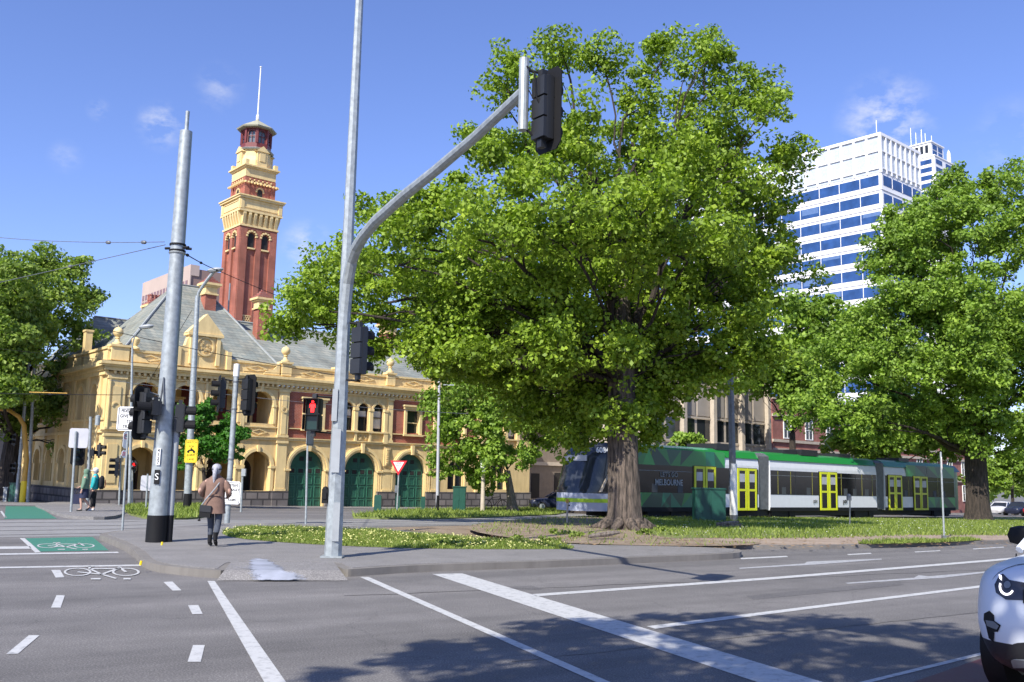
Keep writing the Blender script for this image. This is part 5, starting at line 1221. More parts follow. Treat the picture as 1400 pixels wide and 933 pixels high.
# signal pole with two heads
pb = at(310, 719, .0); SP = thing('signal_pole', 'galvanised signal pole with white cap and two black signal heads on the island', 'traffic light', (pb.x, pb.y, 0))
hT = atY(318, 500, pb.y).z; mb = pole_mb(hT-.3, .085, .08, 16, -.03); mb.tube([(0, 0, hT-.32), (0, 0, hT)], .09, 14); mb.build('pole', GV, SP, smooth=True)
mb = MB(); mb.lathe((0, 0, hT-.34), [(.093, 0), (.093, .38), (.03, .4)], 16); mb.build('cap', M['signwhite'], SP)
mb = MB()
for z in (hT-.5, hT-1.35, 2.0, 1.4): mb.lathe((0, 0, z), [(.1, -.02), (.1, .02)], 14)
mb.build('strap', M['galv_dk'], SP)
z = atY(300, 518, pb.y).z; signal_head(SP, (-.42, -.12, z-.05), R(205), .85, 3); signal_head(SP, (.4, .02, z-.0), R(55), .95, 3)
mb = MB(); mb.tube([(0, 0, z-.08), (-.42, -.1, z-.0)], .02, 6); mb.tube([(0, 0, z-1.0), (-.42, -.1, z-.96)], .02, 6); mb.tube([(0, 0, z-.02), (.4, .02, z+.04)], .02, 6); mb.tube([(0, 0, z-1.05), (.4, .02, z-1.0)], .02, 6); mb.build('bracket', BLK, SP)
c = atY(317, 674, pb.y-.1)-Vector(SP.location); so = signplate(SP, (c.x+.0, -.13, c.z), .56, .68, R(-4), M['signwhite'], BLK)
for k, s_ in enumerate(['PEDESTRIANS', 'GIVE WAY', 'TO', 'TRAMS']): text('lettering', s_, .12, BLK, so, (0, -.014, .22-.145*k), ext=.002, xs=.55 if k == 0 else .85, bold=.002)
t, p, h_ = post('bin_post', 'short grey post holding a small letter box near the pavement edge', 'post', 330, 693, .05, (332, 641), .05, Y=45); mb = MB(); mb.box(-.08, .12, -.08, .08, h_-.35, h_); mb.build('box', M['grey'], t)
t, p, h_ = post('sign_post', 'thin post with a green edged sign seen side on, left of the mast arm pole', 'sign', 418, 717, 0, (421, 592), .035); so = signplate(t, (.0, -.05, h_-.05), .5, .75, R(75), M['grey'], M['greenbox'])
# give way sign
t, p, h_ = post('give_way_sign', 'red and white triangular give way sign in front of the third green door', 'sign', 543, 697, 0, (546, 630), .045, M['galv'], Y=52)
b = MB(); s_ = .46; tri = [(-s_, s_*.6), (s_, s_*.6), (0, -s_*1.15)]; b.prism(tri, -.07, -.05); go = b.build('sign', M['red'], t); go.location = (0, 0, h_-.28)
b = MB(); b.prism([(-.3, .2), (.3, .2), (0, -.33)], -.074, -.07); b.build('sign_face', M['signwhite'], go)
text('lettering', 'GIVE\nWAY', .15, BLK, go, (0, -.077, .06), ext=.002, xs=.85)
mb = MB(); mb.box(-.16, .02, -.04, .04, h_-1.75, h_-1.35); mb.build('small_plate', M['galv_dk'], t)
# green bollards
for i, (px, hpx, w_, lab) in enumerate(((516.5, 677, .2, 'wide dark green bollard beside the second green door'), (544, 678, .13, 'dark green bollard under the give way sign'), (578.5, 679, .12, 'thin dark green bollard right of the third green door'))):
    Y = 53 if i == 0 else 56; p = base(px, Y, .05); t = thing('bollard', lab, 'bollard', tuple(p), 0, 'green bollards by the station doors')
    h_ = atY(px, hpx, Y).z-p.z; mb = MB(); mb.box(-w_, w_, -.12, .12, -.05, h_-.06); mb.prism([(-w_, h_-.06), (w_, h_-.06), (w_*.8, h_), (-w_*.8, h_)], -.1, .1); mb.build('post', M['greenbox'], t)
t, p, h_ = post('flag_pole', 'tall thin white pole with black foot beside the small bright tree', 'pole', 598, 690, .05, (601, 497), .10, M['signgrey'], foot=.9, Y=55)
mb = MB(); mb.box(.1, .75, -.03, .03, h_-1.3, h_-1.24); mb.build('arm', M['galv'], t)
t, p, h_ = post('power_pole', 'pale timber pole with a small white notice in front of the bluestone wall', 'pole', 660, 690, .05, (661, 634), .14, M['officecream'], Y=56); mb = MB(); mb.box(-.18, .1, -.2, -.14, h_-.5, h_+.3); mb.build('notice', M['signwhite'], t)
def cabinet(label, px0, px1, pytop, Y, depth=.6, rz=0, m='greenbox', cat='cabinet', name='utility_cabinet', dz=.05):
    p = base((px0+px1)/2, Y, dz); w_ = (px1-px0)/2/FPX*Y; h_ = atY(px0, pytop, Y).z-p.z; t = thing(name, label, cat, tuple(p), rz)
    mb = MB(); mb.box(-w_, w_, 0, depth, -.1, h_-.06); mb.build('housing', M[m], t)
    mb = MB(); mb.box(-w_-.04, w_+.04, -.04, depth+.04, h_-.06, h_); mb.build('lid', M[m], t)
    mb = MB()
    for k in (-1, 1): mb.box(k*w_/2-w_*.44, k*w_/2+w_*.44, -.02, 0, .08, h_-.14)
    mb.box(-.03, .03, -.04, -.02, h_*.45, h_*.55); mb.build('door', M[m], t); return t
cabinet('dark green cabinet against the bluestone wall behind the small tree', 619, 636, 665, 56, .7)
cabinet('wide dark green cabinet on the verge in front of the tram', 951, 992, 667, 42.5, .7, dz=.1)
cabinet('small green cabinet under the left tree', 11, 22, 660, 58)
cabinet('small grey cabinet at the left edge beside the green one', 3, 8, 666, 58, m='grey')
# poles on the verge
t, p, h_ = post('tram_pole', 'tall dark steel pole with a pale foot between cabinet and tram doors', 'pole', 1003, 710, .1, (998, 478), .17, M['galv_dk'], Y=43)
mb = MB(); mb.lathe((0, 0, 0), [(.178, .3), (.172, 2.6)], 16); mb.build('pale_band', M['signwhite'], t, smooth=True)
t, p, h_ = post('sign_post', 'leaning thin grey post with small parking sign at the verge kerb', 'sign', 1291, 737, .1, (1286, 618), .028); so = signplate(t, (.0, -.04, h_-.35), .22, .4, R(65), M['signwhite'], M['red'], bw=.02)
mb = MB(); mb.box(-.06, .06, -.06, .06, 0, .1); mb.build('foot', M['galv_dk'], t)
t, p, h_ = post('parking_meter', 'grey parking meter standing in the grass in front of the tram', 'parking meter', 1161, 714, .1, (1162, 684), .03, M['galv_dk'], Y=41); mb = MB(); mb.box(-.09, .09, -.06, .06, h_-.02, h_+.18); mb.lathe((0, 0, h_+.18), [(.09, 0), (.07, .06), (.01, .09)], 12); mb.box(-.06, .06, -.065, -.06, h_+.02, h_+.12); mb.build('meter_head', M['galv_dk'], t)
t, p, h_ = post('marker_post', 'small brown marker post in front of the tram nose', 'post', 775, 720, .0, (776, 683), .035, M['officecream']); mb = MB(); mb.box(-.06, .06, -.05, -.035, h_-.12, h_+.02); mb.build('plate', M['poleyellow'], t)
# left group
p = base(30, 56, .05); t = thing('yellow_mast_pole', 'yellow painted mast arm pole curving out of the picture at the left', 'traffic light', tuple(p))
mb = MB(); q = [Vector((0, 0, -.05)), Vector((.02, 0, 2.5)), loc(34, 600, 56, t), loc(33, 582, 56, t), loc(26, 570, 56, t), loc(12, 561, 56, t), loc(-30, 556, 56, t)]
mb.tube(q, [.15, .14, .14, .13, .12, .11, .1], 12); mb.build('pole', M['poleyellow'], t, smooth=True)
mb = MB(); mb.tube([(.0, 0, -.05), (.0, 0, 1.2)], .165, 12); mb.build('foot_sleeve', M['yellow'], t)
for py, n in ((595, 2), (634, 2)):
    c = loc(26, py, 56, t); signal_head(t, (c.x-.1, -.3, c.z), R(-100), .85, n, back=False)
for px0, px1, py1, Y, lab in ((22, 43, 452, 57, 'tall slim grey pole leaning at the far left, the taller of the pair'), (38, 47, 495, 57, 'slim grey pole right beside the taller one at the far left')):
    post('pole', lab, 'pole', px0, 690, .05, (px1, py1), .11, GV, Y=Y)
t, p, h_ = post('sign_post', 'thin post with the grey back of a square sign beside the two walkers', 'sign', 97, 700, .1, (104, 590), .045); so = signplate(t, (.02, .06, h_-.25), .72, .74, R(180), M['signgrey'])
t, p, h_ = post('signal_pole', 'grey signal pole with black signal heads behind the two walkers', 'traffic light', 119, 690, .1, (124, 570), .1, Y=50)
mb = MB(); mb.lathe((.19, 0, h_-.45), [(.13, 0), (.13, .5), (.03, .55)], 12); mb.build('cap', GV, t)
c = atY(108, 604, 49.7)-p; signal_head(t, (c.x, -.3, c.z+.1), R(-60), 1.15, 3); c = atY(128, 615, 49.7)-p; signal_head(t, (c.x, -.3, c.z), R(20), 1.0, 1); c = atY(137, 608, 49.7)-p; signal_head(t, (c.x, -.2, c.z), R(0), .9, 2, back=False)
t, p, h_ = post('signal_pole', 'small signal with round black visors against the station corner pier', 'traffic light', 163, 689, .06, (165, 622), .05, Y=51); c = atY(160, 626, 50.8)-p; signal_head(t, (c.x, -.2, c.z), R(190), .95, 3, back=False, visor=.3)
t, p, h_ = post('small_sign', 'blank pale square sign back on a short post in the median grass', 'sign', 200, 697, .06, (202, 648), .04, Y=43); so = signplate(t, (-.08, .0, h_-.42), .52, .68, R(175), M['signgrey'])
t, p, h_ = post('red_signal', 'tiny far signal showing red inside the left arch of the colonnade', 'traffic light', 181, 689, .06, (181, 630), .04, Y=52); c = atY(180, 632, 51.8)-p; signal_head(t, (0, -.1, c.z), R(-90), .7, 2, back=False, lit=0)

# ---------------------------------------------------------------- overhead wires
def wire(label, p0, p1, sag=.2, r=.012, m=BLK, ins=()):
    mb = MB(); p0, p1 = Vector(p0), Vector(p1); pts = [p0.lerp(p1, k/14)-Vector((0, 0, 4*sag*(k/14)*(1-k/14))) for k in range(15)]
    mb.tube(pts, r, 5)
    for f in ins:
        q = p0.lerp(p1, f)-Vector((0, 0, 4*sag*f*(1-f))); d_ = (p1-p0).normalized()
        for s_, rr in ((-.09, .02), (-.05, .05), (.05, .05), (.09, .02)): pass
        mb.tube([q-d_*.11, q-d_*.06, q+d_*.06, q+d_*.11], [.02, .045, .045, .02], 8)
    o = mb.build('overhead_wire', m, None); return props(o, label, 'wire', 'tram overhead wires')
Yp = at(213, 741, .13).y
wire('black span wire rising from the left edge to the collar of the thick tram pole', atY(-60, 318, 30), atY(225, 331, Yp), .12, .009, M['galv_dk'], ins=(.8, .93))
wire('second thin wire to the pole collar with a pale insulator near it', atY(-60, 400, 40), atY(226, 335, Yp), -.0, .010, M['galv_dk'], ins=(.7,))
wire('wire sloping down right from the tram pole towards the chimney', atY(235, 336, Yp), atY(300, 371, 40), .05, .016, ins=(.2, .45, .9))
wire('wire running on from the lamp head past the tower foot into the tree', atY(300, 371, 40), atY(520, 452, 60), .2, .016)
wire('steep stay wire over the slate roof left of the pediment', atY(262, 425, 35), atY(205, 520, 40), .0, .010)
wire('long low wire crossing the slate roof', atY(150, 452, 42), atY(470, 515, 42), .1, .016)
wire('long thin wire across the parapet and cornice', atY(-60, 470, 40), atY(620, 520, 46), .3, .010)
wire('thin wire across the loggia arches', atY(150, 520, 44), atY(640, 566, 50), .2, .012, M['galv_dk'])
wire('contact wire at the level of the station string course', atY(-60, 536, 44), atY(225, 540, 36), .05, .014, ins=(.5,))
o = wire('yellow and black striped guard tube on the low contact wire', atY(40, 536.5, 43.8), atY(92, 538, 43.8), 0, .022, M['poleyellow'])

# ---------------------------------------------------------------- tram
r_ = ray(880, 650); T0 = Vector((r_.x/r_.y*47, 47, -.34)); TR = thing('tram', 'long articulated green and white low floor tram with yellow doors behind the big tree', 'tram', tuple(T0), ANG)
TR.rotation_euler = (0, R(.35), ANG)
W_ = 2.65; Wt = M['whitem2'] = mat('tram_white', (.66, .67, .69), .3, 0, .04)
GRs = [mat('tram_green_'+n_, c_, .28, 0, .05) for n_, c_ in (('mid', (.015, .20, .04)), ('dark', (.006, .085, .045)), ('deep', (.004, .045, .03)), ('bright', (.03, .30, .06)), ('teal', (.008, .15, .08)))]
YD = mat('tram_door_yellow', (.62, .66, .01), .35, 0, .05); TG = mat('tram_glass', (.008, .009, .011), .12, spec=.3); LIME = mat('lime_stripe', (.40, .62, .02), .35, 0, .03)
def facets(x0, x1, z0, z1, y, dx, rows, parent, name, cols=None):
    mb = MB(); nx = max(2, int((x1-x0)/dx)); P_ = {}
    for i in range(nx+1):
        for j in range(rows+1):
            x = x0+(x1-x0)*i/nx; z = z0+(z1-z0)*j/rows
            if 0 < i < nx: x += random.uniform(-.35, .35)*dx
            if 0 < j < rows: z += random.uniform(-.3, .3)*(z1-z0)/rows
            P_[i, j] = (x, y, z)
    for i in range(nx):
        for j in range(rows):
            a, b, c_, d_ = P_[i, j], P_[i+1, j], P_[i+1, j+1], P_[i, j+1]
            if random.random() < .5: mb.add([a, b, c_], [(0, 1, 2)], random.randrange(5)); mb.add([a, c_, d_], [(0, 1, 2)], random.randrange(5))
            else: mb.add([a, b, d_], [(0, 1, 2)], random.randrange(5)); mb.add([b, c_, d_], [(0, 1, 2)], random.randrange(5))
    return mb.build(name, GRs, parent)
def section(x0, x1, first=False, last=False):
    prof = [(.06, .45), (0, .6), (0, 2.9), (.06, 3.25), (.28, 3.6), (.6, 3.72), (W_-.6, 3.72), (W_-.28, 3.6), (W_-.06, 3.25), (W_, 2.9), (W_, .6), (W_-.06, .45)]
    mb = MB(); mb.prism(prof, x0, x1, 'x'); return mb
b = section(-1.6, 9.75); b.build('car_body', Wt, TR); section(10.85, 22.9).build('car_body', Wt, TR); section(24.0, 34.2).build('car_body', Wt, TR)
# nose
def nose(x0, dirx, L_):
    prof = lambda w0, w1: [(w0, .5), (w0, 2.9), (w0+.25, 3.55), (w1-.25, 3.55), (w1, 2.9), (w1, .5)]
    mb = MB(); secs = [(0, 0, W_, .45, 3.7), (.9, .04, W_-.04, .42, 3.66), (1.6, .16, W_-.16, .42, 3.45), (2.1, .34, W_-.34, .44, 2.9), (2.45, .5, W_-.5, .46, 1.9), (2.62, .62, W_-.62, .5, 1.25), (2.6, .66, W_-.66, .42, .7), (2.45, .7, W_-.7, .4, .42)]
    return secs
# nose lower shell: rounded wedge, windscreen as a raked surface
def ring_at(z):   # plan outline of the nose at height z, measured from x=-1.6 forward
    ext = 2.45 if z < 1.3 else 2.45-(z-1.3)*.32
    if z > 3.15: ext = 1.86-(z-3.15)*1.1
    n = 16; o = []
    for k in range(n+1):
        a = math.pi*k/n; s_ = math.sin(a); c_ = math.cos(a)
        x = -ext*(abs(s_)**.55); y = W_/2-(W_/2)*(1 if c_ > 0 else -1)*abs(c_)**.62
        o.append((-1.6+x, y, z))
    return o
zs_ = [.42, .55, .9, 1.25, 1.32, 1.7, 2.1, 2.5, 2.9, 3.15, 3.4, 3.6, 3.7]
vs = []; 
for z in zs_:
    rg_ = ring_at(z)
    if z > 3.3: rg_ = [(x, W_/2+(y-W_/2)*(1-(z-3.3)*.45), z_) for x, y, z_ in rg_]
    vs += rg_
n = 17; lo = []; hi = []
for i in range(len(zs_)-1):
    for j in range(n-1):
        f = (i*n+j, i*n+j+1, (i+1)*n+j+1, (i+1)*n+j)
        (hi if zs_[i] >= 1.25 else lo).append(f)
mb = MB(); mb.add(vs, lo); mb.add([vs[k] for k in range(n)], [tuple(range(n))]); mb.build('nose', mat('tram_nose_grey', (.40, .43, .52), .3, 0, .03), TR, smooth=True)
mb = MB(); mb.add(vs, hi); mb.add([vs[(len(zs_)-1)*n+k] for k in range(n)], [tuple(range(n))]); wsn = mb.build('windscreen', mat('windscreen_glass', (.032, .037, .046), .08, spec=.5), TR, smooth=True)
# near-side pillar, green shoulder, lime stripe, lettering
mb = MB(); mb.prism([(-1.75, 3.62), (-1.5, 3.68), (-.9, 3.68), (-.9, 2.72), (-2.1, 2.72)], -.012, .03); mb.build('shoulder', GRs[3], TR)
mb = MB(); mb.prism([(-1.9, 3.3), (-1.78, 3.3), (-3.0, 1.32), (-3.12, 1.32)], -.016, .3); mb.build('screen_pillar', M['officecream'], TR)
mb = MB(); mb.prism([(-3.0, 1.34), (-2.1, 2.70), (-.9, 2.70), (-.9, 1.34)], -.014, .2); mb.build('side_window', TG, TR)
mb = MB(); 
for j in range(n-1):
    a = ring_at(.86)[j]; b_ = ring_at(.86)[j+1]; q = lambda p, z: (p[0]-.01 if 1 < j < n-2 else p[0], p[1]+(.0 if 2 < j < n-3 else (-.012 if j < 5 else .012)), z)
    mb.quad(q(a, .82), q(b_, .82), q(b_, 1.0), q(a, 1.0))
mb.box(-1.6, -.9, -.012, 0, .82, 1.0); mb.build('lime_stripe', LIME, TR)
text('fleet_number', '6084', .36, M['signwhite'], TR, (-2.95, .02, 3.3), R(-16), tilt=R(78), bold=.012); text('fleet_number', '6084', .36, M['signgrey'], TR, (-1.55, -.03, 1.55), 0)
text('operator_mark', 'ptv', .5, BLK, TR, (-3.98, .95, .78), R(-68), bold=.01)
mb = MB(); mb.T = Matrix.Translation((-3.56, W_/2-.1, 2.92)) @ Matrix.Rotation(R(-90), 4, 'Z'); mb.box(-.75, .75, -.02, .02, -.14, .14); mb.build('destination_board', M['signgrey'], TR)
# side dressing
def strip(name, x0, x1, z0, z1, m, y=-.02, d_=.03): mb = MB(); mb.box(x0, x1, y, y+d_, z0, z1); return mb.build(name, m, TR)
def sill_door(x0, x1):
    strip('door_recess', x0-.06, x1+.06, .42, 2.78, TG, -.03, .04)
    w_ = (x1-x0)/2
    for k in range(2):
        a = x0+k*w_+.03; b_ = x0+(k+1)*w_-.03; f = MB(); fw = .15
        for (p, q, r1, s1) in ((a, a+fw, .45, 2.75), (b_-fw, b_, .45, 2.75), (a+fw, b_-fw, .45, .58), (a+fw, b_-fw, 1.5, 1.62), (a+fw, b_-fw, 2.62, 2.75)): f.box(p, q, -.07, -.03, r1, s1)
        do = f.build('door', YD, TR); g = MB(); g.box(a+fw, b_-fw, -.05, -.035, .58, 2.62); g.build('door_glass', TG, do)
        g = MB(); g.box(a+fw+.04, b_-fw-.04, -.058, -.05, 2.0, 2.45); g.build('notice', M['signgrey'], do)
segs = [(-.9, 9.75), (10.85, 22.9), (24.0, 34.2)]
doors = [(3.88, 5.77), (7.66, 9.5), (16.0, 17.98), (24.36, 26.25), (27.87, 29.94)]
for (a, b_) in segs: strip('window_band', a+.05, b_-.05, 1.34, 2.72, TG, -.012, .02); strip('skirt', a, b_, .40, .62, BLK, -.02, .04)
facets(-.9, 6.6, 2.72, 3.55, -.014, .9, 1, TR, 'green_livery'); facets(-.9, 3.8, .62, 1.34, -.014, .7, 1, TR, 'green_livery'); facets(29.95, 34.2, 2.72, 3.5, -.014, 1.1, 1, TR, 'green_livery'); facets(26.9, 29.9, 2.72, 3.5, -.014, 1.1, 1, TR, 'green_livery'); facets(30.0, 34.2, .62, 1.34, -.014, 1.0, 1, TR, 'green_livery')
for a, b_ in ((6.6, 9.75), (10.85, 22.9), (24.0, 26.9), (-.9, 6.6), (26.9, 34.2)):
    mb = MB(); mb.prism([(-.004, 3.3), (.24, 3.64), (.58, 3.765), (W_-.58, 3.765), (W_-.24, 3.64), (W_+.004, 3.3), (W_-.1, 3.3), (W_/2, 3.4), (.1, 3.3)], a, b_, 'x'); mb.build('green_roof_edge', GRs[0], TR)
for d_ in doors: sill_door(*d_)
for a, b_ in ((9.75, 10.85), (22.9, 24.0)):
    mb = MB(); k = a
    while k < b_-.05: mb.prism([(.1, .5), (.04, 3.5), (.4, 3.68), (W_-.4, 3.68), (W_-.04, 3.5), (W_-.1, .5)], k, k+.06, 'x'); mb.prism([(.16, .5), (.1, 3.45), (.4, 3.62), (W_-.4, 3.62), (W_-.1, 3.45), (W_-.16, .5)], k+.06, k+.11, 'x'); k += .11
    mb.build('gangway_bellows', M['galv_dk'], TR)
mb = MB()
for x in (.4, 2.0, 13.0, 15.0, 19.2, 20.8, 27, 33.5): mb.box(x, x+1.4, .5, W_-.5, 3.72, 3.98) if x in (13.0, 19.2, 27) else None
for x0, x1 in ((6.3, 7.9), (14.6, 16.4)): mb.box(x0, x1, .3, W_-.3, 3.7, 4.05)
mb.build('roof_equipment', M['charcoal'], TR)
mb = MB(); mb.tube([(20.4, 1.3, 3.75), (18.9, 1.3, 4.75), (20.9, 1.3, 5.9)], .035, 6); mb.box(20.2, 21.6, 1.0, 1.6, 3.72, 3.86); mb.tube([(20.9, .6, 5.9), (20.9, 2.0, 5.9)], .03, 6); mb.build('pantograph', M['galv_dk'], TR)
for x in (1.6, 12.3, 21.4, 32.2):
    mb = MB(); mb.box(x-1.3, x+1.3, .15, W_-.15, .0, .5)
    for s_ in (-.9, .9): mb.T = Matrix.Translation((x+s_, 0, .28)) @ Matrix.Rotation(R(-90), 4, 'X'); mb.lathe((0, 0, .1), [(.3, 0), (.3, .12)], 18); mb.T = Matrix()
    mb.build('bogie', BLK, TR)
mb = MB(); mb.box(-1.6, 34.0, .25, W_-.25, .12, .5); mb.build('underframe', M['dark'], TR)
b = MB(); secs = 8
vs = [(34.2+1.6*math.sin(math.pi/2*k/secs)*.9, W_/2-(W_/2)*math.cos(math.pi/2*k/secs)**.5*(1), z) for z in (.45, 3.2) for k in range(secs+1)]+[(34.2+1.6*math.sin(math.pi/2*k/secs)*.9, W_/2+(W_/2)*math.cos(math.pi/2*k/secs)**.5, z) for z in (.45, 3.2) for k in range(secs+1)]
m9 = secs+1
b.add(vs, [(k, k+1, m9+k+1, m9+k) for k in range(secs)]+[(2*m9+k, 2*m9+k+1, 3*m9+k+1, 3*m9+k) for k in range(secs)])
b.prism([(0.0, 3.2), (W_, 3.2), (W_-.4, 3.66), (.4, 3.66)], 34.2, 35.2, 'x'); b.build('tail', GRs[1], TR, smooth=True)
mb = MB(); mb.box(4.6, 8.0, 0, 0, 0, 0) if False else None
text('advert', "MELBOURNE", .42, M['grey'], TR, (1.9, -.035, 1.85), 0, bold=.008, xs=.9); text('advert', "LET'S GO", .34, M['galv_dk'], TR, (1.9, -.035, 2.25), 0, bold=.01)
INT = mat('tram_seat', (.05, .055, .06), .6); POL = mat('tram_handrail', (.30, .28, .05), .4)
for x in (12.0, 14.6, 18.8, 19.9, 21.4, 26.6, 30.8, 32.2, .6, 2.6, 6.9): strip('seat_back', x, x+.42, 1.36, 1.78, INT, -.020, .008)
for x in (11.6, 12.9, 15.2, 18.5, 21.0, 22.3, 27.2, 31.5): strip('handrail', x, x+.035, 1.36, 2.7, POL, -.021, .008)
for x0_, x1_ in ((10.95, 15.85), (18.1, 22.8), (30.05, 34.1), (-.85, 3.8)): strip('window_top_light', x0_, x1_, 2.42, 2.45, M['galv_dk'], -.021, .009)
for x in (13.4, 15.9, 20.2): strip('window_post', x, x+.06, 1.36, 2.7, M['charcoal'], -.022, .02)
text('operator_mark', 'ptv', .34, BLK, TR, (15.5, -.035, 1.0), 0); text('operator_mark', 'ptv', .4, BLK, TR, (18.9, -.035, 1.0), 0, bold=.005)

# ---------------------------------------------------------------- cars
def car_body(mb, L_, W2, zl, hood, cowl, belt, suv=True):
    st = [(0, .50), (-.03, .68), (-.10, .81), (-.22, .90), (-.42, .95), (-.8, .975), (-1.2, .98), (-2.0, 1.0), (-3.0, 1.0), (-L_+.6, .985), (-L_+.2, .93), (-L_+.05, .82), (-L_, .68)]
    rings = []
    for x, wf in st:
        w_ = W2*wf; f = min(1, -x/1.25); zt = hood+(cowl-hood)*f if x > -1.3 else belt
        if x < -L_+.3: zt = belt-.05
        r = []
        prof = [(0, zl), (.80, zl), (.93, zl+.10), (.985, zl+.28), (1.0, (zl+zt)/2), (.99, zt-.22), (.972, zt-.11), (.90, zt-.03), (.6, zt+.015), (0, zt+.045)]
        for (a, z) in prof:
            fr = max(0, 1+x/.8) if x > -.8 else 0
            bul = -(.14*((z-.58)/.5)**2)*fr if z > .58 else -(.10*((.58-z)/.3)**2)*fr
            r.append((x+bul, a*w_, z))
        r = r+[(x_, -y, z) for x_, y, z in r[1:-1][::-1]]
        rings.append(r)
    n = len(rings[0]); vs = [p for r in rings for p in r]
    fs = [(i*n+j, i*n+(j+1) % n, (i+1)*n+(j+1) % n, (i+1)*n+j) for i in range(len(rings)-1) for j in range(n)]
    fs += [tuple(range(n))[::-1], tuple((len(rings)-1)*n+j for j in range(n))]
    mb.add(vs, fs)
def subdiv(o, lv=2):
    m_ = o.modifiers.new('s', 'SUBSURF'); m_.levels = m_.render_levels = lv
    bpy.context.view_layer.update(); dg = bpy.context.evaluated_depsgraph_get(); me = bpy.data.meshes.new_from_object(o.evaluated_get(dg)); o.modifiers.clear(); old = o.data; o.data = me; bpy.data.meshes.remove(old)
    me.polygons.foreach_set('use_smooth', [True]*len(me.polygons)); me.update()
def car(name, label, loc, rz, paintm, L_=4.5, W2=.92, roof=1.45, group=None, detail=True, suv=False):
    t = thing(name, label, 'car', loc, rz, group); belt = .98 if not suv else 1.2; hood = .78 if not suv else 1.07
    mb = MB(); car_body(mb, L_, W2, .26 if suv else .2, hood, belt-.04, belt); bo = mb.build('body', paintm, t, smooth=True); subdiv(bo)
    mb = MB(); x0, x1 = -1.25, -L_+(.25 if suv else .9); zr = roof
    def cab(ins, za, zb, xa, xb, xc, xd):  # lower ring xa..xb, upper ring xc..xd
        w0, w1 = W2*.93-ins, W2*.74-ins
        mb.add([(xa, w0, za), (xa, -w0, za), (xb, -w0, za), (xb, w0, za), (xc, w1, zb), (xc, -w1, zb), (xd, -w1, zb), (xd, w1, zb)], [(0, 1, 2, 3), (4, 5, 6, 7), (0, 1, 5, 4), (1, 2, 6, 5), (2, 3, 7, 6), (3, 0, 4, 7)])
    cab(0, belt-.06, zr-.06, x0, x1, x0-.75, x1+.55 if not suv else x1+.25); mb.build('windows', M['glass'], t)
    mb = MB(); w1 = W2*.76; xa, xb = x0-.68, (x1+.5 if not suv else x1+.2); mb.prism([(-w1+.06, zr-.1), (-w1, zr-.07), (-w1+.2, zr-.01), (0, zr+.02), (w1-.2, zr-.01), (w1, zr-.07), (w1-.06, zr-.1)], xb, xa, 'x')
    for s_ in (-1, 1):
        for (p, q) in (((x0, belt-.06), (x0-.75, zr-.06)), ((x1, belt-.06), (xb-.02, zr-.06)), (((x0+x1)/2-.1, belt-.05), ((x0+x1)/2-.1, zr-.06))): mb.tube([(p[0], s_*W2*.935, p[1]), (q[0], s_*W2*.75, q[1])], .035, 6)
    mb.build('roof', paintm, t)
    for x in (-.85, -L_+.85):
        for s_ in (-1, 1):
            rr = .37 if suv else .32
            wh = MB(); wh.T = Matrix.Translation((x, s_*(W2-.09), rr)) @ Matrix.Rotation(R(90), 4, 'X'); wh.lathe((0, 0, -.12), [(rr*.75, 0), (rr, .03), (rr, .2), (rr*.75, .23)], 22); wo = wh.build('wheel', BLK, t, smooth=True)
            rm = MB(); rm.T = wh.T; rm.lathe((0, 0, -.125), [(rr*.62, 0), (rr*.62, .24)], 14); rm.build('rim', M['galv'], wo)
    return t, bo
WP = mat('silver_white_car_paint', (.60, .63, .67), .34, 0, .02, 1)
ctl = Vector((3.62, 7.95, 0))
CARC = ctl
fr = D1*-1; # heading
origin = Vector((4.22, 6.98, 0))
SUV, sbody = car('parked_suv', 'pale silver white four wheel drive car cut off by the right edge', tuple(origin), ANG+math.pi, WP, 4.6, 1.0, 1.72, suv=True)
bpy.context.view_layer.update()
bvh = BVHTree.FromPolygons([SUV.matrix_world @ v.co for v in sbody.data.vertices], [tuple(p.vertices) for p in sbody.data.polygons]) if True else None
MWi = None
def stick(name, poly, m, off=.006, parent=None, step=1.5, nx=8):
    """panel laid on the bodywork: outline points given where they sit on the car"""
    C0 = Vector((0, 0, CH)); ys = [p[1] for p in poly]; y = min(ys); rows = []
    while y <= max(ys)+1e-6:
        xs = []
        for i in range(len(poly)):
            a, b = poly[i], poly[(i+1) % len(poly)]
            if (a[1] <= y < b[1]) or (b[1] <= y < a[1]): xs.append(a[0]+(b[0]-a[0])*(y-a[1])/(b[1]-a[1]))
        if len(xs) >= 2:
            r = []
            for k in range(nx+1):
                h, nrm, _, _ = bvh.ray_cast(C0, ray(min(xs)+(max(xs)-min(xs))*k/nx, y).normalized())
                r.append(None if h is None else h+nrm*off*(1 if nrm.dot(C0-h) > 0 else -1))
            rows.append(r)
        y += step
    mb = MB(); inv = SUV.matrix_world.inverted()
    for a, b in zip(rows[:-1], rows[1:]):
        for k in range(nx):
            q = [a[k], a[k+1], b[k+1], b[k]]
            if all(v is not None for v in q): mb.add([inv @ v for v in q], [(0, 1, 2, 3)])
    if mb.f: return mb.build(name, m, parent or SUV, smooth=True)
cz = lambda l: [(1280+x/4.383, 720+y/4.383) for x, y in l]
hl = stick('headlight', cz([(352, 350), (378, 298), (402, 285), (440, 322), (600, 350), (600, 445), (420, 440), (360, 398)]), glassy('headlight_glass', (.05, .05, .06), .05), .006, step=.5, nx=16)
drl = mat('daylight_lamp', (.9, .9, .9), .3, emit=((1, .95, 1), 1.6))
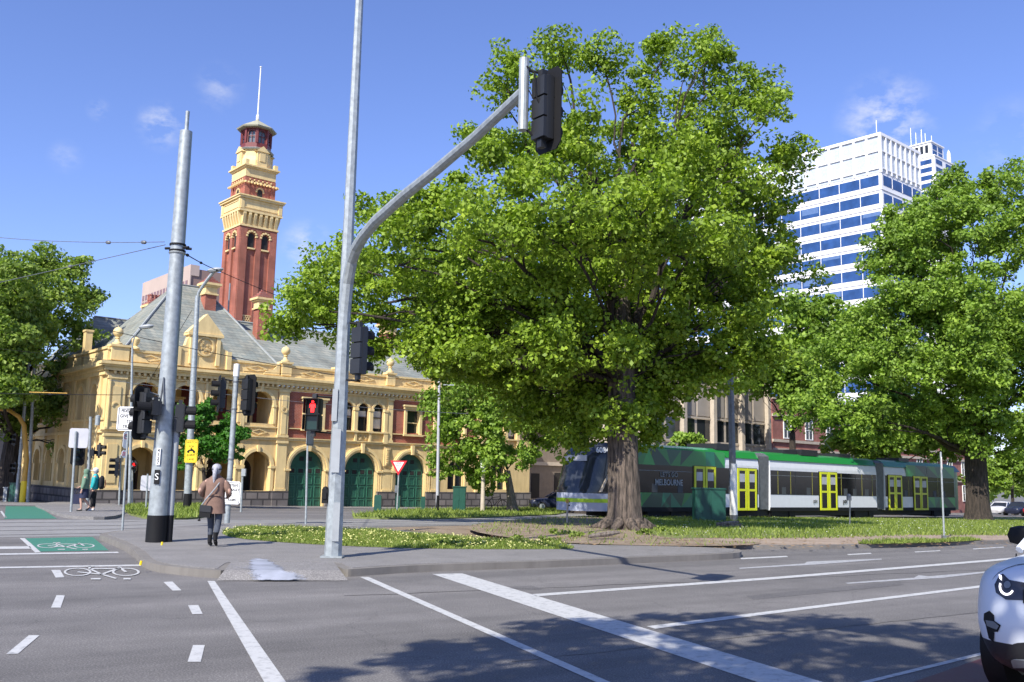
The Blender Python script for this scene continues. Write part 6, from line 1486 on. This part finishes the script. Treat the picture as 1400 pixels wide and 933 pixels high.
if hl:
    o1, o2 = [], []
    for k in range(9):
        a = math.pi*(1.12-.95*k/8); o1.append((428+46*math.cos(a), 362+55*math.sin(a))); o2.append((428+34*math.cos(a), 362+42*math.sin(a)))
    for k in range(8): stick('lamp_ring', cz([o1[k], o1[k+1], o2[k+1], o2[k]]), drl, .014, hl, .5, 2)
    stick('lamp_ring', cz([(382, 292), (398, 300), (398, 330), (384, 312)]), drl, .014, hl, .6, 3)
    stick('projector', cz([(430+20*math.cos(a), 352+22*math.sin(a)) for a in [k*math.pi/8 for k in range(16)]]), M['galv_dk'], .012, hl, .6, 6)
stick('fog_lamp_recess', cz([(290, 522), (322, 505), (350, 532), (352, 566), (390, 592), (372, 632), (345, 618), (352, 640), (348, 694), (318, 668), (300, 590), (288, 560)]), BLK, .006, None, .5, 10)
stick('fog_lamp', cz([(303, 562), (352, 570), (382, 596), (368, 618), (312, 596)]), M['galv_dk'], .012, None, .4, 6)
sbody.data.materials.append(M['charcoal'])
bm = bmesh.new(); bm.from_mesh(sbody.data)
for co, no in (((0, 0, .50), (0, 0, 1)), ((0, 0, .66), (0, 0, 1)), ((0, -.62, .5), (0, 1, .35)), ((0, .62, .5), (0, 1, -.35)), ((-.5, 0, 0), (1, 0, 0))): bmesh.ops.bisect_plane(bm, geom=bm.verts[:]+bm.edges[:]+bm.faces[:], plane_co=co, plane_no=no)
for f_ in bm.faces: f_.smooth = True
bm.to_mesh(sbody.data); bm.free()
for f_ in sbody.data.polygons:
    c_ = f_.center
    if c_.z < .50: f_.material_index = 1
stick('bumper_intake', cz([(402, 800), (424, 762), (438, 728), (462, 704), (490, 696), (700, 688), (700, 800)]), M['charcoal'], .005, None, .5, 16)
ln = [(340, 318), (352, 300), (372, 280), (420, 252), (480, 232), (600, 214)]
for a_, b_ in zip(ln[:-1], ln[1:]): stick('bonnet_gap', cz([a_, b_, (b_[0], b_[1]+3.2), (a_[0], a_[1]+3.2)]), BLK, .004, None, .35, 4)
stick('skid_trim', cz([(452, 800), (470, 790), (700, 800), (700, 850), (470, 850)]), M['galv_dk'], .014, None, 2, 8)
stick('grille', cz([(522, 380), (600, 385), (600, 480), (522, 465)]), BLK, .012, None, 2, 6)
def mirrored(o, parent):
    me = o.data.copy(); me.transform(Matrix.Diagonal((1, -1, 1, 1))); me.flip_normals(); q = bpy.data.objects.new(o.name.split('.')[0], me); C.objects.link(q); q.parent = parent
    for ch in list(o.children): mirrored(ch, q)
for ch in [c_ for c_ in SUV.children if c_.name.split('.')[0] in ('headlight', 'fog_lamp_recess', 'fog_lamp')]: mirrored(ch, SUV)
mb = MB()
for y_ in (-1.003, 1.003):
    for x_ in (-1.35, -2.35, -3.3): mb.box(x_-.006, x_+.006, y_-.004, y_+.004, .5, 1.1)
mb.build('door_gaps', BLK, SUV)
mb = MB(); mb.T = Matrix.Translation((-1.85, -1.12, 1.24)) @ Matrix.Diagonal((.6, 1, .7, 1)); mb.lathe((0, 0, 0), [(.04, -.13), (.13, -.1), (.15, 0), (.12, .1), (.04, .13)], 12); mb.T = Matrix(); mb.tube([(-1.9, -.88, 1.14), (-1.86, -1.05, 1.2)], .03, 6); mb.build('side_mirror', BLK, SUV, smooth=True)
for (px, Y, cm, lab, rz) in ((1352, 104, mat('white_car_paint', (.6, .6, .62), .25), 'small far white car just right of the dark trunk', ANG), (1376, 100, mat('navy_car_paint', (.02, .025, .05), .25), 'small far dark blue car between the white and the red one', ANG), (1402, 98, mat('red_car_paint', (.45, .015, .02), .25), 'small far red car at the right edge', ANG)):
    p = base(px, Y); car('parked_car', lab, (p.x+1, p.y+1, p.z), rz+math.pi, cm, group='cars parked beyond the verge')
p = base(742, 69); car('parked_car', 'black car in the shade behind the tram nose', (p.x-1, p.y, p.z), R(185), bpy.data.materials['navy_car_paint'])

# ---------------------------------------------------------------- people
SK = mat('skin', (.50, .30, .22), .6)
def skin(name, V, E_, rad, m, parent=None, lv=1):
    me = bpy.data.meshes.new(name); me.from_pydata([tuple(v) for v in V], E_, []); o = bpy.data.objects.new(name, me); C.objects.link(o)
    sk = o.modifiers.new('k', 'SKIN'); sk.use_smooth_shade = True
    for i, r in enumerate(rad):
        r = r if hasattr(r, '__len__') else (r, r); me.skin_vertices[0].data[i].radius = r; me.skin_vertices[0].data[i].use_root = (i == 0)
    s = o.modifiers.new('s', 'SUBSURF'); s.levels = s.render_levels = lv
    bpy.context.view_layer.update(); dg = bpy.context.evaluated_depsgraph_get(); m2 = bpy.data.meshes.new_from_object(o.evaluated_get(dg)); o.modifiers.clear(); o.data = m2
    m2.materials.clear(); m2.materials.append(m); 
    if parent: o.parent = parent
    return o
def person(label, loc, rz, J, build):
    """J: joint dict in metres, figure faces -y in its own frame. build(parent, J) adds clothes"""
    names = ['pelvis', 'waist', 'chest', 'neck', 'head0', 'head1', 'head2']
    V = [J[n] for n in names]; rad = [(.15, .11), (.125, .095), (.15, .10), .052, (.062, .07), (.074, .092), (.05, .065)]; E_ = [(i, i+1) for i in range(6)]
    def chain(root, lst, rr):
        a = root
        for n, r in zip(lst, rr): V.append(J[n]); rad.append(r); E_.append((a, len(V)-1)); a = len(V)-1
        return a
    for s in 'lr':
        chain(0, ['hip'+s, 'knee'+s, 'calf'+s, 'ankle'+s, 'toe'+s], [.085, .055, .052, .035, .032])
        h = chain(2, ['sh'+s, 'el'+s, 'wr'+s, 'pm'+s], [.05, .038, .026, (.032, .018)])
        pm = Vector(J['pm'+s]); wv = (pm-Vector(J['wr'+s])).normalized(); sd = wv.cross(Vector((0, 1, 0))).normalized() if abs(wv.y) < .9 else Vector((1, 0, 0)); ud = wv.cross(sd)
        for k in range(4):
            ln = (.05, .06, .056, .044)[k]; b0 = pm+ud*(-.024+.016*k)+wv*.015; V.append(b0+wv*ln*.5); rad.append(.009); E_.append((h, len(V)-1)); V.append(b0+wv*ln+sd*.012); rad.append(.007); E_.append((len(V)-2, len(V)-1))
        V.append(pm-ud*.038+wv*.0); rad.append(.009); E_.append((h, len(V)-1)); V.append(pm-ud*.042+wv*.03+sd*.01); rad.append(.008); E_.append((len(V)-2, len(V)-1))
    o = skin('person', V, E_, rad, SK); o.location = loc; o.rotation_euler = (0, 0, rz); props(o, label, 'person')
    # face: nose, brows, ears
    hd = Vector(J['head1']); f = MB()
    f.add([tuple(hd+Vector(v)) for v in ((-.012, -.088, .01), (.012, -.088, .01), (0, -.112, -.022), (-.016, -.09, -.03), (.016, -.09, -.03))], [(0, 1, 2), (0, 2, 3), (1, 4, 2), (3, 2, 4)])
    for s_ in (-1, 1): f.lathe(tuple(hd+Vector((s_*.076, .0, -.005))), [(.006, -.028), (.016, 0), (.006, .028)], 8, sx=.6)
    f.build('face', SK, o, smooth=True)
    e = MB()
    for s_ in (-1, 1): e.lathe(tuple(hd+Vector((s_*.03, -.086, .012))), [(.004, -.006), (.011, 0), (.004, .006)], 8)
    e.box(hd.x-.022, hd.x+.022, hd.y-.092, hd.y-.08, hd.z-.052, hd.z-.046); e.build('eyes', mat('dark_eyes', (.05, .02, .02)) if 'dark_eyes' not in bpy.data.materials else bpy.data.materials['dark_eyes'], o)
    build(o, J); return o
def garment(name, rings, m, parent, n=22, wr=.012):
    """rings: (cx, cy, z, rx, ry) with small folds"""
    ph = random.uniform(0, 6); V = []
    for i, (cx, cy, z, rx, ry) in enumerate(rings):
        for j in range(n):
            a = 2*math.pi*j/n; k = 1+wr/max(rx, .05)*math.sin(5*a+ph+i*.8)*(i/len(rings)+.2); V.append((cx+rx*k*math.cos(a), cy+ry*k*math.sin(a), z))
    mb = MB(); F_ = [(i*n+j, i*n+(j+1) % n, (i+1)*n+(j+1) % n, (i+1)*n+j) for i in range(len(rings)-1) for j in range(n)]; F_ += [tuple(range(n)), tuple((len(rings)-1)*n+j for j in range(n))]
    mb.add(V, F_); return mb.build(name, m, parent, smooth=True)
def sleeve(name, pts, rr, m, parent): mb = MB(); mb.tube(pts, rr, 12); o = mb.build(name, m, parent, smooth=True); subdiv(o, 1); return o
def base_joints(h=1.65):
    k = h/1.65
    J = dict(pelvis=(0, 0, .88), waist=(0, .01, 1.04), chest=(0, .01, 1.24), neck=(0, .01, 1.40), head0=(0, -.01, 1.47), head1=(0, -.01, 1.54), head2=(0, -.0, 1.615))
    for s, x in (('l', .095), ('r', -.095)):
        J['hip'+s] = (x, 0, .83); J['knee'+s] = (x, -.01, .46); J['calf'+s] = (x, .01, .30); J['ankle'+s] = (x, .02, .08); J['toe'+s] = (x, -.12, .035)
        J['sh'+s] = (x*1.75, .01, 1.33); J['el'+s] = (x*2.5, .03, 1.07); J['wr'+s] = (x*2.6, -.05, .84); J['pm'+s] = (x*2.6, -.07, .77)
    return {a: tuple(c*k for c in b) for a, b in J.items()}
COAT = mat('brown_coat', (.19, .115, .085), .85, 0, .15, 12, .3, 90); JEAN = mat('grey_jeans', (.055, .065, .085), .85, 0, .2, 20); HAIR = mat('grey_hair', (.33, .33, .36), .6, 0, .3, 30)
# woman walking away
J = base_joints(1.66)
J['kneer'] = (-.10, .0, .47); J['calfr'] = (-.10, .10, .33); J['ankler'] = (-.10, .19, .15); J['toer'] = (-.10, .08, .05)
J['kneel'] = (.06, -.09, .47); J['calfl'] = (.055, -.06, .3); J['anklel'] = (.05, -.03, .09); J['toel'] = (.05, -.17, .035)
J['ell'] = (.31, .08, 1.10); J['wrl'] = (.24, -.12, .98); J['pml'] = (.2, -.17, .97); J['elr'] = (-.31, .08, 1.10); J['wrr'] = (-.24, -.12, .98); J['pmr'] = (-.2, -.17, .97)
def dress_woman(o, J):
    for s in 'lr':
        sleeve('trouser_leg', [J['hip'+s], J['knee'+s], J['calf'+s], Vector(J['ankle'+s])+Vector((0, 0, .04))], [.10, .068, .06, .048], JEAN, o)
        a, t_ = Vector(J['ankle'+s]), Vector(J['toe'+s]); mb = MB(); mb.tube([a+Vector((0, .01, .14)), a+Vector((0, .01, .05)), a+Vector((0, .02, -.02))], [.05, .046, .042], 12)
        mb.tube([a+(a-t_)*.25-Vector((0, 0, .045)), a.lerp(t_, .5)-Vector((0, 0, .02)), t_+(t_-a).normalized()*.03], [.034, .04, .026], 12); b = mb.build('boot', BLK, o, smooth=True)
        sleeve('coat_sleeve', [Vector(J['sh'+s])+Vector((0, 0, .0)), Vector(J['el'+s]), Vector(J['wr'+s])], [.088, .07, .056], COAT, o)
    garment('coat', [(0, .0, .66, .235, .19), (0, .0, .72, .225, .18), (0, 0, .85, .215, .165), (0, .01, 1.0, .20, .145), (0, .01, 1.12, .20, .14), (0, .015, 1.26, .215, .14), (0, .015, 1.34, .20, .125), (0, .01, 1.39, .13, .09), (0, .0, 1.43, .075, .07), (0, -.0, 1.46, .065, .065)], COAT, o, wr=.008)
    hd = Vector(J['head1']); V = MB()
    V.lathe((hd.x, hd.y+.012, hd.z), [(.06, -.09), (.09, -.05), (.104, .02), (.098, .07), (.066, .108), (.02, .122)], 18, sx=.93, sy=1.02); hr = V.build('hair', HAIR, o, smooth=True)
    V = MB(); V.tube([(hd.x, hd.y+.1, hd.z+.03), (hd.x, hd.y+.15, hd.z-.03), (hd.x+.01, hd.y+.15, hd.z-.14), (hd.x+.012, hd.y+.15, hd.z-.27)], [.03, .045, .042, .012], 12); V.build('ponytail', HAIR, hr, smooth=True)
    V = MB(); n = 18; V.lathe((hd.x, hd.y, hd.z+.012), [(.112, -.01), (.112, .01)], n); V.build('glasses_band', BLK, hr)
    V = MB(); V.box(-.12, .12, .155, .17, 1.02, 1.05); V.build('coat_belt', COAT, o)
pw = at(289.5, 747, .13)
woman = person('person in brown coat and dark jeans with grey ponytail walking away on the island', (pw.x, pw.y, .132), R(180)+R(6), J, dress_woman)
bag = thing('shoulder_bag', 'black shoulder bag with grey strap at the hip of the person in brown', 'bag', (pw.x-.12, pw.y-.17, .86), R(4)); bag.scale = (.8, .8, .85)
mb = MB(); mb.prism([(-.15, -.16), (.13, -.18), (.15, .1), (-.13, .12)], -.06, .06); mb.build('body', BLK, bag); mb = MB(); mb.prism([(-.14, -.03), (.145, -.05), (.15, .105), (-.13, .125)], -.075, -.06); mb.build('flap', M['charcoal'], bag)
mb = MB(); mb.tube([(-.12, 0, .1), (.0, -.04, .26), (.14, -.065, .42), (.24, -.03, .56), (.29, .05, .66), (.28, .15, .68)], .016, 6); mb.build('strap', M['grey'], bag)
mb = MB(); mb.box(-.17, -.11, -.05, .0, -.26, -.22); mb.tube([(-.14, -.02, -.23), (-.12, -.02, -.15)], .012, 6); mb.build('tassel', BLK, bag)
# two walkers
def mkcl(m): return m
SG = mat('green_hoodie', (.13, .22, .15), .85); NV = mat('navy_cloth', (.02, .025, .06), .85); TL_ = mat('teal_jacket', (.01, .34, .36), .6); BK2 = mat('black_cloth', (.012, .012, .015), .85)
J2 = base_joints(1.62); J2['kneel'] = (.09, -.1, .46); J2['calfl'] = (.09, -.07, .3); J2['anklel'] = (.09, -.05, .08); J2['toel'] = (.09, -.19, .04); J2['kneer'] = (-.09, -.02, .46); J2['calfr'] = (-.09, .1, .33); J2['ankler'] = (-.09, .2, .17); J2['toer'] = (-.09, .1, .05)
J2['elr'] = (-.26, -.05, 1.08); J2['wrr'] = (-.28, -.24, .93); J2['pmr'] = (-.28, -.31, .9)
def dress2(o, J):
    for s in 'lr':
        sleeve('hoodie_sleeve', [J['sh'+s], J['el'+s], J['wr'+s]], [.085, .065, .045], SG, o)
        a, t_ = Vector(J['ankle'+s]), Vector(J['toe'+s]); mb = MB(); mb.tube([a+(a-t_)*.25-Vector((0, 0, .04)), a.lerp(t_, .5)-Vector((0, 0, .02)), t_+(t_-a).normalized()*.03], [.036, .042, .03], 10); mb.build('shoe', M['charcoal'], o, smooth=True)
    garment('hoodie', [(0, 0, .86, .19, .15), (0, 0, .95, .195, .15), (0, .01, 1.1, .19, .14), (0, .01, 1.27, .2, .135), (0, .01, 1.35, .15, .11), (0, .02, 1.41, .1, .1)], SG, o)
    garment('shorts', [(0, 0, .5, .2, .17), (0, 0, .7, .195, .16), (0, 0, .88, .175, .135)], NV, o)
    hd = Vector(J['head1']); V = MB(); V.lathe((hd.x, hd.y+.025, hd.z), [(.08, -.12), (.105, -.05), (.115, .02), (.1, .08), (.05, .115), (.01, .12)], 16); V.build('hood', SG, o, smooth=True)
p2 = at(113.5, 699, .1); person('person in green hooded top and navy shorts walking left at the crossing', tuple(p2), R(-80), J2, dress2)
b = thing('tote_bag', 'dark blue tote bag carried by the walker in the green hooded top', 'bag', (p2.x-.34, p2.y+.1, p2.z+.48), R(15)); mb = MB(); mb.prism([(-.17, -.22), (.17, -.22), (.19, .16), (-.19, .16)], -.06, .06); mb.build('body', NV, b); mb = MB(); mb.tube([(-.1, 0, .15), (-.05, 0, .34), (.02, 0, .42), (.06, 0, .34), (.1, 0, .15)], .012, 6); mb.build('handle', NV, b)
J3 = base_joints(1.68); J3['kneel'] = (.09, -.06, .46); J3['anklel'] = (.09, -.06, .08); J3['toel'] = (.09, -.2, .04); J3['elr'] = (-.25, -.02, 1.08); J3['wrr'] = (-.24, -.2, .98); J3['pmr'] = (-.22, -.27, .97)
def dress3(o, J):
    for s in 'lr':
        sleeve('jacket_sleeve', [J['sh'+s], J['el'+s], J['wr'+s]], [.085, .065, .045], TL_, o); sleeve('trouser_leg', [J['hip'+s], J['knee'+s], J['calf'+s], Vector(J['ankle'+s])+Vector((0, 0, .03))], [.11, .08, .07, .06], BK2, o)
        a, t_ = Vector(J['ankle'+s]), Vector(J['toe'+s]); mb = MB(); mb.tube([a+(a-t_)*.25-Vector((0, 0, .04)), a.lerp(t_, .5)-Vector((0, 0, .02)), t_+(t_-a).normalized()*.03], [.04, .046, .034], 10); mb.build('shoe', M['signwhite'], o, smooth=True)
    garment('jacket', [(0, 0, .84, .19, .15), (0, 0, .95, .2, .15), (0, .01, 1.1, .2, .145), (0, .01, 1.3, .2, .135), (0, .01, 1.38, .14, .1), (0, .01, 1.45, .07, .07)], TL_, o)
    hd = Vector(J['head1']); V = MB(); V.lathe((hd.x, hd.y+.01, hd.z+.02), [(.1, -.02), (.112, 0), (.105, .06), (.06, .1), (.01, .115)], 16); V.prism([(-.07, -.1), (.07, -.1), (.06, -.2), (0, -.22), (-.06, -.2)], hd.z+.01, hd.z+.025, 'z'); V.build('cap', M['signwhite'], o, smooth=True)
    V = MB(); V.lathe((hd.x, hd.y+.03, hd.z-.03), [(.06, -.07), (.095, -.02), (.1, .03)], 12); V.build('hair', HAIR, o, smooth=True)
p3 = at(126.5, 698.5, .1); person('person in teal jacket and white cap with black trousers walking behind the green hooded one', tuple(p3), R(-78), J3, dress3)
b = thing('backpack', 'dark backpack with red trim on the walker in the teal jacket', 'backpack', (p3.x+.26, p3.y+.03, p3.z+1.12), R(-78)); mb = MB(); mb.T = Matrix.Diagonal((1, .62, 1, 1)); mb.lathe((0, 0, 0), [(.1, -.27), (.16, -.22), (.17, 0), (.15, .18), (.06, .26)], 14); mb.build('body', BK2, b, smooth=True); mb = MB(); mb.tube([(-.1, .11, .1), (-.11, .125, -.1), (-.08, .1, -.22)], .015, 6); mb.build('trim', M['red'], b)

# ---------------------------------------------------------------- small things
p = base(676, 60, .06); BI = thing('bicycle', 'parked bicycle leaning near the bluestone wall behind the small tree', 'bicycle', tuple(p), R(12))
for x in (-.52, .52):
    mb = MB(); n = 20; mb.tube([(x+.33*math.cos(2*math.pi*k/n), 0, .34+.33*math.sin(2*math.pi*k/n)) for k in range(n+1)], .022, 6, cap=False); wo = mb.build('wheel', BLK, BI)
    mb = MB()
    for k in range(7): a = math.pi*k/7; mb.tube([(x+.31*math.cos(a), 0, .34+.31*math.sin(a)), (x-.31*math.cos(a), 0, .34-.31*math.sin(a))], .004, 4)
    mb.build('spokes', GV, wo)
mb = MB()
for a, b_ in (((-.52, .34), (-.15, .85)), ((-.52, .34), (-.02, .33)), ((-.02, .33), (-.18, .95)), ((-.02, .33), (.38, .82)), ((-.15, .82), (.36, .88)), ((.52, .34), (.34, .98))): mb.tube([(a[0], 0, a[1]), (b_[0], 0, b_[1])], .02, 6)
mb.build('frame', M['charcoal'], BI); mb = MB(); mb.tube([(.34, -.25, 1.02), (.34, 0, .98), (.34, .25, 1.02)], .016, 6); mb.build('handlebar', M['charcoal'], BI); mb = MB(); mb.box(-.3, -.06, -.06, .06, .95, 1.0); mb.build('saddle', BLK, BI)
def plank(label, px, py, ln, rz, seed, w_=.14):
    random.seed(seed); p = at(px, py, .11); mb = MB(); pr = [(-ln, 0), (-ln*.7, w_*.7), (0, w_), (ln*.8, w_*1.2), (ln, w_*.5), (ln*.9, 0), (ln*.2, -w_*.2)]
    mb.prism([(x, z*.8) for x, z in pr], -w_, w_); mb.tube([(-ln*.9, -w_*.5, .1), (0, -w_, .16), (ln*.7, -w_*.2, .2)], [.05, .07, .04], 7)
    o = mb.build('fallen_log', M['bark_pale'], None); o.location = p; o.rotation_euler = (0, 0, rz); props(o, label, 'log')
plank('broken piece of pale bark lying in the grass beside the cabinet', 997, 721, .5, R(-14), 3)
plank('short curved fallen branch on the dirt below the big trunk', 828, 739, .55, R(22), 5, .06)
# stone in the verge below the trunk: exposed roots
mb = MB()
for k in range(9):
    a = 2*math.pi*k/9+random.uniform(-.2, .2); L_ = random.uniform(.9, 1.5); mb.tube([(.5*math.cos(a), .5*math.sin(a), .22), (.85*math.cos(a), .85*math.sin(a), .06), (L_*math.cos(a+.1), L_*math.sin(a+.1), -.04)], [.2, .12, .04], 8)
o = mb.build('roots', M['bark'], T1r if 'T1r' in globals() else None, smooth=True)
for q in C.objects:
    if q.get('label', '').startswith('huge spreading'): o.parent = q
# weeds, leaf litter and chips on the ground
tf = []
for (px, py) in [(745, 742), (700, 742), (760, 731), (905, 727), (880, 732), (790, 734), (612, 748), (600, 744)]:
    p = at(px, py, .1)
    for _ in range(5): tf.append((p.x+random.gauss(0, .14), p.y+random.gauss(0, .14), p.z+random.uniform(.03, .14), .1))
o = leaves('weeds', np.array(tf), 30, .07, M['blade'], None); props(o, kind='stuff')
n_ = 900; V = np.zeros((n_, 4, 3)); 
for k in range(n_):
    x, y = random.uniform(500, 1390), random.uniform(733, 750); p = at(x, y, .11); s_ = random.uniform(.02, .05); a = random.uniform(0, 6.28)
    for j in range(4): V[k, j] = (p.x+s_*math.cos(a+j*1.57)*(1.5 if j % 2 else 1), p.y+s_*math.sin(a+j*1.57), p.z+.006+random.uniform(0, .015))
o = rawmesh('leaf_litter', V, mat('dry_leaf', (.30, .19, .09), .9), np.ones(n_)); props(o, kind='stuff')
# yellow survey pegs on the kerb and a manhole cover
for k, (px, py) in enumerate(((192, 773), (221, 746))):
    p = at(px, py, .12); mb = MB(); mb.tube([(0, 0, 0), (.01, 0, .07)], .02, 6); o = mb.build('kerb_marker', M['yellow'], None); o.location = p; props(o, ['tiny yellow marker on the kerb nose by the bicycle stencil', 'tiny yellow marker on the footpath right of the thick pole foot'][k], 'marker')
